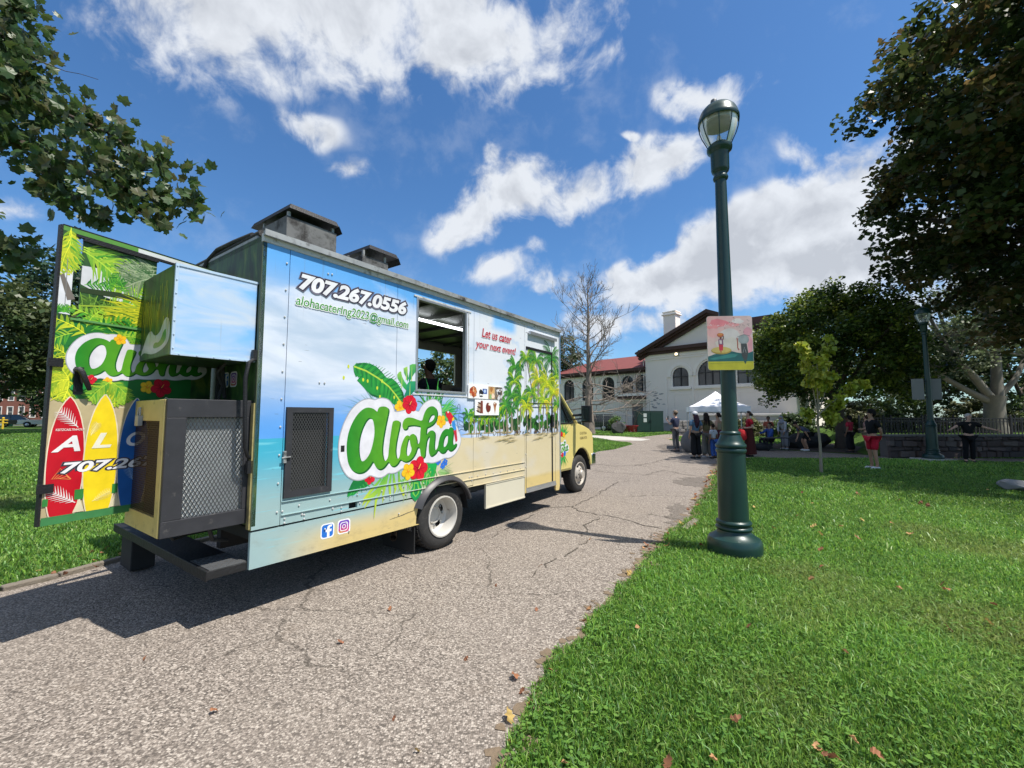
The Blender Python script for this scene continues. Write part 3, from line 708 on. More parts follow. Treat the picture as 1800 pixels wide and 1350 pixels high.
ART = {
 'letters': [(-0.911,1.629),(-0.898,1.68),(-0.86,1.695),(-0.802,1.694),(-0.765,1.674),(-0.771,1.626),(-0.793,1.538),(-0.815,1.436),(-0.831,1.342),(-0.839,1.264),(-0.835,1.201),(-0.822,1.153),(-0.803,1.124),(-0.782,1.13),(-0.759,1.164),(-0.751,1.259),(-0.739,1.362),(-0.722,1.465),(-0.711,1.529),(-0.689,1.545),(-0.648,1.549),(-0.608,1.535),(-0.615,1.479),(-0.639,1.39),(-0.657,1.309),(-0.665,1.237),(-0.661,1.188),(-0.648,1.147),(-0.632,1.131),(-0.607,1.152),(-0.598,1.2),(-0.594,1.249),(-0.574,1.305),(-0.544,1.361),(-0.507,1.385),(-0.479,1.375),(-0.471,1.368),(-0.458,1.387),(-0.419,1.398),(-0.385,1.38),(-0.364,1.328),(-0.362,1.277),(-0.343,1.276),(-0.321,1.296),(-0.316,1.343),(-0.312,1.421),(-0.307,1.468),(-0.313,1.477),(-0.387,1.491),(-0.454,1.492),(-0.503,1.485),(-0.503,1.46),(-0.535,1.444),(-0.567,1.457),(-0.578,1.486),(-0.569,1.536),(-0.538,1.569),(-0.489,1.581),(-0.423,1.573),(-0.355,1.551),(-0.285,1.537),(-0.274,1.585),(-0.246,1.646),(-0.205,1.691),(-0.151,1.711),(-0.095,1.706),(-0.05,1.666),(-0.045,1.602),(-0.067,1.539),(-0.116,1.495),(-0.177,1.47),(-0.215,1.463),(-0.221,1.418),(-0.223,1.365),(-0.199,1.395),(-0.164,1.421),(-0.121,1.428),(-0.083,1.405),(-0.079,1.351),(-0.087,1.289),(-0.092,1.218),(-0.073,1.185),(-0.042,1.206),(-0.024,1.241),(-0.018,1.285),(-0.0,1.339),(0.038,1.401),(0.089,1.436),(0.136,1.437),(0.159,1.43),(0.165,1.453),(0.223,1.456),(0.238,1.414),(0.232,1.348),(0.219,1.283),(0.234,1.235),(0.257,1.234),(0.296,1.26),(0.296,1.222),(0.255,1.187),(0.201,1.162),(0.16,1.174),(0.133,1.199),(0.107,1.164),(0.061,1.144),(0.016,1.157),(-0.016,1.186),(-0.035,1.192),(-0.054,1.162),(-0.085,1.142),(-0.133,1.123),(-0.164,1.143),(-0.177,1.188),(-0.178,1.249),(-0.167,1.31),(-0.162,1.354),(-0.175,1.364),(-0.21,1.321),(-0.221,1.269),(-0.231,1.2),(-0.236,1.131),(-0.259,1.116),(-0.294,1.123),(-0.306,1.171),(-0.319,1.24),(-0.354,1.242),(-0.364,1.218),(-0.391,1.16),(-0.446,1.11),(-0.51,1.091),(-0.564,1.108),(-0.596,1.131),(-0.626,1.089),(-0.656,1.067),(-0.691,1.059),(-0.727,1.078),(-0.753,1.12),(-0.781,1.091),(-0.814,1.059),(-0.861,1.044),(-0.904,1.068),(-0.933,1.109),(-0.948,1.145),(-0.991,1.084),(-1.044,1.044),(-1.096,1.035),(-1.139,1.044),(-1.177,1.066),(-1.212,1.102),(-1.234,1.151),(-1.245,1.203),(-1.254,1.275),(-1.253,1.347),(-1.239,1.434),(-1.208,1.514),(-1.164,1.587),(-1.114,1.64),(-1.063,1.674),(-1.018,1.682),(-0.972,1.675),(-0.935,1.657)],
 'hole_a': [(-0.992,1.579),(-0.96,1.556),(-0.941,1.486),(-0.937,1.409),(-0.953,1.317),(-0.982,1.227),(-1.017,1.177),(-1.056,1.146),(-1.086,1.149),(-1.109,1.192),(-1.12,1.267),(-1.119,1.356),(-1.095,1.452),(-1.054,1.534),(-1.019,1.572)],
 'hole_o': [(-0.484,1.351),(-0.467,1.325),(-0.455,1.265),(-0.438,1.239),(-0.442,1.206),(-0.469,1.162),(-0.496,1.151),(-0.518,1.186),(-0.514,1.244),(-0.499,1.31)],
 'hole_h': [(-0.106,1.616),(-0.087,1.593),(-0.099,1.558),(-0.141,1.527),(-0.196,1.514),(-0.184,1.558),(-0.149,1.607)],
 'hole_e': [(0.117,1.362),(0.137,1.361),(0.144,1.314),(0.132,1.259),(0.099,1.22),(0.067,1.217),(0.056,1.254),(0.071,1.317),(0.097,1.353)],
 'border': [(-1.335,1.281),(-1.333,1.359),(-1.313,1.451),(-1.279,1.544),(-1.225,1.639),(-1.159,1.706),(-1.091,1.749),(-1.021,1.767),(-0.975,1.761),(-0.938,1.754),(-0.901,1.771),(-0.844,1.78),(-0.775,1.767),(-0.724,1.724),(-0.694,1.659),(-0.686,1.635),(-0.608,1.639),(-0.524,1.661),(-0.447,1.662),(-0.38,1.65),(-0.339,1.637),(-0.312,1.689),(-0.254,1.743),(-0.171,1.781),(-0.097,1.792),(-0.02,1.762),(0.019,1.703),(0.028,1.602),(0.036,1.511),(0.101,1.524),(0.209,1.527),(0.307,1.459),(0.365,1.352),(0.381,1.284),(0.36,1.218),(0.311,1.155),(0.243,1.103),(0.161,1.082),(0.095,1.092),(0.018,1.071),(-0.046,1.054),(-0.12,1.047),(-0.205,1.064),(-0.263,1.047),(-0.332,1.045),(-0.433,1.029),(-0.498,1.028),(-0.572,1.031),(-0.644,0.994),(-0.705,0.992),(-0.754,1.002),(-0.802,0.972),(-0.859,0.963),(-0.915,0.977),(-0.98,1.007),(-1.033,0.976),(-1.111,0.967),(-1.179,0.986),(-1.238,1.026),(-1.285,1.091),(-1.315,1.158),(-1.329,1.216)],
 'banana': [(-1.205,2.085),(-1.164,2.116),(-1.076,2.132),(-1.004,2.128),(-0.929,2.104),(-0.861,2.055),(-0.811,2.006),(-0.781,1.995),(-0.731,2.0),(-0.669,1.963),(-0.615,1.908),(-0.571,1.852),(-0.554,1.794),(-0.579,1.735),(-0.672,1.708),(-0.724,1.732),(-0.853,1.768),(-0.985,1.803),(-1.05,1.854),(-1.114,1.912),(-1.158,1.946),(-1.1,2.019),(-1.172,1.979),(-1.195,2.026)],
 'banana_rib': [(-1.197,2.083),(-1.056,2.05),(-0.907,1.987),(-0.769,1.908),(-0.675,1.823),(-0.611,1.751)],
 'mon1': [(-0.66,2.042),(-0.635,2.074),(-0.607,2.084),(-0.597,2.035),(-0.558,1.979),(-0.52,1.939),(-0.529,1.879),(-0.562,1.903),(-0.616,1.958),(-0.654,2.006)],
 'mon2': [(-0.573,2.121),(-0.519,2.147),(-0.512,2.067),(-0.5,2.017),(-0.51,1.974),(-0.538,2.031),(-0.566,2.071)],
 'mon3': [(-0.487,2.163),(-0.448,2.18),(-0.389,2.186),(-0.388,2.112),(-0.445,2.038),(-0.487,1.966),(-0.5,2.017),(-0.485,2.103)],
 'mon4': [(-0.525,1.939),(-0.488,1.983),(-0.385,1.99),(-0.383,1.904),(-0.451,1.84),(-0.494,1.796),(-0.56,1.811),(-0.529,1.879)],
 'lowban': [(-1.162,0.981),(-1.111,0.982),(-1.024,0.979),(-0.96,0.948),(-0.933,0.93),(-1.021,0.889),(-1.091,0.869),(-1.124,0.852),(-1.157,0.831),(-1.195,0.83),(-1.232,0.824),(-1.225,0.873),(-1.194,0.934)],
 'lowmon': [(-0.228,1.066),(-0.046,1.085),(-0.033,1.03),(-0.068,0.91),(-0.091,0.824),(-0.199,0.786),(-0.27,0.821),(-0.294,0.867),(-0.34,0.889)],
 'drop': [(-0.419,0.915),(-0.306,0.894),(-0.305,0.851),(-0.269,0.761),(-0.302,0.69),(-0.369,0.641),(-0.442,0.711),(-0.443,0.769),(-0.411,0.814)],
 'lowfr': [[(-0.802,0.96),(-0.875,0.846),(-1.035,0.75),(-1.06,0.71)],[(-0.792,0.959),(-0.874,0.831),(-0.99,0.742),(-1.033,0.683)],[(-0.773,0.972),(-0.837,0.841),(-0.899,0.735),(-0.917,0.565)],[(-0.754,0.986),(-0.79,0.873),(-0.811,0.783),(-0.814,0.698)],[(-0.714,0.99),(-0.731,0.865),(-0.724,0.785),(-0.713,0.737)],[(-0.684,0.986),(-0.672,0.897),(-0.65,0.814),(-0.669,0.769)],[(-0.613,1.003),(-0.599,0.848),(-0.534,0.733)],[(-0.84,0.949),(-0.949,0.856),(-1.044,0.766)]],
 'parrot_red': [(0.092,1.64),(0.139,1.659),(0.193,1.631),(0.235,1.584),(0.222,1.555),(0.189,1.48),(0.155,1.509),(0.134,1.565),(0.106,1.593)],
 'parrot_yel': [(0.215,1.565),(0.242,1.579),(0.253,1.541),(0.209,1.518)],
 'parrot_blu': [(0.209,1.527),(0.253,1.544),(0.293,1.431),(0.259,1.408),(0.21,1.471)],
 'parrot_tail': [(0.238,1.418),(0.291,1.431),(0.314,1.288),(0.282,1.261)],
 'shaka': [(0.235,1.598),(0.269,1.631),(0.304,1.67),(0.315,1.727),(0.331,1.747),(0.356,1.733),(0.361,1.67),(0.34,1.636),(0.405,1.622),(0.435,1.603),(0.42,1.569),(0.435,1.544),(0.409,1.515),(0.433,1.486),(0.407,1.467),(0.451,1.456),(0.511,1.42),(0.481,1.402),(0.393,1.428),(0.322,1.402),(0.328,1.459),(0.306,1.526),(0.292,1.555)],
 'shaka2': [[(0.34,1.632),(0.333,1.593),(0.42,1.569)],[(0.334,1.583),(0.341,1.545),(0.414,1.515)],[(0.337,1.526),(0.349,1.487),(0.407,1.467)],[(0.335,1.459),(0.422,1.452)]],
}
FLOWERS = [('r',-0.476,1.721,0.105),('y',-0.61,1.689,0.075),('y',0.022,1.529,0.078),('r',-0.331,0.998,0.135),('y',-0.481,0.985,0.09),('r',-0.979,0.97,0.06),('b',-0.02,1.056,0.045),('b',0.096,1.032,0.045),('b',0.057,0.995,0.04)]
# ------------------------------------------------------------------ food truck
truck = thing('food_truck', 'food truck with beach scene wrap and big green aloha sign on the path', 'food truck',
              (-0.871, 5.130, 0.0), R(55))
SF = plane_frame((0, 0, 0), (1, 0, 0), (0, 0, 1), (0, -1, 0))

def wrap_material():
    m, n, l, b = new_mat('printed_beach_wrap')
    tc = n.new('ShaderNodeTexCoord'); sep = n.new('ShaderNodeSeparateXYZ'); l.new(tc.outputs['Object'], sep.inputs[0])
    X, Z = sep.outputs[0], sep.outputs[2]
    def mth(op, a, b_=None, clamp=False):
        q = n.new('ShaderNodeMath'); q.operation = op; q.use_clamp = clamp
        for i, v in enumerate((a, b_)):
            if v is None: continue
            if isinstance(v, (int, float)): q.inputs[i].default_value = v
            else: l.new(v, q.inputs[i])
        return q.outputs[0]
    def rng_(v, a, c, lo=0.0, hi=1.0):
        q = n.new('ShaderNodeMapRange'); q.interpolation_type = 'SMOOTHSTEP'; l.new(v, q.inputs[0])
        q.inputs[1].default_value = a; q.inputs[2].default_value = c; q.inputs[3].default_value = lo; q.inputs[4].default_value = hi
        return q.outputs[0]
    def mixc(f, a, c):
        q = n.new('ShaderNodeMix'); q.data_type = 'RGBA'
        if isinstance(f, (int, float)): q.inputs[0].default_value = f
        else: l.new(f, q.inputs[0])
        for i, v in ((6, a), (7, c)):
            if isinstance(v, tuple): q.inputs[i].default_value = (*v, 1)
            else: l.new(v, q.inputs[i])
        return q.outputs[2]
    def nz(sx, sz, det=6, off=0.0, rough=0.6, dist=0.0):
        cm = n.new('ShaderNodeCombineXYZ')
        l.new(mth('ADD', mth('MULTIPLY', X, sx), off), cm.inputs[0]); l.new(mth('MULTIPLY', Z, sz), cm.inputs[2])
        q = n.new('ShaderNodeTexNoise'); q.inputs['Scale'].default_value = 1.0; q.inputs['Detail'].default_value = det; q.inputs['Roughness'].default_value = rough; q.inputs['Distortion'].default_value = dist
        l.new(cm.outputs[0], q.inputs['Vector']); return q.outputs[0]
    streak = nz(0.75, 2.6, 7, 3.2, 0.55, 0.6)
    # sky: azure at the top corner, pale cloud streaks, stronger blue low down at the left
    base = mixc(rng_(Z, 1.45, 2.05), (0.10, 0.31, 0.70), (0.40, 0.49, 0.61))
    base = mixc(rng_(Z, 2.4, 3.0), base, (0.11, 0.35, 0.72))
    cl = mth('ADD', streak, rng_(X, -0.5, 1.2, 0.0, 0.14))
    cl = mth('SUBTRACT', cl, rng_(Z, 1.85, 1.45, 0.0, 0.16)); cl = mth('SUBTRACT', cl, rng_(Z, 2.55, 3.0, 0.0, 0.14))
    skyc = mixc(rng_(cl, 0.36, 0.62), base, (0.62, 0.66, 0.74))
    skyc = mixc(mth('MULTIPLY', rng_(X, 0.2, 1.0), rng_(Z, 1.2, 1.9)), skyc, mixc(rng_(nz(1.6, 2.6, 6, 9.0), 0.56, 0.70), (0.62, 0.65, 0.70), (0.36, 0.50, 0.70)))
    # blue patch near the roof above the red slogan
    bp = mth('MULTIPLY', mth('MULTIPLY', rng_(X, 0.98, 1.12), rng_(X, 1.70, 1.50)), rng_(Z, 2.78, 2.92))
    skyc = mixc(mth('MULTIPLY', bp, 0.85), skyc, (0.12, 0.42, 0.82))
    sea = mixc(rng_(Z, 0.80, 1.35), (0.29, 0.41, 0.41), (0.05, 0.36, 0.50))
    sea = mixc(rng_(nz(1.2, 22.0, 3, 1.0), 0.58, 0.70), sea, (0.16, 0.52, 0.62))
    sand = mixc(nz(2.0, 3.0, 7, 4.0), (0.54, 0.45, 0.26), (0.62, 0.54, 0.38))
    sand = mixc(mth('MULTIPLY', rng_(nz(1.2, 1.6, 3, 2.2), 0.50, 0.62), 0.55), sand, (0.56, 0.52, 0.45))
    tosand = mth('ADD', rng_(X, -0.9, 0.3), mth('MULTIPLY', rng_(Z, 0.70, 0.42), rng_(X, -2.0, -1.2)), clamp=True)
    ground = mixc(tosand, sea, sand)
    hz = mth('SUBTRACT', 1.41, rng_(X, -0.4, 0.6, 0.0, 0.10))
    ground = mixc(mth('MULTIPLY', rng_(Z, 0.68, 0.60), tosand), ground, (0.58, 0.45, 0.19))
    full = mixc(mth('GREATER_THAN', Z, hz), ground, skyc)
    # grime: drip streaks below the roof edge, dust near the bottom
    drip = mth('MULTIPLY', rng_(nz(30.0, 0.6, 4, 1.0, 0.7), 0.57, 0.74), rng_(Z, 2.3, 3.05))
    full = mixc(mth('MULTIPLY', drip, 0.55), full, (0.16, 0.16, 0.15))
    grime = mth('ADD', mth('MULTIPLY', rng_(nz(3.0, 6.0, 8, 6.0, 0.75), 0.50, 0.75), rng_(Z, 1.0, 0.40)), mth('MULTIPLY', rng_(nz(2.0, 2.6, 9, 16.0, 0.8), 0.56, 0.78), 0.22))
    full = mixc(mth('MULTIPLY', grime, 0.5), full, (0.20, 0.17, 0.12))
    scr = mth('MULTIPLY', mth('GREATER_THAN', nz(5.0, 60.0, 2, 8.0), 0.735), 0.7)
    full = mixc(scr, full, (0.10, 0.10, 0.10))
    l.new(full, b.inputs['Base Color'])
    setin(b, Roughness=0.32); b.inputs['Specular IOR Level'].default_value = 0.35
    w = n.new('ShaderNodeTexNoise'); w.inputs['Scale'].default_value = 2.2; w.inputs['Detail'].default_value = 3
    l.new(tc.outputs['Object'], w.inputs['Vector'])
    bm_ = n.new('ShaderNodeBump'); bm_.inputs['Strength'].default_value = 0.25; bm_.inputs['Distance'].default_value = 0.03
    l.new(w.outputs[0], bm_.inputs['Height']); l.new(bm_.outputs[0], b.inputs['Normal'])
    return m
WRAP = wrap_material()
cream = mat('cream_paint', (0.58, 0.54, 0.42), 0.4, var=0.08, scale=3, dirt=((0.30, 0.26, 0.18), 5, 0.62), spec=0.35)
white_metal = mat('weathered_white_metal', (0.52, 0.52, 0.51), 0.5, var=0.18, scale=9, dirt=((0.09, 0.085, 0.075), 9, 0.53))
alu = mat('aluminium', (0.55, 0.56, 0.58), 0.35, 0.8, 0.1, 8)
galv = mat('galvanised_sheet', (0.34, 0.35, 0.35), 0.5, 0.4, 0.3, 9, dirt=((0.06, 0.052, 0.045), 6, 0.52))
black_steel = mat('black_steel', (0.018, 0.018, 0.02), 0.5, 0.3, 0.3, 12, bump=0.2, bscale=90)
worn_black = mat('worn_black_frame', (0.035, 0.035, 0.04), 0.55, 0.2, 0.35, 9, dirt=((0.14, 0.13, 0.12), 11, 0.60))
rubber = mat('tyre_rubber', (0.028, 0.027, 0.026), 0.75, 0, 0.25, 20, bump=0.35, bscale=120, dirt=((0.09, 0.085, 0.075), 7, 0.55))
dark_under = mat('underbody', (0.02, 0.02, 0.02), 0.8, 0, 0.3, 8)
inner = mat('stainless_lining', (0.11, 0.115, 0.11), 0.4, 0.3, 0.15, 5)
yellowish = mat('yellowed_door_frame', (0.50, 0.40, 0.14), 0.5, 0.0, 0.2, 9, dirt=((0.14, 0.11, 0.06), 10, 0.56))

TOPZ = 3.05
def arc(cx, cz, r, a0, a1, n=14):
    return [(cx + r * math.cos(a0 + (a1 - a0) * i / n), cz + r * math.sin(a0 + (a1 - a0) * i / n)) for i in range(n + 1)]
def rect(a0, a1, z0, z1): return [(a0, z0), (a1, z0), (a1, z1), (a0, z1)]
G = 0.0025
def side_panel(loops, m=WRAP, name='side_panel', th=0.03, h=0.0, **k):
    mb = MB(); mb.plate(loops, th, lambda u, v, hh=0.0: SF(u, v, hh + h)); return mb.build(name, m, truck, **k)
BOT = 0.69
side_panel([rect(-2.08, -1.857 - G, BOT, TOPZ)])
side_panel([rect(-1.857 + G, -0.673 - G, BOT, TOPZ), rect(-1.80, -1.45, 0.95, 1.63)[::-1], rect(-1.21, -1.115, 0.705, 0.772)[::-1]])
aw = math.asin((BOT - 0.40) / 0.45)
side_panel([[(-0.673 + G, BOT)] + arc(0.10, 0.40, 0.45, math.pi - aw, aw) + [(0.627 - G, BOT), (0.627 - G, TOPZ), (-0.673 + G, TOPZ)],
            rect(-0.375, 0.448, 1.90, 2.94)[::-1]])
side_panel([rect(0.627 + G, 1.867 - G, BOT - 0.02, TOPZ)])
side_panel([[(1.867 + G, 0.40), (1.90, 0.40), (1.90, 2.925), (2.84, 2.925), (2.84, 0.34), (2.86, 0.30), (2.96, 0.30), (2.985, 0.36), (2.985, TOPZ), (1.867 + G, TOPZ)]])
# lower skirts
side_panel([[(-2.08, 0.388), (-0.300, 0.375)] + arc(0.10, 0.40, 0.45, math.pi + 0.05, math.pi - 0.60, 8) + [(-0.262, 0.673), (-2.08, 0.673)]], name='skirt_panel', h=-0.004)
side_panel([rect(0.90, 1.862, 0.345, 0.655)], cream, 'locker_door', h=-0.002)
mb = MB(); mb.box(0.89, 1.865, -0.006, 0.02, 0.335, 0.352); mb.box(0.893, 0.905, -0.006, 0.02, 0.352, 0.66); mb.box(0.905, 1.865, -0.005, 0.02, 0.652, 0.664)
mb.build('locker_frame', cream, truck)
# trim along the roof edge, aluminium corner posts, rub rails
mb = MB(); mb.box(-2.085, 3.0, -0.012, 0.03, 3.045, 3.115); mb.build('roof_trim', white_metal, truck, bevel=0.004)
mb = MB(); mb.box(-2.09, 3.02, -0.045, -0.012, 3.09, 3.128); mb.box(-2.09, 3.02, -0.045, -0.037, 3.128, 3.14); mb.build('rain_gutter', galv, truck)
mb = MB(); mb.box(2.985, 3.02, -0.01, 0.04, 0.40, 3.09); mb.build('corner_post', alu, truck, bevel=0.004)
mb = MB(); mb.box(3.022, 3.055, 0.0, 2.35, 2.16, 3.06); mb.build('front_wall', mat('front_blue_wrap', (0.10, 0.30, 0.62), .35), truck, bevel=.01)
mb = MB()
for z in (0.878, 0.768): mb.box(-1.85, 0.5 if z < 0.8 and False else 1.86, -0.011, 0.0, z - 0.004, z + 0.004)
mb.box(-0.24 + 0.70, 1.86, -0.008, 0.0, 0.672, 0.682)
mb.build('rub_rail', WRAP, truck, bevel=0.002)
mb = MB()
def rivet(a, z, r=0.009, b=-0.004): mb.ball((a, b, z), (r, 0.007, r), 6, 4)
for z in np.arange(0.8, 3.0, 0.235): rivet(-1.885, z); 
for a in np.arange(-1.70, -0.2, 0.29): rivet(a, 0.825); rivet(a + 0.03, 0.742, 0.010)
for a in np.arange(0.55, 1.85, 0.17): rivet(a, 0.80)
for (a, z) in ((-1.84, .80), (-1.82, .70), (-1.82, .735), (-1.65, .70), (-1.65, .735), (-1.29, .70), (-1.29, .735), (-0.72, 0.72), (-0.72, 0.745), (-0.28, .72), (-1.50, 2.93), (-1.46, 2.935), (-0.85, 2.88), (-0.82, 2.88), (-1.55, 1.9), (-1.50, 1.9), (-1.45, .57), (-1.2, .5), (-0.6, .55), (1.89, 1.0), (1.89, .8), (1.89, 2.4), (0.60, .75), (0.60, .80)): rivet(a, z)
for a in np.arange(-2.0, 3.0, 0.21): mb.ball((a, -0.013, 3.08), (0.009, 0.005, 0.009), 6, 4)
mb.build('rivets', white_metal, truck, kind='stuff')
mb = MB(); mb.box(-2.088, -2.081, -0.003, 0.03, 0.69, 3.04); mb.build('rear_corner_strip', mat('corner_print', (0.06, 0.08, 0.045), 0.5, var=0.4, scale=5), truck)
mb = MB(); mb.box(-2.10, -2.089, 0.0, 0.045, 0.70, 1.70); mb.build('corner_angle', mat('corner_yellow', (0.30, 0.25, 0.10), 0.5, var=0.3, scale=5, dirt=((0.10, 0.09, 0.05), 6, .5)), truck)

# far side, roof, floor, inner lining
mb = MB(); LF = plane_frame((0, 2.36, 0), (1, 0, 0), (0, 0, 1), (0, 1, 0))
mb.plate([rect(-2.08, 3.0, 0.40, TOPZ), rect(1.75, 2.78, 2.22, 2.86)[::-1]], 0.04, LF); mb.build('far_side_wall', cream, truck)
mb = MB(); mb.box(-2.08, 3.02, -0.01, 2.37, 3.056, 3.10); mb.box(-2.08, 3.02, 0.12, 2.24, 3.10, 3.125); mb.build('roof', galv, truck)
mb = MB(); mb.box(-2.05, 3.0, 0.035, 2.31, 0.60, 0.69); mb.build('floor_deck', dark_under, truck)
mb = MB(); mb.box(-2.04, 2.98, 0.035, 2.31, 3.03, 3.05)
for a in np.arange(-1.8, 2.9, 0.6): mb.box(a, a + 0.04, 0.04, 2.30, 2.99, 3.03)
mb.build('ceiling_lining', inner, truck)
RF = plane_frame((-2.08, 0, 0), (0, 1, 0), (0, 0, 1), (-1, 0, 0))
mb = MB(); mb.plate([[(0, .72), (2.36, .72), (2.36, 3.10), (0, 3.10)], rect(0.92, 2.18, 0.84, 2.90)[::-1]], 0.03, RF)
def jungle_material():
    m, n, l, b = new_mat('jungle_print')
    tc = n.new('ShaderNodeTexCoord'); mp = n.new('ShaderNodeMapping'); mp.inputs[3].default_value = (7, 7, 2.2); mp.inputs[2].default_value = (0.2, 0.4, 0)
    l.new(tc.outputs['Object'], mp.inputs[0])
    nz = n.new('ShaderNodeTexNoise'); nz.inputs['Scale'].default_value = 1.3; nz.inputs['Detail'].default_value = 9; nz.inputs['Distortion'].default_value = 1.2
    l.new(mp.outputs[0], nz.inputs['Vector'])
    rp = n.new('ShaderNodeValToRGB'); e = rp.color_ramp.elements
    e[0].position = 0.30; e[0].color = (0.006, 0.015, 0.006, 1); e[1].position = 0.78; e[1].color = (0.16, 0.19, 0.03, 1)
    q = e.new(0.45); q.color = (0.014, 0.045, 0.014, 1); q = e.new(0.6); q.color = (0.035, 0.10, 0.02, 1)
    l.new(nz.outputs[0], rp.inputs[0]); l.new(rp.outputs[0], b.inputs['Base Color']); setin(b, Roughness=0.4)
    return m
JUNGLE = jungle_material()
mb.build('rear_wall', JUNGLE, truck)
mb = MB(); mb.plate([rect(0.03, 2.32, .70, 3.03), rect(0.95, 1.60, 0.72, 2.75)[::-1]], 0.03, plane_frame((2.96, 0, 0), (0, 1, 0), (0, 0, 1), (-1, 0, 0))); mb.build('bulkhead', inner, truck)
mb = MB(); mb.box(-0.55, 1.0, 0.06, 0.52, 0.70, 1.66); mb.build('service_counter', mat('counter_steel', (0.10, 0.10, 0.10), 0.4, 0.4), truck, bevel=0.01)
mb = MB(); mb.box(-1.6, 2.6, 1.72, 2.29, 0.70, 1.70); mb.build('cook_line', mat('counter_steel', (0.10, 0.10, 0.10), 0.4, 0.4), truck, bevel=0.01)
mb = MB(); mb.add([(-1.6, 1.5, 2.45), (.55, 1.5, 2.45), (.55, 2.3, 2.45), (-1.6, 2.3, 2.45), (-1.5, 1.85, 3.0), (.45, 1.85, 3.0), (.45, 2.3, 3.0), (-1.5, 2.3, 3.0)],
                  [(0, 3, 2, 1), (4, 5, 6, 7), (0, 1, 5, 4), (1, 2, 6, 5), (2, 3, 7, 6), (3, 0, 4, 7)]); mb.build('extractor_hood', inner, truck)
mb = MB(); mb.box(0.1, 1.7, 0.83, 0.87, 2.955, 2.985); mb.build('strip_light', mat('lit_tube', (0.9, 0.92, 0.9), 0.5, emit=((0.92, 0.97, 1.0), 3.2)), truck)
mb = MB(); mb.box(0.9, 2.3, 2.0, 2.25, 2.02, 2.05); mb.box(2.55, 2.72, 1.9, 2.2, 1.70, 2.15); mb.build('shelf', inner, truck)
# serving window frame
mb = MB()
for a0, a1, z0, z1 in ((-0.40, -0.372, 1.875, 2.965), (0.445, 0.475, 1.875, 2.965), (-0.372, 0.445, 1.875, 1.902), (-0.372, 0.445, 2.938, 2.965)): mb.box(a0, a1, -0.012, 0.045, z0, z1)
wf = mb.build('serving_window', alu, truck, bevel=0.003)
mb = MB(); mb.box(-0.44, 0.56, -0.009, 0.0, 2.967, 2.985); mb.box(0.505, 0.52, -0.007, 0.0, 1.84, 2.967); mb.box(-0.44, 0.56, -0.007, 0.0, 1.835, 1.85); mb.build('window_trim', white_metal, wf)
# pieces on the side: boards with food pictures
def board(a0, a1, z0, z1):
    mb = MB(); mb.box(a0, a1, -0.022, -0.006, z0, z1); return mb.build('menu_board', mat('white_board', (0.78, 0.78, 0.78), 0.35, var=0.03), truck, bevel=0.002)
b1 = board(0.495, 1.245, 1.825, 2.008); b2 = board(0.632, 1.165, 1.603, 1.813)
p = Print(plane_frame((0, -0.022, 0), (1, 0, 0), (0, 0, 1), (0, -1, 0)), 0.0006, 0.00001)
def blob(c, r, col, k=9, j=0.25, ry=None):
    ry = ry or r
    p.poly([(c[0] + r * random.uniform(1 - j, 1 + j) * math.cos(2 * math.pi * i / k), c[1] + ry * random.uniform(1 - j, 1 + j) * math.sin(2 * math.pi * i / k)) for i in range(k)], col)
p.disc((0.595, 1.917), 0.082, (0.75, 0.74, 0.72)); blob((0.592, 1.92), 0.073, (0.30, 0.06, 0.02))
for _ in range(16): blob((0.592 + random.uniform(-.05, .05), 1.92 + random.uniform(-.05, .05)), random.uniform(.010, .024), random.choice([(0.55, 0.20, 0.06), (0.62, 0.36, 0.20), (0.20, 0.03, 0.02), (0.45, .08, .03)]))
p.poly(rect(0.79, 0.885, 1.895, 1.965), (0.05, 0.10, 0.34)); blob((0.84, 1.93), 0.025, (0.45, 0.58, 0.80)); blob((0.755, 1.905), 0.045, (0.02, 0.02, 0.025), ry=0.05); blob((0.76, 1.875), 0.04, (0.85, 0.85, 0.84), ry=0.015); blob((0.76, 1.862), 0.04, (0.03, 0.025, 0.03), ry=0.012)
p.poly(rect(0.915, 1.065, 1.828, 2.005), (0.42, 0.28, 0.14)); blob((0.99, 1.93), 0.055, (0.60, 0.36, 0.14)); blob((0.985, 1.965), 0.035, (0.35, 0.15, 0.05)); blob((0.97, 1.86), 0.035, (0.25, 0.42, 0.16)); blob((1.02, 1.87), 0.035, (0.78, 0.60, 0.46))
p.poly(rect(1.07, 1.242, 1.828, 2.005), (0.13, 0.10, 0.07))
for _ in range(18): blob((1.155 + random.uniform(-.07, .07), 1.91 + random.uniform(-.07, .07)), random.uniform(.012, .03), random.choice([(0.62, 0.62, 0.64), (0.25, 0.18, 0.14), (0.75, 0.75, 0.78), (0.05, 0.05, 0.06)]))
for k in range(5): p.disc((0.70 + k * .008, 1.655 + k * 0.027), 0.045, (0.50, 0.36, 0.26) if k % 2 else (0.10, 0.05, 0.03), 10, 0.014, -0.3)
p.poly([(0.735, 1.63), (0.80, 1.63), (0.795, 1.80), (0.75, 1.80)], (0.17, 0.045, 0.03)); p.poly([(0.785, 1.63), (0.80, 1.63), (0.795, 1.80), (0.783, 1.80)], (0.30, 0.09, 0.06))
blob((0.915, 1.71), 0.055, (0.16, 0.03, 0.02), 12, 0.06, 0.07); blob((0.94, 1.755), 0.022, (0.80, 0.72, 0.62)); p.poly(rect(0.907, 0.918, 1.622, 1.645), (0.62, 0.45, 0.25))
p.poly([(1.035, 1.735), (1.095, 1.735), (1.068, 1.62)], (0.42, 0.20, 0.08)); blob((1.065, 1.755), 0.037, (0.32, 0.12, 0.06)); blob((1.062, 1.77), 0.016, (0.72, 0.60, 0.48))
p.build('food_picture', truck)

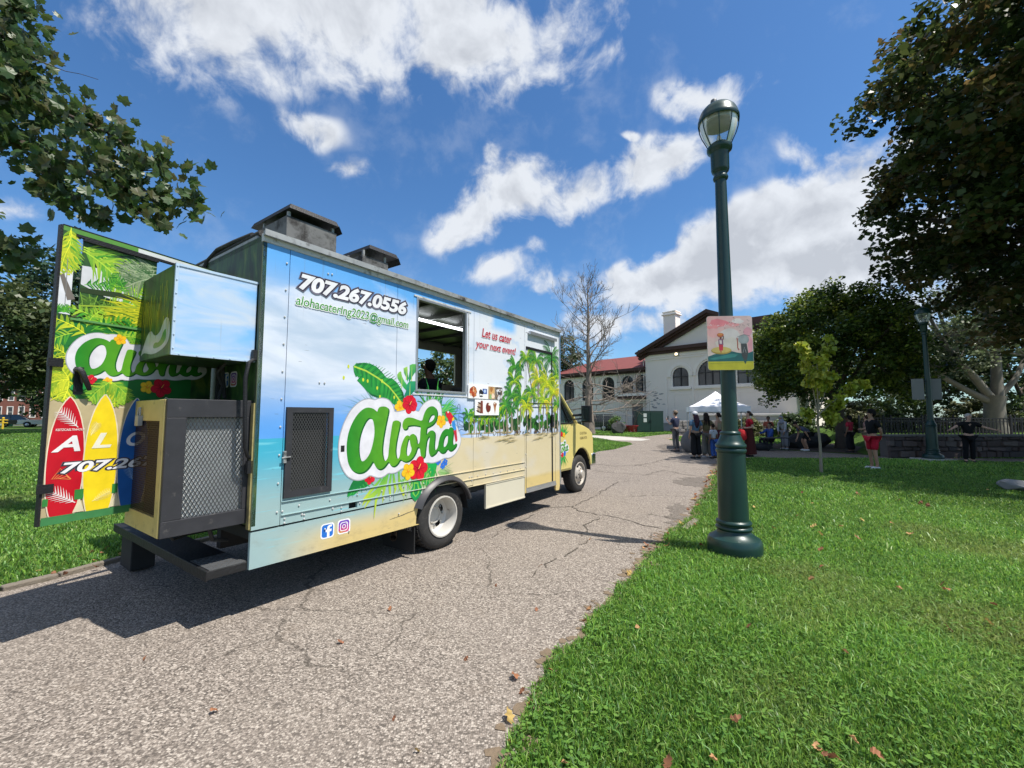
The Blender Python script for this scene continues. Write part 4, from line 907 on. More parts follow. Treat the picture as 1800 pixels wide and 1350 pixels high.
# print: clumps of leaves and flowers, the sign, contact lines
A = ART
p = Print(SF, 0.0012, 0.000004)
def lift(k=20): p.h += 0.000004 * k
G1, G2, G3, G4, Y1 = (0.015, 0.16, 0.035), (0.06, 0.34, 0.05), (0.02, 0.24, 0.06), (0.22, 0.50, 0.05), (0.55, 0.62, 0.04)
# fan of fine palm leaves behind the sign
for k in range(46):
    a = random.uniform(-0.5, 2.4); b0 = (random.uniform(-0.25, 0.1), random.uniform(1.5, 1.75)); L = random.uniform(0.22, 0.42)
    p.stroke([b0, (b0[0] + math.cos(a) * L * .6, b0[1] + math.sin(a) * L * .6), (b0[0] + math.cos(a) * L, b0[1] + math.sin(a) * L - 0.06)], [0.018, 0.014, 0.001], random.choice([G1, G2, G4, (0.10, 0.42, 0.10)]))
for k in range(36):
    a = random.uniform(-0.75, 0.75); L = random.uniform(0.26, 0.36); b0 = (0.0, 1.62)
    p.stroke([b0, (b0[0] + math.cos(a) * L, b0[1] + math.sin(a) * L)], [0.03, 0.001], random.choice([(0.02, 0.30, 0.06), (0.05, 0.42, 0.10), (0.16, 0.46, 0.12)]))
for k in range(26):
    a = random.uniform(1.6, 3.2); L = random.uniform(0.25, 0.5); b0 = (-0.85, 1.62)
    p.stroke([b0, (b0[0] + math.cos(a) * L, b0[1] + math.sin(a) * L * .7)], [0.012, 0.001], random.choice([(0.20, 0.46, 0.50), (0.10, 0.34, 0.22), (0.34, 0.58, 0.62)]))
for nm, c0, c1 in (('mon1', (0.02, 0.30, 0.08), (0.30, 0.55, 0.08)), ('mon2', (0.02, 0.28, 0.10), (0.35, 0.58, 0.08)), ('mon3', (0.015, 0.24, 0.10), (0.12, 0.42, 0.08)), ('mon4', (0.01, 0.20, 0.11), (0.03, 0.30, 0.12))):
    zz = [q[1] for q in A[nm]]; lo, hi = min(zz), max(zz)
    p.poly(A[nm], None, grad=lambda u, v: tuple(x + (y - x) * max(0, min(1, (v - lo) / (hi - lo))) ** 2 for x, y in zip(c0, c1)))
    cx = sum(q[0] for q in A[nm]) / len(A[nm]); 
    p.stroke([(cx, lo + .02), (cx, hi - .03)], [0.012, 0.002], (0.45, 0.62, 0.12))
bz = [q[0] for q in A['banana']]
p.poly(A['banana'], None, grad=lambda u, v: (0.008, 0.10, 0.03) if random.random() < 0.35 else (0.02, 0.24, 0.05))
cen = (sum(q[0] for q in A['banana']) / len(A['banana']), sum(q[1] for q in A['banana']) / len(A['banana']))
p.poly([(cen[0] + (q[0] - cen[0]) * .9, cen[1] + (q[1] - cen[1]) * .88) for q in A['banana']], None, grad=lambda u, v: (0.02, 0.22 + 0.08 * random.random(), 0.04))
rib = A['banana_rib']
for i in range(26):
    t = i / 25 * (len(rib) - 1); k = min(int(t), len(rib) - 2); f = t - k
    q = (rib[k][0] + (rib[k + 1][0] - rib[k][0]) * f, rib[k][1] + (rib[k + 1][1] - rib[k][1]) * f)
    d = math.atan2(rib[k + 1][1] - rib[k][1], rib[k + 1][0] - rib[k][0]); w = 0.16 * math.sin(math.pi * (0.1 + 0.85 * i / 25))
    for sd in (1, -1):
        p.stroke([q, (q[0] + math.cos(d + sd * 1.1) * w, q[1] + math.sin(d + sd * 1.1) * w)], [0.010, 0.004], (0.01, 0.12, 0.03) if i % 2 else (0.05, 0.34, 0.05))
for _ in range(9): 
    q = random.choice(rib); p.disc((q[0] + random.uniform(-.12, .05), q[1] + random.uniform(-.13, .0)), 0.012, Y1, 7, 0.02)
p.stroke(rib, [0.016] * (len(rib) - 1) + [0.022], (0.42, 0.58, 0.06))
p.poly(A['lowban'], None, grad=lambda u, v: (0.01, 0.14 + .14 * random.random(), 0.04))
for i in range(7): p.stroke([(-1.18 + i * .03, 0.86 + i * .015), (-1.23 + i * 0.055, 0.80 + i * .012)], [0.012, 0.002], (0.05, 0.33, 0.07))
p.poly(A['lowmon'], None, grad=lambda u, v: (0.015, 0.28 + .12 * random.random(), 0.07))
for k in range(60):
    a = random.uniform(-2.6, -0.6); b0 = (random.uniform(-0.62, -0.05), random.uniform(.86, 1.0)); L = random.uniform(0.10, 0.26)
    p.stroke([b0, (b0[0] + math.cos(a) * L, b0[1] + math.sin(a) * L)], [0.016, 0.001], random.choice([G2, G4, (0.12, 0.40, 0.08), (0.34, 0.50, 0.16)]))
for k in range(30):
    a = random.uniform(-1.0, 0.6); b0 = (-0.02, 0.93); L = random.uniform(0.12, 0.32)
    p.stroke([b0, (b0[0] + math.cos(a) * L, b0[1] + math.sin(a) * L * .8)], [0.010, 0.001], random.choice([(0.30, 0.45, 0.20), (0.20, 0.40, 0.12)]))
for fr_ in A['lowfr']: p.stroke(fr_, [0.022, 0.034, 0.03, 0.004][:len(fr_)], (0.10, 0.40, 0.06), (0.50, 0.58, 0.05))
p.poly(A['drop'], None, grad=lambda u, v: (0.012, 0.26, 0.07)); 
dc = (sum(q[0] for q in A['drop']) / 9, sum(q[1] for q in A['drop']) / 9 - .02)
p.poly([(dc[0] + (q[0] - dc[0]) * .62, dc[1] + (q[1] - dc[1]) * .62) for q in A['drop']], (0.16, 0.48, 0.06)); p.poly([(dc[0] + (q[0] - dc[0]) * .36, dc[1] + (q[1] - dc[1]) * .5) for q in A['drop']], (0.01, 0.22, 0.06))
for c, u, v, d in FLOWERS[:2]: p.hibiscus((u, v), d, c)
for c, u, v, d in FLOWERS[5:]: p.hibiscus((u, v), d, c)
# sign
def grow(pts, d):
    n = len(pts); res = []
    ar = sum(pts[i][0] * pts[(i + 1) % n][1] - pts[(i + 1) % n][0] * pts[i][1] for i in range(n))
    s_ = 1 if ar > 0 else -1
    for i in range(n):
        a, b = Vector(pts[i - 1]), Vector(pts[(i + 1) % n]); t = (b - a).normalized()
        res.append((pts[i][0] + t.y * d * s_, pts[i][1] - t.x * d * s_))
    return res
def smooth_loop(pts, it=2):
    for _ in range(it):
        q = []
        for i in range(len(pts)):
            a, b = pts[i], pts[(i + 1) % len(pts)]
            q += [(a[0] * .75 + b[0] * .25, a[1] * .75 + b[1] * .25), (a[0] * .25 + b[0] * .75, a[1] * .25 + b[1] * .75)]
        pts = q
    return pts
LET = smooth_loop(A['letters'], 2); HOL = [smooth_loop(A[k], 2) for k in ('hole_a', 'hole_o', 'hole_h', 'hole_e')]; BOR = smooth_loop(A['border'], 2)
def sign(pr, tf, s_=1.0, h_=0.00012):
    pr.poly([tf(q) for q in grow(BOR, 0.010)], (0.36, 0.37, 0.40)); pr.h += h_
    pr.poly([tf(q) for q in BOR], (0.68, 0.67, 0.71)); pr.h += h_
    sh = lambda q: tf((q[0] + 0.012, q[1] - 0.012))
    pr.poly([sh(q) for q in grow(LET, 0.004)], (0.008, 0.10, 0.02), [[sh(q) for q in h] for h in HOL]); pr.h += h_
    us = [q[0] for q in LET]; lo, hi = min(us), max(us)
    def gr(u, v): pass
    cols = []
    def gcol(q):
        t = (q[0] - lo) / (hi - lo); k = max(0, 1 - abs(t - 0.42) / 0.42)
        return (0.02 + 0.10 * k, 0.22 + 0.14 * k, 0.02)
    pr.h += h_
    loops = [[tf(q) for q in LET]] + [[tf(q) for q in h] for h in HOL]
    hh0 = pr.h
    pr.mb.plate(loops, 0, lambda u, v, hh=0.0: pr.fr(u, v, hh0 + hh), [gcol(q) for l_ in [LET] + HOL for q in l_])
    pr.h += h_
sign(p, lambda q: q)
p.poly(rect(-1.315, -1.275, 1.255, 1.315), (0.02, 0.02, 0.02))
for c, u, v, d in FLOWERS[2:5]: p.hibiscus((u, v), d, c)
p.hibiscus(FLOWERS[0][1:3], 0.10, 'r')
lift()
p.poly(A['parrot_red'], (0.58, 0.015, 0.03)); p.poly(A['parrot_tail'], (0.50, 0.03, 0.05)); p.poly(A['parrot_yel'], (0.80, 0.52, 0.03)); p.poly(A['parrot_blu'], (0.04, 0.26, 0.66))
q = A['parrot_red']; p.disc((q[1][0], q[1][1] - .015), 0.014, (0.85, 0.82, 0.78)); p.disc((q[1][0] - .002, q[1][1] - .014), 0.004, (0.02, 0.02, 0.02)); p.disc((q[0][0] + .006, q[0][1] - .022), 0.012, (0.12, 0.10, 0.09)); p.disc((q[5][0], q[5][1]), 0.014, (0.03, 0.20, 0.06))
p.stroke(A['shaka'] + [A['shaka'][0]], 0.006, (0.04, 0.06, 0.12))
for s_ in A['shaka2']: p.stroke(s_, 0.005, (0.04, 0.06, 0.12))
p.build('sign_print', truck)

# palm grove print at the front end
p = Print(SF, 0.0012, 0.0000010)
for _ in range(120):
    x = random.uniform(0.46, 2.95); p.disc((x, random.uniform(1.40, 1.52 + .06 * max(0, x - 1.2))), random.uniform(0.03, 0.07), random.choice([(0.012, 0.06, 0.015), (0.03, 0.13, 0.02), (0.05, 0.20, 0.02), (0.008, 0.03, 0.010)]), 8, random.uniform(.03, .07))
def hanging_frond(base, ang, L, cols, droop, ll, n=12):
    x, y = base; a = ang; pts = []; sg = 1 if math.cos(ang) >= 0 else -1
    for i in range(n + 1):
        pts.append((x, y)); x += math.cos(a) * L / n; y += math.sin(a) * L / n; a -= sg * droop / n * (.5 + 1.0 * i / n)
    c0, c1 = cols
    for i in range(1, n + 1):
        t = i / n; p0 = pts[i]; l_ = ll * (math.sin(math.pi * (.12 + .82 * t)) ** .7) * random.uniform(.75, 1.15)
        for k in (-1, 1):
            dx = k * .45 * l_ + sg * .25 * l_; k2 = random.random(); cc = tuple(q + (w - q) * k2 for q, w in zip(c0, c1))
            p.stroke([p0, (p0[0] + dx * .7, p0[1] - l_ * .35), (p0[0] + dx * .8, p0[1] - l_)], [.009, .008, .001], cc)
    p.stroke(pts, [.008] * n + [.001], tuple(min(1, q * 1.3) for q in c1))
def palm(cx, cz, foot, size, cols, n=11, trunk=True):
    if trunk:
        p.stroke([foot, ((foot[0] * .55 + cx * .45) + random.uniform(-.02, .02), (foot[1] + cz) / 2), (cx, cz)], [0.024, 0.017, 0.014], (0.36, 0.31, 0.24), (0.16, 0.12, 0.09))
        p.stroke([(foot[0] - 0.16, foot[1] - 0.015), (foot[0], foot[1])], [0.002, 0.02], (0.36, 0.29, 0.15))
    order = list(range(n)); random.shuffle(order)
    for k in order:
        a = math.pi * (-0.12 + 1.24 * (k + random.uniform(-.3, .3)) / (n - 1)); c_ = random.choice(cols); up = math.sin(a)
        hanging_frond((cx, cz), a, size * random.uniform(.85, 1.15), c_, 2.3 - 1.0 * max(0, up), size * .34)
Gs = [((0.006, 0.06, 0.02), (0.04, 0.22, 0.04)), ((0.012, 0.10, 0.025), (0.09, 0.32, 0.03))]
Ys = [((0.12, 0.28, 0.02), (0.56, 0.56, 0.02)), ((0.06, 0.24, 0.02), (0.34, 0.48, 0.02)), ((0.34, 0.36, 0.02), (0.72, 0.56, 0.03))]
for k in range(10): palm(0.52 + k * .11, 1.56 + random.uniform(-.05, .07) + .01 * k, (0.54 + k * .11, 1.365), 0.13, Gs + Ys[1:2], 8)
palm(2.72, 2.58, (2.82, 1.4), 0.36, Gs, 12); palm(2.90, 2.30, (2.93, 1.3), 0.30, Gs + Ys[1:2])
palm(1.60, 2.34, (1.68, 1.33), 0.22, Gs); palm(1.58, 2.12, (1.62, 1.36), 0.24, [Ys[1]] + Gs, 11, False); palm(1.50, 1.90, (1.5, 1.35), 0.24, Gs); palm(1.36, 1.74, (1.38, 1.35), 0.19, Gs + Ys[1:2])
palm(1.92, 2.50, (2.12, 1.9), 0.24, Gs + [Ys[1], Ys[1]]); palm(2.22, 2.50, (2.26, 1.9), 0.25, Gs + [Ys[1], Ys[1]])
palm(1.76, 1.86, (1.72, 1.32), 0.22, Gs + [Ys[1]]); palm(2.06, 1.96, (2.02, 1.33), 0.22, Gs + [Ys[1]]); palm(1.92, 1.74, (1.95, 1.32), 0.22, Ys[:2] + [Ys[2]])
palm(2.28, 2.18, (2.30, 1.31), 0.30, Ys + Gs[:1], 13); palm(2.56, 2.14, (2.56, 1.28), 0.32, Ys[:2] + [Ys[0]], 13)
palm(2.45, 1.84, (2.40, 1.30), 0.24, Ys + Gs[:1]); palm(2.78, 2.00, (2.80, 1.29), 0.28, Ys); palm(2.92, 1.78, (2.88, 1.29), 0.2, Gs + Ys[:1])
for _ in range(26): p.disc((random.uniform(0.7, 2.95), random.uniform(1.335, 1.37)), random.uniform(.012, .03), random.choice([(0.55, 0.58, 0.62), (0.10, 0.07, 0.05), (0.16, 0.28, 0.36), (0.05, 0.06, 0.03)]), 7)
for _ in range(16):
    x = random.uniform(0.5, 2.8); y = random.uniform(1.18, 1.31); p.stroke([(x, y), (x + .12, y + .02), (x + .25, y + .015)], [0.002, 0.014, 0.002], (0.38, 0.31, 0.16))
for _ in range(22):
    x = random.uniform(0.5, 2.95); p.stroke([(x, 1.315), (x + random.uniform(-.03, .03), 1.45)], [0.009, 0.006], (0.22, 0.17, 0.11))
def clip_grove(pr):
    # the print stops at the sand line and at the vehicle's edges
    pr.mb.v = [(min(max(v[0], 0.36), 2.975), v[1], max(v[2], 1.16)) for v in pr.mb.v]
clip_grove(p)
p.build('palm_print', truck)
# contact lines
p = Print(SF, 0.0052, 0.000004)
p.text('707.267.0556', -1.775, 2.715, 1.225, 0.152, (0.74, 0.74, 0.76), 0.22, 0.048, [(0.085, (0.16, 0.15, 0.20)), (0.060, (0.035, 0.03, 0.05))], 0.0, 1.0)
p.build('phone_number', truck); p = Print(SF, 0.0052, 0.000004)
p.text('alohacatering2023@gmail.com', -1.795, 2.545, 1.275, 0.118, (0.05, 0.25, 0.03), 0.16, 0.010, [(0.06, (0.72, 0.74, 0.74))], 0.0, 1.0)
p.build('email_address', truck); p = Print(SF, 0.0052, 0.000004)
p.text('Let us cater', 0.79, 2.680, 0.71, 0.125, (0.42, 0.010, 0.03), 0.22, 0.022, [(0.036, (0.66, 0.64, 0.68))])
p.build('slogan_line', truck); p = Print(SF, 0.0052, 0.000004)
p.text('your next event!', 0.655, 2.490, 0.96, 0.140, (0.42, 0.010, 0.03), 0.22, 0.022, [(0.036, (0.66, 0.64, 0.68))])
p.build('slogan_line', truck)
# social icons on the skirt
def rrect(cx, cz, w, h, r, n=5):
    o_ = []
    for (sx, sz, a0) in ((1, 1, 0), (-1, 1, .5), (-1, -1, 1), (1, -1, 1.5)):
        for k in range(n + 1):
            a = math.pi * (a0 + 0.5 * k / n); o_.append((cx + sx * (w / 2 - r) + r * math.cos(a), cz + sz * (h / 2 - r) + r * math.sin(a)))
    return o_
def ring(c, r, w, n=18):
    return [(c[0] + r * math.cos(2 * math.pi * k / n), c[1] + r * math.sin(2 * math.pi * k / n)) for k in range(n)], [(c[0] + (r - w) * math.cos(2 * math.pi * k / n), c[1] + (r - w) * math.sin(2 * math.pi * k / n)) for k in range(n)]
def icons(pr, c1, c2, s_, dim=1.0, which=0):
    W = (0.80 * dim,) * 3
    x, z = c1
    if which == 1: return icon_camera(pr, c2, s_, dim)
    pr.poly(rrect(x, z, .135 * s_, .135 * s_, .03 * s_), W); pr.h += .0001
    pr.poly(rrect(x, z, .112 * s_, .112 * s_, .024 * s_), (0.02 * dim, 0.15 * dim, 0.55 * dim)); pr.h += .0001
    F_ = [(-.012, -.056), (.012, -.056), (.012, -.01), (.030, -.01), (.034, .012), (.012, .012), (.012, .024), (.018, .032), (.034, .032), (.034, .050), (.012, .050), (-.006, .042), (-.012, .026), (-.012, .012), (-.026, .012), (-.026, -.01), (-.012, -.01)]
    pr.poly([(x + .008 * s_ + a * s_, z + b * s_) for a, b in F_], W)
def icon_camera(pr, c2, s_, dim):
    W = (0.80 * dim,) * 3
    x, z = c2
    pr.poly(rrect(x, z, .135 * s_, .135 * s_, .03 * s_), W); pr.h += .0001
    pr.poly(rrect(x, z, .112 * s_, .112 * s_, .026 * s_), None, grad=lambda u, v: tuple(dim * q for q in ((0.62, 0.30, 0.06) if (v < z - .03 * s_ and u < x) else (0.55, 0.04, 0.20) if v < z + .02 * s_ else (0.16, 0.06, 0.45)))); pr.h += .0001
    o_, i_ = rrect(x, z, .082 * s_, .082 * s_, .022 * s_), rrect(x, z, .066 * s_, .066 * s_, .016 * s_)
    pr.poly(o_, W, [i_]); o_, i_ = ring((x, z), .020 * s_, .007 * s_); pr.poly(o_, W, [i_]); pr.disc((x + .023 * s_, z + .023 * s_), .004 * s_, W, 8)
p = Print(plane_frame((0, 0.004, 0), (1, 0, 0), (0, 0, 1), (0, -1, 0)), 0.001, 0.00002)
icons(p, (-1.421, 0.548), (-1.253, 0.553), 1.0, 1.0, 0); p.build('social_icon', truck)
p = Print(plane_frame((0, 0.004, 0), (1, 0, 0), (0, 0, 1), (0, -1, 0)), 0.001, 0.00002)
icons(p, (-1.421, 0.548), (-1.253, 0.553), 1.0, 1.0, 1); p.build('social_icon', truck)
p = Print(plane_frame((0, 0.004, 0), (1, 0, 0), (0, 0, 1), (0, -1, 0)), 0.001, 0.00002)
for _ in range(12):
    x = random.uniform(-0.75, -0.42); p.stroke([(x, 0.52 + (x + .6) * .1), (x + random.uniform(.04, .14), 0.53 + (x + .6) * .12)], [0.004, 0.002], (0.10, 0.09, 0.07))
p.build('scratches', truck)

# expanded metal grilles
def lattice(frame, u0, u1, v0, v1, du, dv, w=0.006, d=0.006):
    mb = MB(); dirs = []
    nu = int(round((u1 - u0) / du)); nv = int(round((v1 - v0) / dv)); du = (u1 - u0) / nu; dv = (v1 - v0) / nv
    for i in range(nu):
        for j in range(nv):
            a, b = u0 + i * du, v0 + j * dv
            for (p0, p1) in (((0, .5), (.5, 1)), ((.5, 1), (1, .5)), ((1, .5), (.5, 0)), ((.5, 0), (0, .5))):
                P = Vector((a + p0[0] * du, b + p0[1] * dv)); Q = Vector((a + p1[0] * du, b + p1[1] * dv))
                t = (Q - P).normalized(); nn = Vector((-t.y, t.x)) * w / 2
                vs = [frame(*(P + nn), d), frame(*(P - nn), d), frame(*(Q - nn), d), frame(*(Q + nn), d), frame(*(P + nn), 0), frame(*(P - nn), 0), frame(*(Q - nn), 0), frame(*(Q + nn), 0)]
                mb.add(vs, [(0, 1, 2, 3), (0, 4, 5, 1), (2, 6, 7, 3)])
    return mb
mb = MB(); P0 = plane_frame((0, -0.004, 0), (1, 0, 0), (0, 0, 1), (0, -1, 0))
mb.plate([rect(-1.842, -1.408, 0.905, 1.672), rect(-1.79, -1.455, 0.958, 1.625)[::-1]], 0.0, lambda u, v, h=0: P0(u, v, .016 + h))
for a0, a1, z0, z1 in ((-1.842, -1.79, .905, 1.672), (-1.455, -1.408, .905, 1.672), (-1.79, -1.455, .905, .958), (-1.79, -1.455, 1.625, 1.672)): mb.box(a0, a1, -0.0185, 0.002, z0, z1)
mb.build('vent_grille', worn_black, truck)
lattice(plane_frame((0, -0.008, 0), (1, 0, 0), (0, 0, 1), (0, -1, 0)), -1.79, -1.455, 0.958, 1.625, 0.0239, 0.0415, .0042).build('vent_mesh', mat('grey_mesh', (0.085, 0.085, 0.085), .5, .3), truck, recalc=False)
mb = MB(); mb.box(-1.80, -1.45, 0.06, 0.10, 0.94, 1.64); mb.box(-1.22, -1.10, 0.05, 0.08, 0.70, 0.78); mb.build('vent_backing', dark_under, truck)  # dark sheets stand in for the unlit cavity behind the vents
mb = MB(); mb.box(-1.86, -1.835, -0.03, -0.005, 1.20, 1.30); mb.bar((-1.875, -0.03, 1.245), (-1.80, -0.03, 1.25), .012); mb.build('latch', galv, truck, bevel=0.003)

# side door with printed film, seam lines and handle
mb = MB(); mb.box(1.905, 2.72, 0.002, 0.03, 0.475, 2.918); mb.box(2.735, 2.835, 0.002, 0.03, 0.475, 2.918)
sd = mb.build('side_door', WRAP, truck)
mb = MB(); mb.box(2.706, 2.742, -0.006, 0.02, 0.48, 2.70); mb.box(1.90, 2.74, -0.010, 0.0, 2.66, 2.70); mb.box(1.90, 1.906, -0.004, 0.0, .48, 2.66); mb.build('door_edge', black_steel, sd)
mb = MB(); mb.box(2.66, 2.71, -0.05, -0.006, 1.40, 1.62); mb.build('door_handle', black_steel, sd, bevel=0.012)
mb = MB(); mb.box(1.96, 2.84, -0.05, -0.012, 2.90, 2.955); mb.build('door_rain_lip', alu, truck, bevel=0.004)
mb = MB(); mb.box(1.90, 2.84, -0.015, 0.06, 0.40, 0.43); mb.box(1.90, 2.84, -0.008, 0.06, 0.432, 0.452); mb.box(1.90, 2.84, -0.003, 0.06, 0.455, 0.472); mb.build('door_sill', alu, truck)
mb = MB(); mb.box(1.93, 2.70, -0.0075, -0.0015, 1.795, 1.805); mb.box(1.93, 2.70, -0.0075, -0.0015, 1.735, 1.742); mb.build('film_seam', black_steel, sd)

# rear: two boxes, bumper deck, hinged door, roof ducts
def shell(a0, a1, b0, b1, z0, z1): return [(a0, b0, z0), (a1, b0, z0), (a1, b1, z0), (a0, b1, z0), (a0, b0, z1), (a1, b0, z1), (a1, b1, z1), (a0, b1, z1)]
mb = MB(); mb.box(-2.645, -2.082, 0.06, 0.845, 2.035, 2.70)
ub = mb.build('upper_storage_box', JUNGLE, truck, bevel=0.008)
def boxwrap():
    m, n, l, b = new_mat('printed_cloud_panel')
    tc = n.new('ShaderNodeTexCoord'); mp = n.new('ShaderNodeMapping'); mp.inputs[3].default_value = (1.3, 1, 4.2); l.new(tc.outputs['Object'], mp.inputs[0])
    nz = n.new('ShaderNodeTexNoise'); nz.inputs['Scale'].default_value = 1.2; nz.inputs['Detail'].default_value = 7; nz.inputs['Distortion'].default_value = 0.7; l.new(mp.outputs[0], nz.inputs['Vector'])
    rp = n.new('ShaderNodeValToRGB'); e = rp.color_ramp.elements; e[0].position = 0.36; e[0].color = (0.20, 0.44, 0.76, 1); e[1].position = 0.60; e[1].color = (0.50, 0.57, 0.66, 1)
    l.new(nz.outputs[0], rp.inputs[0])
    mp2 = n.new('ShaderNodeMapping'); mp2.inputs[3].default_value = (40, 1, 2.0); l.new(tc.outputs['Object'], mp2.inputs[0])
    n2 = n.new('ShaderNodeTexNoise'); n2.inputs['Scale'].default_value = 1.0; n2.inputs['Detail'].default_value = 3; l.new(mp2.outputs[0], n2.inputs['Vector'])
    mr = n.new('ShaderNodeMapRange'); mr.inputs[1].default_value = 0.66; mr.inputs[2].default_value = 0.76; mr.inputs[4].default_value = 0.45; l.new(n2.outputs[0], mr.inputs[0])
    mx = n.new('ShaderNodeMix'); mx.data_type = 'RGBA'; l.new(mr.outputs[0], mx.inputs[0]); l.new(rp.outputs[0], mx.inputs[6]); mx.inputs[7].default_value = (0.30, 0.36, 0.42, 1)
    l.new(mx.outputs[2], b.inputs['Base Color']); setin(b, Roughness=0.35)
    return m
mb = MB(); mb.box(-2.635, -2.09, 0.048, 0.060, 2.043, 2.692); mb.build('box_door', boxwrap(), ub, bevel=0.002)
mb = MB()
for a0, a1, z0, z1 in ((-2.647, -2.628, 2.033, 2.702), (-2.628, -2.085, 2.684, 2.702), (-2.628, -2.085, 2.033, 2.048)): mb.box(a0, a1, 0.042, 0.0595, z0, z1)
for a in (-2.637,): 
    for z in np.arange(2.08, 2.69, .1): mb.ball((a, .041, z), .006, 6, 4)
for a in np.arange(-2.6, -2.1, .11): mb.ball((a, .041, 2.04), .006, 6, 4)
mb.build('box_edge_trim', mat('pale_blue_trim', (0.40, 0.52, 0.66), 0.4), ub)
pr = Print(plane_frame((-2.645, 0, 0), (0, -1, 0), (0, 0, 1), (-1, 0, 0)), 0.0008, 0.00001)
pr.poly(smooth_loop([(-0.74, 2.06), (-0.66, 2.10), (-0.45, 2.06), (-0.20, 2.09), (-.09, 2.15), (-0.10, 2.27), (-0.16, 2.33), (-0.24, 2.30), (-0.30, 2.22), (-0.42, 2.20), (-0.5, 2.26), (-0.58, 2.24), (-0.66, 2.16)]), (0.46, 0.48, 0.44))
pr.poly(smooth_loop([(-0.45, 2.10), (-0.2, 2.12), (-.15, 2.2), (-0.2, 2.25), (-0.3, 2.14), (-0.42, 2.16)]), (0.08, 0.25, 0.05))
for k in range(40):
    u = random.uniform(-0.8, -0.12); v = random.uniform(2.3, 2.62); pr.stroke([(u, v), (u + random.uniform(-.03, .03), v - random.uniform(.1, .25))], [0.012, 0.002], random.choice([(0.30, 0.30, 0.02), (0.14, 0.24, 0.03), (0.40, 0.36, 0.03)]))
pr.build('box_print', ub)

cage_fr = MB()
z0, z1, a0, a1, c0, c1 = 0.745, 1.72, -2.645, -2.082, 0.055, 0.85
T = 0.10
cage_fr.box(a0, a1, c0, c0 + .03, z1 - .135, z1); cage_fr.box(a0, a1, c0, c0 + .03, z0, z0 + .115); cage_fr.box(a0, a0 + .12, c0, c0 + .03, z0 + .115, z1 - .135); cage_fr.box(a1 - .05, a1, c0, c0 + .03, z0 + .115, z1 - .135)
cage_fr.box(a0, a1, c0 + .031, c1, z1 - .03, z1 - .002); cage_fr.box(a0 + .002, a1, c0 + .031, c1 - .002, z0 + .002, z0 + .03); cage_fr.box(a0 + .03, a1, c1 - .03, c1, z0 + .031, z1 - .031)
cg = cage_fr.build('generator_cage', worn_black, truck, bevel=0.004)
lattice(plane_frame((0, c0 + .012, 0), (1, 0, 0), (0, 0, 1), (0, -1, 0)), a0 + .12, a1 - .05, z0 + .115, z1 - .135, 0.0262, 0.047, 0.0065, 0.005).build('cage_mesh', mat('dark_mesh', (0.05, 0.052, 0.055), 0.5, 0.3), cg, recalc=False)
mb = MB(); mb.box(a0 + .05, a1 - .03, c0 + .05, c0 + .09, z0 + .06, z1 - .10); mb.build('cage_backing', mat('galvanised_core', (0.46, 0.48, 0.48), 0.6, 0.0, 0.35, 5), cg)
mb = MB()
for b0, b1, y0, y1 in ((c0 + .031, c0 + .12, z0, z1 - .005), (c1 - .07, c1, z0, z1 - .005), (c0 + .12, c1 - .07, z0, z0 + .13), (c0 + .12, c1 - .07, z1 - .16, z1 - .005)): mb.box(a0 - .006, a0 + .028, b0, b1, y0, y1)
cd = mb.build('cage_door', yellowish, cg, bevel=0.004)
lattice(plane_frame((a0 + .008, 0, 0), (0, -1, 0), (0, 0, 1), (-1, 0, 0)), -(c1 - .07), -(c0 + .12), z0 + .13, z1 - .16, 0.030, 0.032, 0.006, 0.005).build('door_mesh', mat('rusty_mesh', (0.07, 0.045, 0.03), 0.6, 0.3), cd, recalc=False)
mb = MB(); mb.box(a0 + .09, a0 + .12, c0 + .05, c1 - .05, z0 + .05, z1 - .05); mb.build('cage_inner', dark_under, cg)
mb = MB(); mb.box(a0 - .035, a0 - .006, c1 - .30, c1 - .22, 1.52, 1.60); mb.tube([(a0 - .02, c1 - .285, 1.60), (a0 - .02, c1 - .28, 1.66), (a0 - .02, c1 - .24, 1.66), (a0 - .02, c1 - .235, 1.60)], .007, 6); mb.build('padlock', galv, cd, bevel=0.004)
mb = MB(); mb.box(-2.36, -2.082, 0.03, 2.45, 0.385, 0.45); mb.box(-2.362, -2.35, 0.03, 2.45, 0.375, 0.455); mb.build('bumper_deck', mat('deck_black', (0.016, 0.016, 0.017), .6, .2, .4, 8, bump=.3, bscale=40, dirt=((0.07, 0.065, 0.06), 9, .62)), truck, bevel=0.006)
mb = MB(); mb.box(-2.34, -2.09, 0.035, 0.40, 0.451, 0.456)
for i in range(9):
    for j in range(10):
        x, y = -2.32 + i * .026, 0.05 + j * .034; mb.bar((x - .007, y - .005 * (-1) ** (i + j), .457), (x + .007, y + .005 * (-1) ** (i + j), .457), .004, .004)
mb.build('tread_plate', mat('tread_metal', (0.16, 0.165, 0.17), 0.45, 0.6, 0.3, 12), truck)
mb = MB(); mb.box(-2.30, -2.10, 2.05, 2.40, 0.02, 0.36); mb.build('step_bracket', dark_under, truck, bevel=0.01)
# grab rails beside the boxes
mb = MB(); mb.tube([(-2.10, 0.02, 2.06), (-2.16, -0.02, 2.02), (-2.18, -0.02, 1.9), (-2.17, -.02, 1.6), (-2.16, -.02, 1.35), (-2.13, .0, 1.28), (-2.09, .02, 1.26)], .015, 8); mb.box(-2.125, -2.085, 0.0, .04, 1.14, 1.24); mb.box(-2.12, -2.08, .0, .04, 2.05, 2.13); mb.build('grab_rail', black_steel, truck)
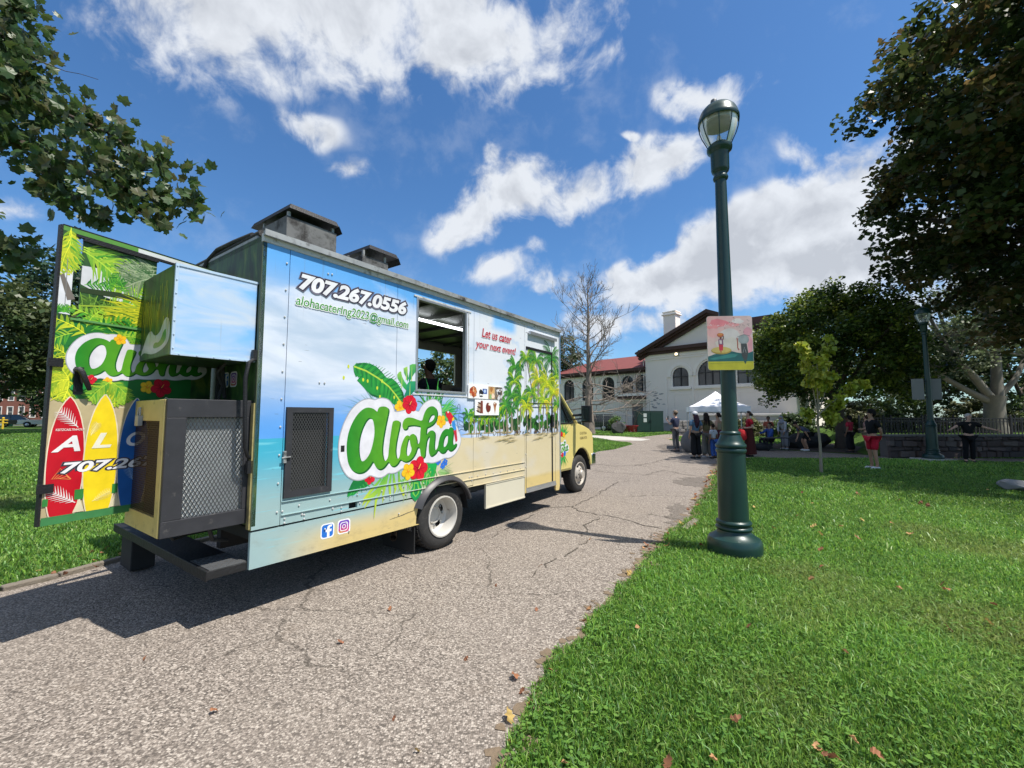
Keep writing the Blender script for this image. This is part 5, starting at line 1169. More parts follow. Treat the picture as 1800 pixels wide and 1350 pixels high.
# hinged rear door
U = Vector((0.9736, 0.2284, 0)); N = Vector((0.2284, -0.9736, 0))
DF = plane_frame((-2.095, 0.885, 0), U, (0, 0, 1), N)
Z0, Z1, W0 = 0.85, 2.955, -1.07
mb = MB(); mb.plate([rect(W0, 0.0, Z0, Z1), rect(-1.0, -0.06, 2.30, 2.905)[::-1]], 0.035, DF)
rd = mb.build('rear_door', JUNGLE, truck, label='rear door swung open with surfboards and palms printed on it')
mb = MB(); mb.plate([rect(W0 - .014, W0, Z0, Z1)], .04, lambda u, v, h=0: DF(u, v, h + .004)); mb.plate([rect(W0, 0, Z1, Z1 + .008)], .04, lambda u, v, h=0: DF(u, v, h + .002)); 
for q in (rect(-1.0, -0.06, 2.90, 2.917), rect(-0.952, -0.475, 2.882, 2.90)): mb.plate([q], .03, lambda u, v, h=0: DF(u, v, h + .006))
mb.build('door_edge', black_steel, rd)
mb = MB(); mb.plate([rect(-0.952, -0.478, 2.303, 2.90)], 0.008, lambda u, v, h=0: DF(u, v, h - .012)); mb.build('sliding_pane', JUNGLE, rd)
mb = MB(); mb.plate([rect(-1.0, -0.06, 2.285, 2.300)], .01, lambda u, v, h=0: DF(u, v, h + .010)); mb.plate([rect(-0.952, -0.478, 2.30, 2.31)], .01, lambda u, v, h=0: DF(u, v, h - .004)); mb.build('window_track', mat('green_trim', (0.10, 0.26, 0.08), 0.4), rd)
p = Print(DF, 0.0008, 0.000002)
LD = [((0.01, 0.13, 0.02), (0.10, 0.36, 0.03)), ((0.06, 0.30, 0.03), (0.34, 0.52, 0.04)), ((0.18, 0.34, 0.02), (0.60, 0.62, 0.03))]
p.poly(rect(W0, -1.001, 2.32, 2.70), (0.66, 0.67, 0.70)); p.poly(rect(W0, 0, 2.92, Z1), (0.10, 0.26, 0.05)); p.poly(rect(-0.62, 0, 2.918, 2.95), (0.6, 0.62, 0.62))
p.poly(rect(W0, W0 + .9, 1.72, 2.28), (0.02, 0.16, 0.03)); p.poly(rect(W0, -0.02, Z0, 1.72), (0.46, 0.38, 0.22))
for i in range(60): 
    x, y = random.uniform(W0 + .01, -.05), random.uniform(1.0, 1.7); p.stroke([(x, y), (x + random.uniform(.03, .12), y + random.uniform(-.005, .005))], [0.008, 0.004], random.choice([(0.55, 0.48, 0.30), (0.34, 0.27, 0.15), (0.62, 0.56, 0.40)]))
def dfr(b, a, L, w, c, dr=.6, n=14): p.frond((min(max(b[0], W0), 0), b[1]), a, L, w, *LD[c], dr, n)
for k in range(12): dfr((-1.03, 2.95 - .012 * k), -1.57 + random.uniform(-.35, .35), 0.22, 0.05, random.choice((1, 2)), .3, 8)
p.stroke([(W0, 2.60), (-1.0, 2.43)], .045, (0.16, 0.14, 0.12)); p.stroke([(-1.035, 2.72), (-1.03, 2.33)], .004, (0.2, 0.2, 0.2))
for k in range(8): dfr((-1.035, 2.33), random.uniform(.3, 2.8), 0.06, 0.03, 0, .5, 6)
for k in range(30): dfr((random.uniform(-1.0, -.1), random.uniform(2.1, 2.25)), random.uniform(-.6, 3.6), random.uniform(.16, .30), .07, random.choice((0, 0, 1, 1, 2)), .7, 9)
for k in range(9): dfr((-1.0 + .02 * k, 1.98), math.pi * random.uniform(.6, 1.4), 0.16, 0.06, 2, .6, 9)
for k in range(14): dfr((-0.98, 1.86), random.uniform(1.5, 4.9), 0.16, 0.06, 2, .5, 9)
def clamp_door(lo_v):
    o_ = DF(0, 0, 0); nv = []
    for q in p.mb.v:
        d = Vector(q) - o_; u = d.dot(U); v = d.z; h = d.dot(N); nv.append(tuple(DF(min(max(u, W0 + .001), -.002), min(max(v, Z0), Z1 - .002), h)))
    p.mb.v = nv
clamp_door(0)
p.poly(rect(-0.955, -0.90, 1.75, 1.86), (0.03, 0.03, 0.03)); 
# the sign again, smaller
uA = [q[0] for q in A['letters']]; vA = [q[1] for q in A['letters']]
la, lb = min(uA), max(vA); sx = 0.239 / 0.62; sz = 0.297 / (max(vA) - min(vA))
p.h += .0004
sign(p, lambda q: (-0.957 + (q[0] - la) * 0.56, 1.897 + (q[1] - min(vA)) * sz), 0.4)
for c, u, v, d in (('r', -0.86, 1.865, .035), ('y', -0.76, 1.86, .03), ('y', -0.70, 2.19, .04), ('y', -.50, 1.83, .05), ('r', -.40, 1.83, .075)): p.hibiscus((u, v), d, c)
p.poly(smooth_loop([(-0.99, 1.78), (-0.93, 1.86), (-0.86, 1.86), (-0.88, 1.78)]), (0.02, 0.26, 0.06))
for k in range(10): dfr((-0.74, 1.86), random.uniform(-2.6, -.5), 0.19, 0.07, random.choice((1, 1, 2)), .4, 9)
p.h += .0002
def board_shape(cx, w, ztop, zbot):
    zs = [0, .06, .16, .32, .5, .7, .85, .95, 1.0]; ws = [0.62, .74, .88, .99, 1.0, .88, .62, .30, 0.02]
    Lq = [(cx - w / 2 * k - 0.0 * t, zbot + (ztop - zbot) * t) for t, k in zip(zs, ws)]; Rq = [(cx + w / 2 * k, zbot + (ztop - zbot) * t) for t, k in zip(zs, ws)]
    return Lq + Rq[::-1]
def fern(c, L, a, col):
    p.h += .00006
    for i in range(1, 9):
        t = i / 9; q = (c[0] + math.cos(a) * L * (t - .5), c[1] + math.sin(a) * L * (t - .5)); w = L * .42 * math.sin(math.pi * (t * .8 + .1))
        for sd in (1, -1): p.stroke([q, (q[0] + math.cos(a + sd * .8) * w, q[1] + math.sin(a + sd * .8) * w)], [L * .05, .001], col)
    p.stroke([(c[0] - math.cos(a) * L * .5, c[1] - math.sin(a) * L * .5), (c[0] + math.cos(a) * L * .5, c[1] + math.sin(a) * L * .5)], [.006, .002], col)
for cx, w, zt, zb, col in ((-0.965, .195, 1.73, .895, (0.50, 0.008, 0.02)), (-0.768, .195, 1.755, .885, (0.82, 0.62, 0.02)), (-0.565, .195, 1.735, .89, (0.02, 0.12, 0.40)), (-0.36, .195, 1.75, .89, (0.05, 0.36, 0.12))):
    p.h += .0001
    bs = smooth_loop(board_shape(cx, w, zt, zb), 1); p.poly(grow(bs, .007), (0.70, 0.62, 0.46)); p.h += .0001; p.poly(bs, col); p.h += .0001
fern((-0.965, 1.575), .16, 2.3, (0.74, 0.68, 0.66)); fern((-0.965, 1.03), .17, 2.5, (0.74, 0.68, 0.66)); fern((-0.75, 1.0), .12, .5, (0.84, 0.72, 0.25)); fern((-.82, 1.5), .10, 1.2, (0.86, 0.74, 0.3)); fern((-.58, 1.15), .12, 1.9, (0.2, 0.35, 0.6))
for k in range(5): p.stroke([(-1.03 + .01 * k, 1.16), (-0.99 + .012 * k, 1.23 - .02 * k), (-0.93, 1.15)], .004, (0.80, 0.25, 0.08))
p.poly(rect(W0, -.02, Z0, 0.905), (0.05, 0.20, 0.07)); 
for q in ([(-0.91, .91), (-0.875, 1.01), (-0.845, .91)], [(-0.70, .91), (-0.665, 1.02), (-0.635, .91)]): p.poly(q, (0.66, 0.60, 0.42))
for q in (rect(-0.905, -0.855, 1.00, 1.07), rect(-1.068, -1.04, .98, 1.03), rect(-.69, -.655, 1.01, 1.08)): p.h += .00004; p.poly(q, (0.04, 0.22, 0.05))
p.h += .0002
p.text('A', -1.045, 1.345, .155, .112, (0.76, 0.74, 0.74), .28, .03); p.text('L', -0.828, 1.358, .118, .112, (0.80, 0.78, 0.62), .28, .03); p.text('O', -0.62, 1.36, .125, .112, (0.76, 0.76, 0.78), .28, .03); p.text('H', -0.42, 1.36, .125, .112, (0.76, 0.76, 0.78), .28, .03)
p.text('KEITZCAELTINHOUS', -1.03, 1.492, .155, .016, (0.74, 0.66, 0.62), .2, .02)
p.text('707.267.0556', -0.99, 1.192, .96, .078, (0.80, 0.80, 0.82), .22, .03, [(.075, (0.10, 0.09, 0.12)), (.055, (0.03, 0.03, 0.04))])
clamp_door(0)
p.build('door_print', rd)
p = Print(lambda u, v, h=0.0: DF(u, v, h - .012), 0.001, 0.000002)
p.poly([(-.95, 2.56), (-.80, 2.50), (-.60, 2.47), (-.48, 2.5), (-.48, 2.62), (-.60, 2.66), (-.75, 2.72), (-.95, 2.70)], (0.60, 0.61, 0.63))
for k in range(3): p.frond((-.95, 2.84 - .015 * k), -.15 - .12 * k, .52, .19, *LD[1], .9, 22)
for k in range(4): p.frond((-.48, 2.84 - .03 * k), math.pi + .1 + .1 * k, .28, .12, (0.02, 0.10, 0.02), (0.30, 0.36, 0.22), .5, 16)
for k in range(3): p.frond((-.93 + .12 * k, 2.56), .5 + .6 * k, .16, .06, *LD[0], .8, 9)
p.poly([(-.95, 2.535), (-.72, 2.56), (-.48, 2.54), (-.48, 2.50), (-.72, 2.515), (-.95, 2.50)], (0.03, 0.05, 0.02))
for k in range(9): p.frond((-.95 + .05 * k, 2.50), -1.5 + random.uniform(-.4, .4), .16, .05, (0.01, 0.06, 0.015), (0.16, 0.30, 0.04), .3, 8)
for k in range(5): p.frond((-.48, 2.52 - .02 * k), math.pi + .45 + .08 * k, .38, .20, (0.10, 0.22, 0.02), (0.62, 0.60, 0.03), .3, 20)
p.stroke([(-.95, 2.40), (-.60, 2.47)], .010, (0.30, 0.42, 0.04))
p.mb.v = [tuple(DF(min(max((Vector(q) - DF(0, 0, 0)).dot(U), -.951), -.479), min(max(q[2], 2.312), 2.884), (Vector(q) - DF(0, 0, 0)).dot(N))) for q in p.mb.v]
p.build('pane_print', rd)
mb = MB(); mb.tube([tuple(DF(-0.945, 1.93, .0)), tuple(DF(-0.945, 1.93, .05)), tuple(DF(-0.935, 1.91, .06)), tuple(DF(-0.90, 1.83, .055)), tuple(DF(-0.88, 1.785, .045))], [.018, .02, .02, .017, .013], 8); mb.plate([rect(-.955, -.905, 1.77, 1.95)], .012, lambda u, v, h=0: DF(u, v, h + .012)); mb.build('door_handle', black_steel, rd)
for z in (1.97, 1.1):
    mb = MB(); mb.plate([rect(W0 - .03, W0 + .05, z - .03, z + .03)], .02, lambda u, v, h=0: DF(u, v, h + .018)); mb.build('door_catch', black_steel, rd)
for ii in (0, 1):
    pr = Print(plane_frame((-2.08, 0, 0), (0, -1, 0), (0, 0, 1), (-1, 0, 0)), 0.001, 0.00002); icons(pr, (-0.60, 1.915), (-0.44, 1.915), 1.0, .8, ii); pr.build('social_icon', truck)  # rear icons: colours dimmed to stand for the shade under the box
# roof ducts
def duct(a0, a1, b0, b1, zt, cap):
    mb = MB(); mb.box(a0, a1, b0, b1, 3.12, zt); mb.box(a0 - .02, a1 + .02, b0 - .02, b1 + .02, 3.122, 3.17); d = mb.build('roof_duct', mat('sooty_sheet', (0.15, 0.15, 0.147), .55, .3, .3, 9, dirt=((0.03, 0.027, 0.024), 5, .46)), truck, bevel=0.004)
    mb = MB(); 
    for (x, y) in ((a0 + .03, b0 + .03), (a1 - .03, b0 + .03), (a0 + .03, b1 - .03), (a1 - .03, b1 - .03)): mb.box(x - .012, x + .012, y - .012, y + .012, zt, cap[4] - .01)
    mb.build('cap_post', galv, d)
    mb = MB(); c = cap; mb.add([(c[0], c[2], c[4]), (c[1], c[2], c[4]), (c[1], c[3], c[4]), (c[0], c[3], c[4]), (c[0] + .02, c[2] + .02, c[4] + .05), (c[1] - .02, c[2] + .02, c[4] + .05), (c[1] - .02, c[3] - .02, c[4] + .05), (c[0] + .02, c[3] - .02, c[4] + .05)], [(3, 2, 1, 0), (4, 5, 6, 7), (0, 1, 5, 4), (1, 2, 6, 5), (2, 3, 7, 6), (3, 0, 4, 7)])
    mb.add([(c[1], c[2], c[4] + .01), (c[1] + .045, c[2] + .01, c[4] - .055), (c[1] + .045, c[3] - .01, c[4] - .055), (c[1], c[3], c[4] + .01)], [(0, 1, 2, 3)])
    mb.build('duct_cap', black_steel, d)
duct(-1.80, -1.30, 0.20, 0.72, 3.44, (-1.80, -1.30, 0.16, 0.92, 3.50))
duct(-0.90, -0.55, 0.33, 0.68, 3.38, (-0.85, -0.44, 0.28, 0.82, 3.46))
mb = MB(); mb.tube([(-2.06, .25, 3.17), (-2.06, .6, 3.19), (-2.07, .95, 3.19), (-2.08, 1.15, 3.12), (-2.10, 1.2, 3.02)], .022, 8); mb.tube([(-2.05, .1, 3.15), (-2.05, .9, 3.14), (-2.05, 2.2, 3.14)], .03, 8); mb.build('roof_hose', rubber, truck)
mb = MB(); mb.tube([(-2.15, .5, 2.03), (-2.13, .52, 1.9), (-2.12, .50, 1.75)], .016, 6); mb.tube([(-2.2, .3, 2.03), (-2.25, .33, 1.95), (-2.18, .4, 1.85), (-2.2, .42, 1.72)], .011, 6); mb.tube([(-2.10, .70, 2.03), (-2.11, .68, 1.72)], .02, 6); mb.build('gas_hose', rubber, truck)
mb = MB(); mb.tube([(-2.3, .2, .74), (-2.25, .25, .62), (-2.12, .3, .58)], .015, 6); mb.build('cable', rubber, truck); mb = MB(); mb.tube([(-2.5, .6, .74), (-2.4, .6, .60), (-2.15, .7, .62)], .012, 6); mb.build('cable', rubber, truck)
mb = MB(); mb.box(-1.28, -1.20, .22, .30, 3.12, 3.24); mb.box(-2.0, -1.85, .15, .3, 3.12, 3.2); mb.build('roof_fitting', galv, truck, bevel=0.006)

# wheels
def wheel(a, b, R_=0.385, w=0.22, dual=False, steer=False):
    t = MB(); ax = (0, -1, 0)      # lathe axis points out of the near side
    prof = [(R_ * .60, -w / 2), (R_ * .80, -w / 2 - .006), (R_ * .93, -w / 2 + .006), (R_ * .985, -w / 2 + .03), (R_, -w / 2 + .06), (R_, w / 2 - .06), (R_ * .985, w / 2 - .03), (R_ * .93, w / 2 - .006), (R_ * .80, w / 2 + .006), (R_ * .66, w / 2), (R_ * .60, w / 2 - .012)]
    t.lathe(prof, 36, (0, 0, 0), ax)
    for k in range(44):                                       # tread blocks
        an = 2 * math.pi * k / 44
        for off in (-.055, 0, .055):
            an2 = an + (0.07 if off == 0 else 0)
            c = Vector((math.cos(an2) * (R_ + .001), off, math.sin(an2) * (R_ + .001))); tg = Vector((-math.sin(an2), 0, math.cos(an2)))
            t.bar(c - tg * .019, c + tg * .019, .042, .012, up=c.normalized())
    tyre = t.build('wheel', rubber, truck)
    tyre.location = (a, b, R_)
    r = MB(); rr = R_ * .60
    if dual:
        r.lathe([(rr + .012, w / 2 - .004), (rr + .012, w / 2 + .010), (rr - .004, w / 2 + .012), (rr - .016, w / 2 - .01), (rr - .024, w / 2 - .06), (rr - .035, w / 2 - .13), (rr - .06, w / 2 - .150)], 36, (0, 0, 0), ax)
        h = w / 2 - .150; loops = [[((rr - .058) * math.cos(2 * math.pi * k / 36), (rr - .058) * math.sin(2 * math.pi * k / 36)) for k in range(36)]]
        for k in range(4):
            an = 0.5 + k * math.pi / 2; c = (rr * .56 * math.cos(an), rr * .56 * math.sin(an)); loops.append([(c[0] + rot2((.036 * math.cos(2 * math.pi * q / 12), .050 * math.sin(2 * math.pi * q / 12)), an)[0], c[1] + rot2((.036 * math.cos(2 * math.pi * q / 12), .050 * math.sin(2 * math.pi * q / 12)), an)[1]) for q in range(12)][::-1])
        r.plate(loops, .006, plane_frame((0, -h, 0), (1, 0, 0), (0, 0, 1), (0, -1, 0)))
        r.lathe([(.105, h - .0), (.10, h + .012), (.085, h + .012), (.075, h - .03), (.001, h - .03)], 20, (0, 0, 0), ax)
    else:
        r.lathe([(rr + .010, w / 2 - .004), (rr + .010, w / 2 + .008), (rr - .006, w / 2 + .010), (rr - .018, w / 2 - .02), (rr - .03, w / 2 - .05), (rr * .80, w / 2 - .045), (rr * .62, w / 2 + .0), (rr * .50, w / 2 + .02), (.085, w / 2 + .022), (.08, w / 2 + .06), (.065, w / 2 + .075), (.001, w / 2 + .078)], 32, (0, 0, 0), ax)
    rim = r.build('rim', mat('wheel_white_steel' if dual else 'wheel_steel', (0.50, 0.48, 0.44) if dual else (0.42, 0.38, 0.33), 0.4, 0.1, 0.12, 8, dirt=((0.16, 0.12, 0.08), 8, 0.60)), tyre)
    g = MB()
    for k in range(8):
        an = 2 * math.pi * k / 8; h2 = (w / 2 - .150) if dual else w / 2 + .012; g.lathe([(.010, h2), (.010, h2 + .02), (.001, h2 + .022)], 6, (.128 * math.cos(an) if dual else .105 * math.cos(an), 0, .128 * math.sin(an) if dual else .105 * math.sin(an)), ax)
    if not dual:
        for k in range(4):
            an = 0.4 + k * math.pi / 2; g.ball((rr * .71 * math.cos(an), -(w / 2 - .012), rr * .71 * math.sin(an)), (.026, .012, .026), 10, 6)
    g.build('hub_fitting', black_steel if not dual else galv, tyre)
    return tyre
wheel(0.10, 0.135, dual=True); wheel(0.10, 0.40); 
w2 = wheel(0.10, 2.225, dual=True); w2.rotation_euler = (0, 0, math.pi); wheel(0.10, 1.96)
f1w = wheel(4.50, 0.46); f2w = wheel(4.50, 1.90); f2w.rotation_euler = (0, 0, math.pi)
# fender flare, mud flap, exhaust, chassis
mb = MB(); n_ = 16; vs = []
for i in range(n_ + 1):
    a = R(20) + (R(158) - R(20)) * i / n_
    for rr, yy in ((0.440, 0.0), (0.440, -0.050), (0.452, -0.058), (0.500, -0.026), (0.505, 0.0)):
        vs.append((0.10 + rr * math.cos(a) * (1.04 if rr > .5 else 1), yy, 0.385 + rr * math.sin(a) * (0.97)))
mb.add(vs, [(i * 5 + k, i * 5 + k + 1, (i + 1) * 5 + k + 1, (i + 1) * 5 + k) for i in range(n_) for k in range(4)], smooth=True)
mb.build('fender_flare', mat('flare_plastic', (0.035, 0.034, 0.036), 0.45, 0, 0.2, 9, spec=0.5), truck, sharp=50)
mb = MB()
for i in range(n_):
    a0_, a1_ = math.pi * i / n_, math.pi * (i + 1) / n_; mb.add([(0.10 + .46 * math.cos(q), y, .40 + .44 * math.sin(q)) for q in (a0_, a1_) for y in (0.03, 0.62)], [(0, 1, 3, 2)])
mb.build('wheel_well', dark_under, truck, recalc=False)
mb = MB(); mb.box(-0.36, -0.345, 0.02, 0.55, 0.07, 0.45); mb.build('mud_flap', mat('flap_rubber', (0.015, 0.015, 0.016), 0.7), truck)
p = Print(plane_frame((-0.36, 0, 0), (0, -1, 0), (0, 0, 1), (-1, 0, 0)), .001); p.text('MUDMASTER', -0.50, .30, .44, .055, (0.30, 0.30, 0.30), .1, .01); p.build('flap_lettering', truck)
mb = MB(); mb.tube([(0.9, .8, .42), (-0.2, .55, .40), (-0.45, .25, .32), (-0.60, .08, .28)], .035, 12, cap=False); mb.build('exhaust_pipe', mat('rusty_pipe', (0.16, 0.10, 0.06), 0.6, 0.5, 0.3, 14), truck)
mb = MB(); 
for b_ in (.75, 1.5): mb.box(-2.0, 5.0, b_, b_ + .08, .40, .58)
mb.box(-0.02, .22, .4, 1.95, .30, .46); mb.ball((.1, 1.18, .38), .2, 12, 8); mb.box(1.0, 1.8, .9, 1.5, .35, .58); mb.box(4.4, 4.6, .5, 1.8, .28, .42); mb.build('chassis', dark_under, truck)

# cab
CW0, CW1 = 0.30, 2.06
prof = [(2.99, .55), (4.00, .55), (4.06, .62), (4.07, .62), (4.93, .62), (5.02, .62), (5.08, .80), (5.09, 1.06), (5.05, 1.22), (4.88, 1.32), (4.62, 1.39), (4.28, 1.46), (3.66, 2.02), (3.40, 2.12), (2.99, 2.14)]
body_loop = [(2.99, .52), (3.98, .52)] + [(4.50 + .47 * math.cos(q), .42 + .50 * math.sin(q)) for q in np.linspace(math.pi - .2, .2, 12)] + [(5.06, .56), (5.09, .80), (5.09, 1.06), (5.05, 1.22), (4.88, 1.31), (4.62, 1.385), (4.28, 1.45), (2.99, 1.45)]
mb = MB()
for b_, nn in ((CW0, -1), (CW1, 1)):
    fr_ = plane_frame((0, b_, 0), (1, 0, 0), (0, 0, 1), (0, nn, 0)); mb.plate([body_loop], 0.05, fr_)
mb.add([(a, y, z) for y in (CW0 + .05, CW1 - .05) for a, z in ((4.28, 1.452), (4.62, 1.40), (4.88, 1.335), (5.05, 1.235), (5.095, 1.06), (5.095, .62))], [(i, i + 1, i + 7, i + 6) for i in range(5)])
mb.box(2.99, 3.45, CW0 + .06, CW1 - .06, 2.08, 2.14)
cabm = mat('cab_yellow_paint', (0.64, 0.53, 0.19), 0.28, 0, 0.06, 2, spec=0.5, coat=0.4)
cab = mb.build('cab', cabm, truck, bevel=0.02)
mb = MB()
for b_ in (CW0 + .02, CW1 - .02): mb.tube([(4.28, b_, 1.45), (3.66, b_ + (.06 if b_ < 1 else -.06), 2.04), (3.3, b_ + (.08 if b_ < 1 else -.08), 2.12), (2.99, b_ + (.08 if b_ < 1 else -.08), 2.13)], .035, 8)
mb.build('window_pillar', cabm, cab)
mb = MB(); mb.add([(4.28, CW0 + .06, 1.46), (4.28, CW1 - .06, 1.46), (3.64, CW1 - .12, 2.06), (3.64, CW0 + .12, 2.06)], [(0, 1, 2, 3)]); mb.build('windscreen', glass_mat('tinted_glass', (0.02, 0.03, 0.03), .03, .35), cab)
mb = MB(); mb.add([(3.0, CW0 + .012, 1.46), (4.20, CW0 + .012, 1.46), (3.66, CW0 + .06, 1.98), (3.0, CW0 + .07, 2.08)], [(0, 1, 2, 3)]); mb.build('side_glass', glass_mat('tinted_glass'), cab)
mb = MB(); mb.box(3.02, 4.0, CW0 - .012, CW0 - .001, .56, 1.44); dcab = mb.build('cab_door', cabm, cab, bevel=0.006)
mb = MB(); mb.tube([(3.98, CW0 + .02, 1.45), (3.8, CW0 + .02, 1.66), (3.62, CW0 + .06, 1.96)], .016, 6); mb.box(3.02, 4.1, CW0 - .02, CW0 + .01, 1.435, 1.462); mb.build('window_seal', black_steel, dcab)
pr = Print(plane_frame((0, CW0 - .0135, 0), (1, 0, 0), (0, 0, 1), (0, -1, 0)), .0006, .000004)
for k in range(26): 
    a = random.uniform(.3, 2.9); b0 = (3.66, 1.2); L = random.uniform(.14, .34); pr.stroke([b0, (b0[0] + math.cos(a) * L, b0[1] + math.sin(a) * L)], [.04, .002], random.choice([G1, G2, G3, (0.06, 0.4, 0.1)]))
for k in range(22): 
    a = random.uniform(-2.6, -.5); b0 = (3.66, .86); L = random.uniform(.12, .32); pr.stroke([b0, (b0[0] + math.cos(a) * L, b0[1] + math.sin(a) * L)], [.04, .002], random.choice([G1, G2, G3, (0.06, 0.4, 0.1)]))
pr.h += .0002; sign(pr, lambda q: (3.36 + (q[0] - la) * 0.33, .86 + (q[1] - min(vA)) * .36), .4, .0001)
for c, u, v in (('r', 3.6, 1.24), ('y', 3.7, 1.22), ('r', 3.62, .84), ('b', 3.72, .86)): pr.hibiscus((u, v), .05, c)
pr.build('cab_print', dcab)
pr = Print(plane_frame((0, CW0 - .001, 0), (1, 0, 0), (0, 0, 1), (0, -1, 0)), .0006, .00001); pr.text('GGSTBA', 4.42, 1.20, .34, .055, (0.20, 0.15, 0.06), 0, .02); pr.text('GEBUX70', 4.42, 1.10, .34, .055, (0.20, 0.15, 0.06), 0, .02); pr.build('fender_lettering', cab)
mb = MB(); mb.bar((4.10, CW0, 1.60), (4.22, CW0 - .20, 1.62), .05); mb.bar((4.10, CW0, 1.52), (4.22, CW0 - .2, 1.54), .03); mb.box(4.16, 4.26, CW0 - .36, CW0 - .16, 1.46, 1.80); mir = mb.build('mirror', black_steel, cab, bevel=0.02)
mb = MB(); mb.box(4.152, 4.158, CW0 - .345, CW0 - .175, 1.49, 1.77); mb.build('mirror_glass', mat('mirror_face', (0.7, 0.72, 0.75), 0.05, 1.0, 0.02), mir)
mb = MB(); mb.box(4.98, 5.20, CW0 - .02, CW1 + .02, .50, .78); mb.build('front_bumper', mat('chrome', (0.6, 0.6, 0.62), 0.18, 1.0, 0.05), cab, bevel=0.05, seg=3)
mb = MB(); mb.box(5.0, 5.10, 0.40, 1.96, .80, 1.10); mb.build('radiator_grille', black_steel, cab)
for b_ in (.42, 1.74):
    mb = MB(); mb.box(5.09, 5.115, b_, b_ + .24, .88, 1.08); mb.build('headlight', glass_mat('lamp_lens', (0.6, 0.6, 0.6), .1), cab, bevel=0.01)
mb = MB(); mb.box(3.05, 3.95, CW0 + .1, CW1 - .1, .60, 1.05); mb.box(3.0, 3.2, CW0 + .2, CW1 - .2, 1.05, 1.75); mb.build('cab_seat', dark_under, cab)
mb = MB()
for i in range(10):
    q0, q1 = math.pi * i / 10, math.pi * (i + 1) / 10; mb.add([(4.50 + .475 * math.cos(q), y, .42 + .505 * math.sin(q)) for q in (q0, q1) for y in (CW0 + .02, CW0 + .5)], [(0, 1, 3, 2)])
mb.build('front_wheel_well', dark_under, cab, recalc=False)
# ------------------------------------------------------------------ lamp posts
lamp_green = mat('lamp_green_paint', (0.008, 0.034, 0.029), 0.36, 0.05, 0.22, 7, spec=0.45, coat=0.08, dirt=((0.03, 0.06, 0.055), 9, .66))
def make_lamp(label):
    t = thing('street_lamp', label, 'street lamp', (0, 0, 0), 0, 'dark green park lamp posts')
    mb = MB(); mb.lathe([(.0, -.04), (.285, -.04), (.292, .02), (.295, .10), (.288, .155), (.270, .185), (.262, .188), (.235, .205), (.195, .235), (.180, .26), (.178, .272)], 40); mb.build('lamp_base', lamp_green, t, sharp=25)
    mb = MB(); mb.lathe([(.176, .268), (.188, .276), (.197, .29), (.197, .302), (.186, .316), (.176, .322), (.176, .332), (.188, .340), (.193, .352), (.193, .362), (.182, .376), (.165, .386)], 40); mb.build('base_ring', lamp_green, t)
    mb = MB(); mb.lathe([(.164, .384), (.160, .6), (.155, .9), (.150, 1.165)], 40); mb.build('lower_column', lamp_green, t)
    mb = MB(); mb.lathe([(.150, 1.163), (.162, 1.170), (.165, 1.185), (.165, 1.200), (.155, 1.214), (.150, 1.220), (.163, 1.228), (.167, 1.243), (.163, 1.262), (.148, 1.275), (.132, 1.31), (.112, 1.362), (.108, 1.372), (.113, 1.380), (.113, 1.396), (.104, 1.408), (.090, 1.416)], 40); mb.build('column_collar', lamp_green, t)
    mb = MB(); mb.lathe([(.088, 1.412), (.084, 1.9), (.078, 2.9), (.070, 3.9), (.065, 4.52)], 32); mb.build('lamp_shaft', lamp_green, t)
    mb = MB(); mb.lathe([(.068, 4.515), (.082, 4.53), (.088, 4.55), (.080, 4.575), (.074, 4.59), (.078, 4.61), (.096, 4.63), (.104, 4.66), (.106, 4.86), (.112, 4.875), (.140, 4.90), (.146, 4.925), (.146, 4.945), (.128, 4.965), (.110, 4.985), (.080, 4.99), (.0, 4.99)], 32); mb.build('lamp_housing', lamp_green, t)
    mb = MB(); mb.lathe([(.116, 4.965), (.150, 5.02), (.190, 5.10), (.218, 5.18), (.232, 5.26), (.235, 5.30)], 32); mb.build('lamp_globe', glass_mat('clear_globe', (0.75, 0.77, 0.76), 0.05, 0.09), t)
    mb = MB(); mb.lathe([(.205, 5.245), (.212, 5.29), (.208, 5.33), (.16, 5.38), (.08, 5.40), (.0, 5.405)], 28); mb.build('reflector', mat('frosted_reflector', (0.40, 0.40, 0.30), 0.4, var=.06), t)
    mb = MB(); mb.lathe([(.06, 4.99), (.052, 5.02), (.03, 5.06), (.018, 5.10), (.0, 5.11)], 16); mb.build('bulb', mat('lamp_bulb', (0.7, 0.7, 0.66), 0.3), t)
    mb = MB(); mb.lathe([(.228, 5.285), (.247, 5.27), (.254, 5.28), (.254, 5.315), (.246, 5.33), (.238, 5.37), (.215, 5.42), (.175, 5.465), (.12, 5.50), (.06, 5.515), (.0, 5.52)], 36); mb.build('lamp_cap', lamp_green, t)
    mb = MB(); mb.lathe([(.040, 5.505), (.038, 5.56), (.034, 5.575), (.0, 5.578)], 16, (-.05, .0, 0)); mb.build('photocell', mat('photocell_plastic', (0.10, 0.11, 0.12), 0.4), t)
    for k in range(8):
        a = 2 * math.pi * (k + .3) / 8
        if k % 2: a += .12
        mb = MB(); mb.tube([(r_ * math.cos(a), r_ * math.sin(a), z) for r_, z in ((.132, 4.95), (.165, 5.02), (.205, 5.10), (.232, 5.18), (.245, 5.26), (.247, 5.29))], .0065, 6); mb.build('globe_rib', lamp_green, t)
    for ch in t.children:
        if ch.name.split('.')[0] in ('lamp_globe', 'lamp_cap', 'reflector', 'globe_rib'): ch.scale = (.94, .94, 1)
    return t
lamp = make_lamp('tall dark green lamp post in the near lawn carrying a painted banner')
lamp.location = (2.60, 5.08, 0)
def copy_tree(o, parent=None):
    c = o.copy(); COL.objects.link(c); c.parent = parent
    for ch in o.children: copy_tree(ch, c)
    return c
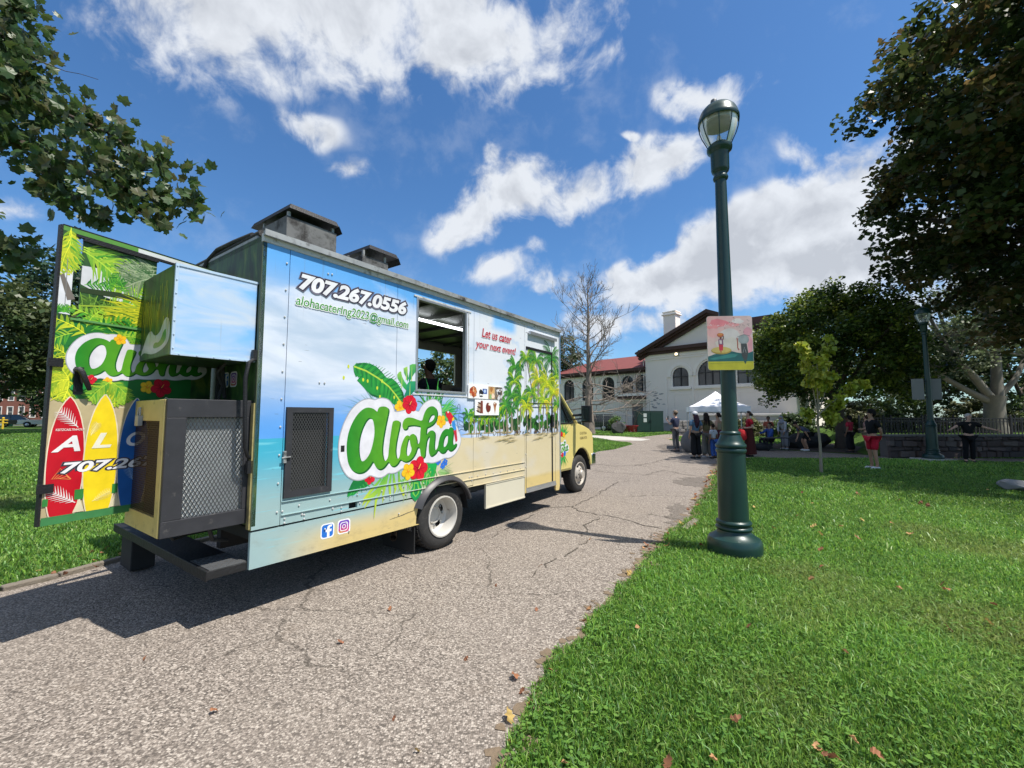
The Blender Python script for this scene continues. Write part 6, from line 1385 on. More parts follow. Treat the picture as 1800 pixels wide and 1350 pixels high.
lamp2 = copy_tree(lamp); lamp2.location = (15.05, 15.3, .02); lamp2.rotation_euler = (0, 0, 1.1)
lamp2['label'] = 'farther dark green lamp post with two blank signs, by the stone wall'
mb = MB(); mb.box(-.5, .5, -.4, .4, -.05, .07); o = mb.build('lamp_pad', CONC, bevel=.02, label='pale concrete pad under the farther lamp post'); o['category'] = 'concrete pad'; o.location = (15.0, 15.25, 0)
for dx, lab in ((-.30, 'blank pale sign on the left of the farther lamp post'), (.30, 'blank pale sign on the right of the farther lamp post')):
    s_ = thing('pole_sign', lab, 'sign', (15.05 + dx * 1.05, 15.36, 2.55), R(-30))
    mb = MB(); mb.box(-.17, .17, -.012, .012, -.38, .38); mb.build('sign_board', mat('back_of_sign', (0.20, 0.20, 0.19), .6), s_, bevel=.01)
    mb = MB(); mb.box(-.12 if dx > 0 else -.25, .25 if dx < 0 else .12, .014, .03, -.30, -.27); mb.box(-.12 if dx > 0 else -.25, .25 if dx < 0 else .12, .014, .03, .27, .30); mb.build('bracket', black_steel, s_)
# banner on the near lamp
bn = thing('banner', 'small painted board with pink sky and figures strapped to the near lamp post', 'banner', (2.575, 4.955, 2.455), R(-4)); bn.scale = (.94, 1, 1)
mb = MB(); mb.plate([rrect(0, 0, .555, .645, .035)], .008, plane_frame((0, 0, 0), (1, 0, 0), (0, 0, 1), (0, -1, 0))); mb.build('banner_board', mat('board_edge', (0.6, 0.58, 0.5), .5), bn)
mb = MB()
for z in (.22, -.22): mb.lathe([(.089, z - .012), (.092, z - .012), (.092, z + .012), (.089, z + .012)], 24, (-.01, .125, 0))
mb.build('strap', galv, bn)
p = Print(plane_frame((0, 0, 0), (1, 0, 0), (0, 0, 1), (0, -1, 0)), .001, .00001)
OUTL = rrect(0, 0, .551, .641, .034)
def clip_y(pts, lo, hi): return [(x, min(max(y, lo), hi)) for x, y in pts]
p.poly(OUTL, None, grad=lambda u, v: (0.62, 0.34, 0.32) if (v > .2 and u < .1) else (0.60, 0.44, 0.42) if v > .1 else (0.56, 0.51, 0.45)); p.h += .0001
def blot(c, rx, ry, col, k=11):
    p.poly([(max(-.274, min(.274, c[0] + rx * random.uniform(.75, 1.2) * math.cos(6.283 * i / k))), max(-.318, min(.318, c[1] + ry * random.uniform(.75, 1.2) * math.sin(6.283 * i / k)))) for i in range(k)], col)
for c, rx, ry, col in (((-.13, .24), .13, .05, (0.66, 0.20, 0.22)), ((-.20, .19), .07, .03, (0.70, 0.26, 0.26)), ((.05, .22), .07, .03, (0.68, 0.30, 0.30)), ((-.2, .12), .07, .06, (0.66, 0.36, 0.34)), ((.22, .13), .05, .06, (0.62, 0.30, 0.34)), ((.24, -.02), .035, .12, (0.64, 0.30, 0.33)), ((.10, .26), .07, .03, (0.64, 0.58, 0.55)), ((0, .1), .12, .07, (0.58, 0.53, 0.50)), ((-.02, -.02), .16, .09, (0.57, 0.52, 0.45))): blot(c, rx, ry, col)
for k in range(12): 
    x = -.24 + k * .03; p.stroke([(x, .205 + .01 * math.sin(k * 2)), (x + .012, .222 + .008 * math.cos(k)), (x + .024, .206)], .006, (0.72, 0.30, 0.28) if k % 3 else (0.74, 0.6, 0.58))
for k in range(20):
    x, y = random.uniform(-.06, .25), random.uniform(.10, .30); s_ = random.uniform(.005, .009); p.stroke([(x - s_, y + s_ * .7), (x, y), (x + s_, y + s_ * .8)], .004, (0.05, 0.05, 0.06))
p.poly([(-.274, -.16), (-.2, -.135), (-.08, -.11), (.02, -.10), (.08, -.115), (.16, -.13), (.22, -.12), (.274, -.10), (.274, -.22), (-.274, -.22)], (0.02, 0.11, 0.11)); p.poly([(-.274, -.19), (-.1, -.15), (.02, -.13), (.09, -.14), (.05, -.17), (-.2, -.2)], (0.04, 0.20, 0.18))
p.poly([q for q in clip_y(OUTL, -.33, -.22)], (0.46, 0.42, 0.03)); p.poly([(-.26, -.24), (.25, -.225), (.26, -.235), (-.25, -.25)], (0.34, 0.34, 0.03))
p.disc((-.11, -.09), .125, (0.34, 0.24, 0.05), 18, .045); p.disc((-.11, -.082), .118, (0.52, 0.40, 0.12), 18, .036)
p.poly([(-.14, -.02), (-.085, -.02), (-.09, -.09), (-.135, -.09)], (0.50, 0.04, 0.06)); p.poly([(-.142, .045), (-.085, .045), (-.082, -.02), (-.142, -.02)], (0.20, 0.10, 0.16)); p.poly([(-.13, .035), (-.10, .03), (-.10, -.01), (-.128, -.008)], (0.60, 0.50, 0.48)); p.disc((-.113, .06), .013, (0.10, 0.05, 0.03)); p.disc((-.115, .095), .042, (0.45, 0.12, 0.05), 14, .026); p.disc((-.118, .102), .03, (0.55, 0.22, 0.06), 12, .014); p.stroke([(-.085, .04), (-.078, .075), (-.09, .085)], .012, (0.12, 0.06, 0.04)); p.stroke([(-.115, -.09), (-.115, -.115)], .012, (0.40, 0.05, 0.05))
p.disc((.165, .04), .066, (0.24, 0.27, 0.27), 16, .056); 
for k in range(7): p.stroke([(.12 + k * .014, .0), (.112 + k * .016, .085)], .003, (0.45, 0.48, 0.48))
p.poly([(.13, -.01), (.20, -.01), (.215, -.12), (.195, -.20), (.16, -.205), (.135, -.15)], (0.055, 0.06, 0.06)); p.poly([(.15, -.2), (.20, -.2), (.175, -.255)], (0.03, 0.08, 0.06)); p.stroke([(.085, .06), (.092, 0.0), (.09, -.06), (.105, -.085)], .012, (0.32, 0.07, 0.04)); p.stroke([(.15, -.12), (.17, -.05), (.19, -.12)], .004, (0.4, 0.42, 0.42)); p.stroke([(.09, .07), (.13, .085), (.17, .10), (.24, .08)], .005, (0.15, 0.16, 0.16))
p.build('banner_painting', bn, .5)
# ------------------------------------------------------------------ the white hall
wallm = mat('white_stucco', (0.86, 0.77, 0.70), 0.75, 0, 0.04, .8, bump=.15, bscale=14, dirt=((0.72, 0.67, 0.61), 1.2, .60))
trimm = mat('white_trim', (0.88, 0.80, 0.735), 0.6, 0, 0.04, 2)
brown = mat('brown_fascia', (0.060, 0.028, 0.022), 0.6, 0, 0.2, 3)
redroof = mat('red_shingle', (0.17, 0.045, 0.040), 0.8, 0, 0.18, 2.5, bump=.5, bscale=9)
darkglass = glass_mat('dark_window', (0.035, 0.036, 0.040), .12)
mull = mat('window_bars', (0.035, 0.032, 0.034), .5)
hall = thing('hall', 'white hall with brown gable, arched windows and a red-roofed wing behind the tent', 'building', (14.25, 45.0, 0), R(-45))
HF = plane_frame((0, 0, 0), (1, 0, 0), (0, 0, 1), (0, -1, 0))
WW, DEP, EV, AP = 13.5, 22.0, 8.35, 11.45
WINS = [(2.92, 4.58, 4.45, 6.45), (5.45, 8.12, 4.45, 6.95), (8.99, 10.66, 4.45, 6.45)]
def arch_loop(x0, x1, z0, zt, n=14):
    r = (x1 - x0) / 2; cx = (x0 + x1) / 2; zs = zt - r
    return [(x0, z0), (x1, z0)] + [(cx + r * math.cos(math.pi * i / n), zs + r * math.sin(math.pi * i / n)) for i in range(n + 1)]
mb = MB(); mb.plate([[(0, 0), (WW, 0), (WW, EV), (WW / 2, AP), (0, EV)]] + [arch_loop(*w)[::-1] for w in WINS], .35, HF)
mb.box(0, .35, .351, DEP, 0, EV); mb.box(WW - .35, WW, .351, DEP, 0, EV); mb.box(.35, WW - .35, DEP - .3, DEP, 0, EV)
mb.build('wall', wallm, hall)
# roof: two slopes with deep brown eaves
def roof_quad(x0, z0, x1, z1, y0, y1, th, m, name, par):
    mb = MB(); d = Vector((x1 - x0, 0, z1 - z0)).normalized(); n = Vector((-d.z, 0, d.x)); n = n if n.z > 0 else -n
    P = [Vector((x0, y0, z0)), Vector((x1, y0, z1)), Vector((x1, y1, z1)), Vector((x0, y1, z0))]
    mb.add(P + [p_ + n * th for p_ in P], [(3, 2, 1, 0), (4, 5, 6, 7), (0, 1, 5, 4), (1, 2, 6, 5), (2, 3, 7, 6), (3, 0, 4, 7)]); return mb.build(name, m, par)
sl = (AP - EV) / (WW / 2); OV = .75
roof = roof_quad(-OV, EV - sl * OV + .10, WW / 2, AP + .10, -.80, DEP + .4, .14, mat('dark_roofing', (0.09, 0.05, 0.045), .8, bump=.3, bscale=9), 'roof', hall)
roof_quad(WW / 2, AP + .10, WW + OV, EV - sl * OV + .10, -.80, DEP + .4, .14, mat('dark_roofing', (0.09, 0.05, 0.045), .8), 'roof', hall)
mb = MB()
for s_ in (0, 1):
    X = lambda x: x if s_ == 0 else WW - x
    for (y0, y1, d0, d1) in ((-.86, -.80, .26, -.10), (-.62, -.002, -.02, -.30), (-.30, -.001, -.30, -.62)):
        a = [(X(-OV), EV - sl * OV + d0 * 1.0), (X(WW / 2 + (0)), AP + d0), (X(WW / 2), AP + d1), (X(-OV + .2), EV - sl * (OV - .2) + d1)]
        mb.add([(x, y, z) for y in (y0, y1) for x, z in a], [(0, 1, 2, 3), (7, 6, 5, 4), (0, 4, 5, 1), (1, 5, 6, 2), (2, 6, 7, 3), (3, 7, 4, 0)])
mb.build('gable_fascia', brown, hall)
mb = MB(); mb.box(-.55, WW + .55, -.55, -.001, EV - .12, EV + .22); mb.box(-.35, WW + .35, -.30, -.002, EV - .38, EV - .12); mb.build('cornice', brown, hall)
mb = MB(); mb.box(-.02, WW + .02, -.05, -.001, EV - .75, EV - .40); mb.box(-.02, WW + .02, -.08, -.001, 7.38, 7.50); mb.build('frieze_band', trimm, hall)
# arched windows with panes and bars
for (x0, x1, z0, zt) in WINS:
    w = MB(); r_ = (x1 - x0) / 2; cx = (x0 + x1) / 2
    w.plate([arch_loop(x0 - .12, x1 + .12, z0 - .02, zt + .12), arch_loop(x0 + .02, x1 - .02, z0 + .06, zt - .02)[::-1]], .12, lambda u, v, h=0: HF(u, v, h + .02))
    win = w.build('window', trimm, hall)
    w = MB(); w.plate([arch_loop(x0, x1, z0, zt)], .02, lambda u, v, h=0: HF(u, v, h - .16)); w.build('pane', darkglass, win)
    w = MB(); w.box(cx - .05, cx + .05, .06, .14, z0 + .05, zt - .05); w.box(x0 + .02, x1 - .02, .07, .13, z0 + (zt - z0) * .5, z0 + (zt - z0) * .5 + .08)
    if x1 - x0 > 2: 
        for q in (x0 + .67, x1 - .67): w.box(q - .03, q + .03, .08, .13, z0 + .05, zt - .6)
    w.build('window_bar', mull, win)
    w = MB(); w.box(x0 - .25, x1 + .25, -.16, -.001, z0 - .26, z0 - .03); w.build('sill', trimm, win)
    w = MB(); n = 18; zs = zt - r_
    for k in range(2):
        ra, rb, h = ((r_ + .14, r_ + .30, .10), (r_ + .305, r_ + .50, .06))[k]
        o_ = [(cx + rb * math.cos(math.pi * i / n), zs + rb * math.sin(math.pi * i / n)) for i in range(n + 1)]; i_ = [(cx + ra * math.cos(math.pi * i / n), zs + ra * math.sin(math.pi * i / n)) for i in range(n + 1)][::-1]
        w.plate([o_ + i_], h, lambda u, v, hh=0: HF(u, v, hh + h))
    w.box(x0 - .52, x0 - .13, -.12, -.001, zs - .12, zs - .002); w.box(x1 + .13, x1 + .52, -.12, -.001, zs - .12, zs - .002)
    w.build('arch_moulding', trimm, win)
    w = MB()
    for (a, b, c, d) in ((x0 + .1, x1 - .1, 3.72, 3.78), (x0 + .1, x1 - .1, 2.1, 2.16), (x0 + .1, x0 + .16, 2.16, 3.72), (x1 - .16, x1 - .1, 2.16, 3.72)): w.box(a, b, -.03, -.001, c, d)
    w.build('panel_moulding', trimm, win)
mb = MB()
for (a, b) in ((2.15, 2.32), (4.85, 5.05), (8.52, 8.72), (11.25, 11.42)): mb.box(a, b, -.05, -.0015, .8, 5.5)
mb.build('pilaster', trimm, hall)
mb = MB(); mb.box(-.06, WW + .06, -.14, -.001, 0, .75); mb.box(-.1, WW + .1, -.2, -.001, .75, .87); mb.build('plinth', mat('grey_plinth', (0.42, 0.41, 0.40), .85, 0, .2, 3, bump=.4, bscale=12), hall)
pz = Print(HF, .004, .0001)
for _ in range(26):
    x, z = random.uniform(.45, 1.9), random.uniform(2.4, 4.1); pz.disc((x + .15 * math.sin(z * 5), z), random.uniform(.04, .22), random.choice([(0.36, 0.35, 0.35), (0.28, 0.27, 0.27), (0.45, 0.44, 0.44)]), 8, random.uniform(.03, .09))
pz.build('peeled_paint', hall, .8)
for x in (3.45, 10.15):
    mb = MB(); mb.box(x - .22, x + .22, -.22, -.051, 7.62, 7.98); wl_ = mb.build('wall_light', mat('light_housing', (0.5, 0.48, 0.42), .5), hall, bevel=.03)
    mb = MB(); mb.ball((x + .03, -.24, 7.78), (.15, .10, .13), 12, 8); mb.build('lit_lens', mat('warm_lit_lens', (0.9, 0.8, 0.6), .4, emit=((1.0, 0.80, 0.52), 2.0)), wl_)
mb = MB(); mb.box(-.42, -.36, .3, .36, .0, 8.1); mb.tube([(-.39, .33, 8.05), (-.2, -.2, 8.25)], .04, 6); mb.build('downpipe', trimm, hall)
mb = MB(); mb.box(.95, 2.30, 2.5, 3.7, 8.6, 12.85); ch = mb.build('chimney', wallm, hall); mb = MB(); mb.box(.80, 2.45, 2.35, 3.85, 12.55, 12.72); mb.box(.86, 2.39, 2.41, 3.79, 12.851, 12.98); mb.build('chimney_cap', trimm, ch, bevel=.03)
mb = MB(); mb.box(8.2, 10.6, 6, 10, 9.5, 11.7); mb.build('roof_monitor', mat('dark_roofing', (0.09, 0.05, 0.045), .8), hall)
# low area wall with white coping in front of the right half
aw_ = thing('area_wall', 'low grey wall with a white coping in front of the white hall, right of the tent', 'wall', (14.25, 45.0, 0), R(-45))
mb = MB(); mb.box(6.2, 13.2, -2.3, -2.0, 0, 1.58); mb.box(12.9, 13.2, -2.0, -.3, 0, 1.58); mb.build('wall_body', mat('grey_plinth', (0.42, 0.41, 0.40), .85), aw_)
mb = MB(); mb.box(6.1, 13.3, -2.4, -1.9, 1.58, 1.75); mb.box(12.8, 13.3, -1.9, -.25, 1.58, 1.75); mb.box(6.1, 8.6, -1.0, -.9, 1.9, 2.2); mb.build('coping', trimm, aw_, bevel=.03)
# wing with the red roof
wing = hall
WX = -13.0
WW_ = [(-5.75, -4.10, 3.30, 6.05), (-8.6, -6.95, 3.30, 6.05), (-11.4, -9.75, 3.30, 6.05)]
LOG = [(-3.15, -1.72, 4.05, 6.05), (-1.50, -.06, 4.05, 6.05)]
WF = plane_frame((0, .5, 0), (1, 0, 0), (0, 0, 1), (0, -1, 0))
mb = MB(); mb.plate([rect(WX, -.001, 0, 6.75)] + [arch_loop(*w)[::-1] for w in WW_ + LOG] + [rect(-1.95, -.62, .3, 2.9)[::-1]], .3, WF); mb.box(WX, WX + .3, .81, 10, 0, 6.75); mb.build('wing_wall', wallm, hall)
mb = MB(); e0 = .5 - .65
mb.add([(WX - .6, e0, 6.62), (0, e0, 6.62), (0, 5.6, 8.75), (WX + 3.4, 5.6, 8.75), (WX - .6, e0, 6.76), (0, e0, 6.76), (0, 5.6, 8.9), (WX + 3.4, 5.6, 8.9), (WX - .6, 10.5, 6.62), (WX - .6, 10.5, 6.76), (0, 10.5, 6.62)], [(3, 2, 1, 0), (4, 5, 6, 7), (0, 1, 5, 4), (0, 4, 9, 8), (4, 7, 9), (7, 6, 10, 9)])
mb.build('wing_roof', redroof, hall, recalc=False)
mb = MB(); mb.box(WX - .6, -.002, e0 - .03, e0, 6.45, 6.76); mb.box(WX - .4, -.002, .2, .499, 6.25, 6.55); mb.build('wing_fascia', brown, hall)
for (x0, x1, z0, zt) in WW_ + LOG:
    w = MB(); w.plate([arch_loop(x0 - .12, x1 + .12, z0 - .02, zt + .12), arch_loop(x0 + .02, x1 - .02, z0 + .05, zt - .02)[::-1]], .1, lambda u, v, h=0: WF(u, v, h + .02)); win = w.build('window', trimm, hall)
    w = MB(); w.plate([arch_loop(x0, x1, z0, zt)], .02, lambda u, v, h=0: WF(u, v, h - .18)); w.build('pane', darkglass, win)
    w = MB(); cx = (x0 + x1) / 2; w.box(cx - .05, cx + .05, .58, .66, z0, zt - .05); w.box(x0 + .03, x1 - .03, .59, .65, z0 + (zt - z0) * .5, z0 + (zt - z0) * .5 + .08); w.build('window_bar', mull, win)
mb = MB(); mb.box(-3.3, -.02, -.4, .499, 3.72, 4.02); mb.build('balcony_slab', trimm, hall); mb = MB(); mb.box(-3.3, -.02, -.38, .498, 3.40, 3.718); mb.build('balcony_underside', brown, hall)
for k in range(19):
    x = -3.2 + k * .17; mb = MB(); mb.tube([(x, -.34, 4.02), (x, -.34, 5.3), (x + .03 * math.sin(k), -.42 - .05 * (k % 2), 6.35)], .017, 5); mb.build('iron_bar', black_steel, hall)
mb = MB(); mb.box(-3.28, -.05, -.37, -.32, 5.25, 5.31); mb.box(-3.28, -.05, -.37, -.32, 4.10, 4.15); mb.build('iron_rail', black_steel, hall)
mb = MB(); mb.box(-1.95, -.62, .56, .62, .3, 2.9); dr = mb.build('door', mat('grey_door', (0.13, 0.13, 0.14), .5), hall); mb = MB(); mb.box(-2.08, -1.951, .44, .6, .2, 3.02); mb.box(-.619, -.50, .44, .6, .2, 3.02); mb.box(-1.951, -.619, .44, .6, 2.901, 3.02); mb.build('door_frame', trimm, dr); mb = MB(); mb.ball((-1.85, .54, 1.4), .05, 8, 6); mb.bar((-1.95, .5, 1.5), (-.62, .5, 1.5), .06); mb.build('door_bar', alu, dr)
mb = MB()
for (a, b, c, d) in ((-5.7, -4.1, 2.5, 2.56), (-5.7, -4.1, .9, .96), (-5.7, -5.64, .96, 2.5), (-4.16, -4.1, .96, 2.5), (WX, -.01, 3.0, 3.08)): mb.box(a, b, .46, .499, c, d)
mb.build('panel_moulding', trimm, hall)

# ------------------------------------------------------------------ things on the far lawn
green_box = mat('cabinet_green', (0.018, 0.050, 0.042), .5, 0, .15, 3)
cb = thing('utility_cabinet', 'big dark green utility cabinet with two paper notices on the far lawn', 'utility cabinet', (13.0, 40.0, 0), R(-4))
mb = MB(); mb.box(-1.22, 1.22, 0, 1.3, .06, 1.98); mb.box(-1.25, 1.25, -.03, 1.33, 1.98, 2.03); mb.box(-1.26, 1.26, -.05, 1.35, 0, .06); mb.build('cabinet_body', green_box, cb, bevel=.02)
for s_ in (-.605, .605):
    mb = MB(); mb.box(s_ - .585, s_ + .585, -.025, -.001, .14, 1.90); d_ = mb.build('cabinet_door', green_box, cb, bevel=.012); mb = MB(); mb.box(s_ * .12 - .02, s_ * .12 + .02, -.06, -.026, .95, 1.15); mb.build('handle', black_steel, d_)
for z, h in ((1.45, .34), (.98, .36)):
    mb = MB(); mb.box(-.62, -.32, -.031, -.0262, z, z + h); mb.build('notice', mat('paper', (0.62, 0.66, 0.64), .6), cb)
rubble = mat('rubble_stone', (0.26, 0.25, 0.24), .9, 0, .3, 4, bump=.6, bscale=10, dirt=((0.14, 0.13, 0.12), 3, .5))
rw = thing('rubble_wall', 'low rough grey stone wall behind the queue and the tent', 'wall', (15.3, 35.2, 0), R(-6))
mb = MB(); mb.box(-1.6, 6.0, .06, .5, 0, 1.18); mb.build('wall_core', rubble, rw)
rs = random.Random(4)
z = 0
for row in range(5):
    h = .235; x = -1.65 - rs.random() * .2
    while x < 6.0:
        w = rs.uniform(.35, .75); mb = MB(); mb.box(x + .015, x + w - .015, -.02 - rs.random() * .06, .059, z + .012, z + h - .012); mb.build('stone', rubble, rw, bevel=.035); x += w
    z += h
def boulder(name, label, cat, loc, size, col, seed, squash=1.0):
    mb = MB(); mb.ball((0, 0, 0), 1.0, 18, 12); r = random.Random(seed)
    dirs = [(Vector((r.gauss(0, 1), r.gauss(0, 1), r.gauss(0, 1))).normalized(), r.uniform(.62, .9)) for _ in range(14)]
    vs = []
    for v in mb.v:
        v = Vector(v)
        for d, k in dirs:
            e = v.dot(d) - k
            if e > 0: v = v - d * e
        vs.append((v.x * size[0], v.y * size[1], v.z * size[2] + size[2] * .75))
    mb.v = vs; mb.sm = [False] * len(mb.sm)
    o = mb.build(name, mat('rock_%d' % seed, col, .85, 0, .3, 5, bump=.6, bscale=16), label=label); o['category'] = cat; o.location = loc; return o
boulder('boulder', 'dark wedge-shaped boulder on the far grass left of the green cabinet', 'boulder', (9.35, 37.4, 0), (.72, .5, .62), (0.06, 0.06, 0.06), 3)
boulder('boulder', 'small grey stone lying on the near lawn at the right edge of the view', 'boulder', (10.75, 9.1, 0), (.40, .3, .16), (0.20, 0.20, 0.20), 8)
boulder('boulder', 'long black boulder in the shade under the round tree, right of the crouching people', 'boulder', (15.15, 21.6, 0), (1.25, .6, .48), (0.030, 0.028, 0.028), 5)
boulder('boulder', 'black boulder just right of the bending person in the plaid shirt', 'boulder', (13.9, 20.9, 0), (.55, .45, .45), (0.034, 0.032, 0.032), 6)
tubm = mat('red_plastic', (0.50, 0.035, 0.05), .4)
for i, (x, y, lab) in enumerate(((10.6, 41.2, 'left red plastic tub on the far grass by the white wing'), (11.6, 40.6, 'right red plastic tub, nearer the green cabinet'))):
    t = thing('red_tub', lab, 'tub', (x, y, 0), .2 * i, 'red tubs on the far grass')
    mb = MB(); mb.lathe([(.0, .03), (.40, .03), (.58, .62), (.62, .62), (.62, .66), (.56, .66), (.385, .08), (.0, .08)], 20); mb.v = [(v[0] * 1.25, v[1], v[2]) for v in mb.v]; mb.build('tub_body', tubm, t)
    mb = MB(); mb.bar((-.5, -.35, .12), (.5, -.35, .12), .06); mb.build('handle', tubm, t)
# wire fence before the wing
wf_ = thing('wire_fence', 'thin grey wire fence before the white wing', 'fence', (5.0, 43.8, 0), R(-24))
for k in range(5):
    mb = MB(); mb.tube([(k * 2.2, 0, 0), (k * 2.2, 0, 3.1)], .04, 8); mb.build('post', galv, wf_)
for z in (3.05, 1.6): 
    mb = MB(); mb.tube([(0, 0, z), (8.8, 0, z)], .025, 6); mb.build('rail', galv, wf_)
mb = MB()
for k in range(44):
    x = k * .2
    mb.tube([(x, .02, .05), (x, .02, 3.05)], .004, 3, cap=False)
for k in range(15): mb.tube([(0, .022, .1 + k * .2), (8.8, .022, .1 + k * .2)], .004, 3, cap=False)
mb.build('wire_mesh', galv, wf_, kind='stuff')

# ------------------------------------------------------------------ cars
def make_car(label, loc, rz, col, pickup=False, group=None):
    t = thing('parked_car', label, 'car', loc, rz, group)
    paint = mat('car_paint_%d%d%d' % tuple(int(c * 100) for c in col), col, .3, .2, .04, 2, coat=.5)
    L = 2.3 if not pickup else 2.6
    low = [(-L, .45), (-L, .95), (-L + .1, 1.02), (.9, 1.0), (1.5, .95), (L - .1, .82), (L, .60), (L - .05, .40)]
    def arch_(cx): return [(cx + .40 * math.cos(q), .34 + .40 * math.sin(q)) for q in np.linspace(0.15, math.pi - .15, 9)]
    loop = low + [(L - .5, .36)] + arch_(L - .95) + [(0, .34)] + arch_(-L + .90) + [(-L + .05, .40)]
    mb = MB(); mb.plate([loop[::-1]], 1.76, plane_frame((0, -.88, 0), (1, 0, 0), (0, 0, 1), (0, -1, 0))); b = mb.build('body', paint, t, bevel=.05)
    gh = [(-L + .12, 1.0), (-L + .35, 1.62), (-L + .6, 1.70), (.1, 1.68), (.95, 1.0)] if not pickup else [(-.35, 1.0), (-.2, 1.65), (.0, 1.72), (.85, 1.70), (1.5, .98)]
    mb = MB(); n = len(gh); mb.add([(a, -.82 + .10 * (z - 1) / .7, z) for a, z in gh] + [(a, .82 - .10 * (z - 1) / .7, z) for a, z in gh], [tuple(range(n)), tuple(range(2 * n - 1, n - 1, -1))] + [(i, i + 1, n + i + 1, n + i) for i in range(n - 1)]); mb.build('cabin_glass', glass_mat('car_glass', (0.015, 0.018, 0.02), .08), t, bevel=.03)
    mb = MB(); top = [p_ for p_ in gh if p_[1] > 1.6]; mb.box(top[0][0], top[-1][0], -.74, .74, 1.66, 1.735)
    for s_ in (-1, 1):
        for (p0, p1) in ((gh[0], gh[1]), (gh[-1], gh[-2]), (((gh[0][0] + gh[-1][0]) / 2, 1.0), ((gh[0][0] + gh[-1][0]) / 2, 1.68))): mb.bar((p0[0], s_ * .825, p0[1]), (p1[0], s_ * .735, p1[1]), .07)
    mb.build('roof', paint, t, bevel=.02)
    for cx in (L - .95, -L + .90):
        for s_ in (-1, 1):
            mb = MB(); mb.lathe([(.2, -.1), (.32, -.1), (.34, -.06), (.34, .06), (.32, .1), (.2, .1)], 20, (0, 0, 0), (0, 1, 0)); w = mb.build('wheel', rubber, t); w.location = (cx, s_ * .80, .34)
            mb = MB(); mb.lathe([(.21, .085 * s_), (.19, .10 * s_), (.05, .095 * s_), (.0, .10 * s_)], 16, (0, 0, 0), (0, 1, 0)); mb.build('rim', alu, w)
    for s_ in (-1, 1):
        mb = MB(); mb.box(-L - .02, -L + .06, s_ * .74 - .10, s_ * .74 + .10, .68, .98); mb.build('tail_light', mat('red_lens', (0.30, 0.012, 0.02), .25), t, bevel=.02)
        mb = MB(); mb.box(L - .14, L + .0, s_ * .68 - .14, s_ * .68 + .14, .62, .80); mb.build('headlight', glass_mat('lamp_lens'), t, bevel=.03)
    mb = MB(); mb.box(-L - .06, -L + .02, -.8, .8, .40, .58); mb.build('rear_bumper', alu if pickup else paint, t, bevel=.03)
    mb = MB(); mb.box(-L - .03, -L - .005, -.26, .26, .64, .78); mb.build('number_plate', mat('plate_orange', (0.62, 0.40, 0.08), .5), t)
    return t
make_car('dark grey hatchback parked behind the wire fence of the white hall', (8.6, 45.0, 0), R(150), (0.035, 0.036, 0.04))
make_car('white pickup seen from behind at the far left, by the row houses', (-66.2, 60.5, 0), R(40), (0.68, 0.68, 0.68), True)
make_car('black car parked behind the far left tree trunk, next to the white pickup', (-69.6, 60.0, 0), R(38), (0.015, 0.016, 0.018))
make_car('small white car parked far off between the young tree and the white hall', (33, 47.5, .0), R(175), (0.7, 0.7, 0.7))
bw = thing('brick_wall', 'long low reddish brick wall far behind the young tree', 'wall', (31, 44.5, 0), R(-12))
mb = MB(); mb.box(-1.5, 7.0, 0, .4, 0, .95); mb.build('wall_body', mat('red_brick_wall', (0.26, 0.11, 0.085), .85, 0, .3, 6), bw); mb = MB(); mb.box(-1.6, 7.1, -.05, .45, .95, 1.08); mb.build('coping', CONC, bw)
gw = thing('garden_wall', 'long pale wall far behind the round tree trunk', 'wall', (38.5, 46, TZ), R(-20))
mb = MB(); mb.box(0, 11, 0, .3, 0, .80); mb.build('wall_body', wallm, gw); mb = MB(); mb.box(-.05, 11.05, -.05, .35, .80, .90); mb.build('coping', trimm, gw)

# ------------------------------------------------------------------ row houses far left
def row_house(label, x, y, rz, w, h, m, roofm, porch):
    t = thing('row_house', label, 'house', (x, y, 0), rz, 'row houses beyond the left lawn')
    openings = [rect(.6 + i * 2.1, 1.6 + i * 2.1, z, z + 1.9) for z in (1.3, 4.4) for i in range(int((w - .6) / 2.1))]
    mb = MB(); F = plane_frame((0, 0, 0), (1, 0, 0), (0, 0, 1), (0, -1, 0)); mb.plate([rect(0, w, 0, h)] + [o_[::-1] for o_ in openings], .3, F); mb.box(0, w, .301, 9, 0, h); mb.build('wall', m, t)
    for o_ in openings:
        (x0, z0), (x1, z1) = o_[0], o_[2]
        q = MB(); q.plate([rect(x0 - .1, x1 + .1, z0 - .1, z1 + .1), rect(x0 + .04, x1 - .04, z0 + .04, z1 - .04)[::-1]], .12, lambda u, v, hh=0: F(u, v, hh + .03)); wn_ = q.build('window', trimm, t)
        q = MB(); q.box(x0, x1, .10, .13, z0, z1); q.build('pane', darkglass, wn_); q = MB(); q.box(x0, x1, .06, .10, (z0 + z1) / 2 - .03, (z0 + z1) / 2 + .03); q.build('window_bar', trimm, wn_)
    mb = MB(); mb.box(-.2, w + .2, -.5, 9.2, h, h + .3); mb.build('roof', roofm, t); mb = MB(); mb.box(-.1, w + .1, -.35, -.001, h - .5, h - .001); mb.build('cornice', trimm, t)
    if porch:
        mb = MB(); mb.box(0, w, -2.2, -.001, 3.2, 3.5); mb.box(.1, w - .1, -2.1, -.36, 0, .55); mb.build('porch', trimm, t)
        for k in range(4):
            mb = MB(); xx = .3 + k * (w - .6) / 3; mb.box(xx - .09, xx + .09, -2.05, -1.87, .551, 3.2); mb.build('porch_post', trimm, t)
        mb = MB(); mb.box(w * .45, w * .45 + 1.1, -.05, -.001, .56, 2.9); mb.build('door', mat('grey_door', (0.13, 0.13, 0.14)), t)
    return t
brick = mat('house_brick', (0.27, 0.10, 0.07), .85, 0, .2, 8)
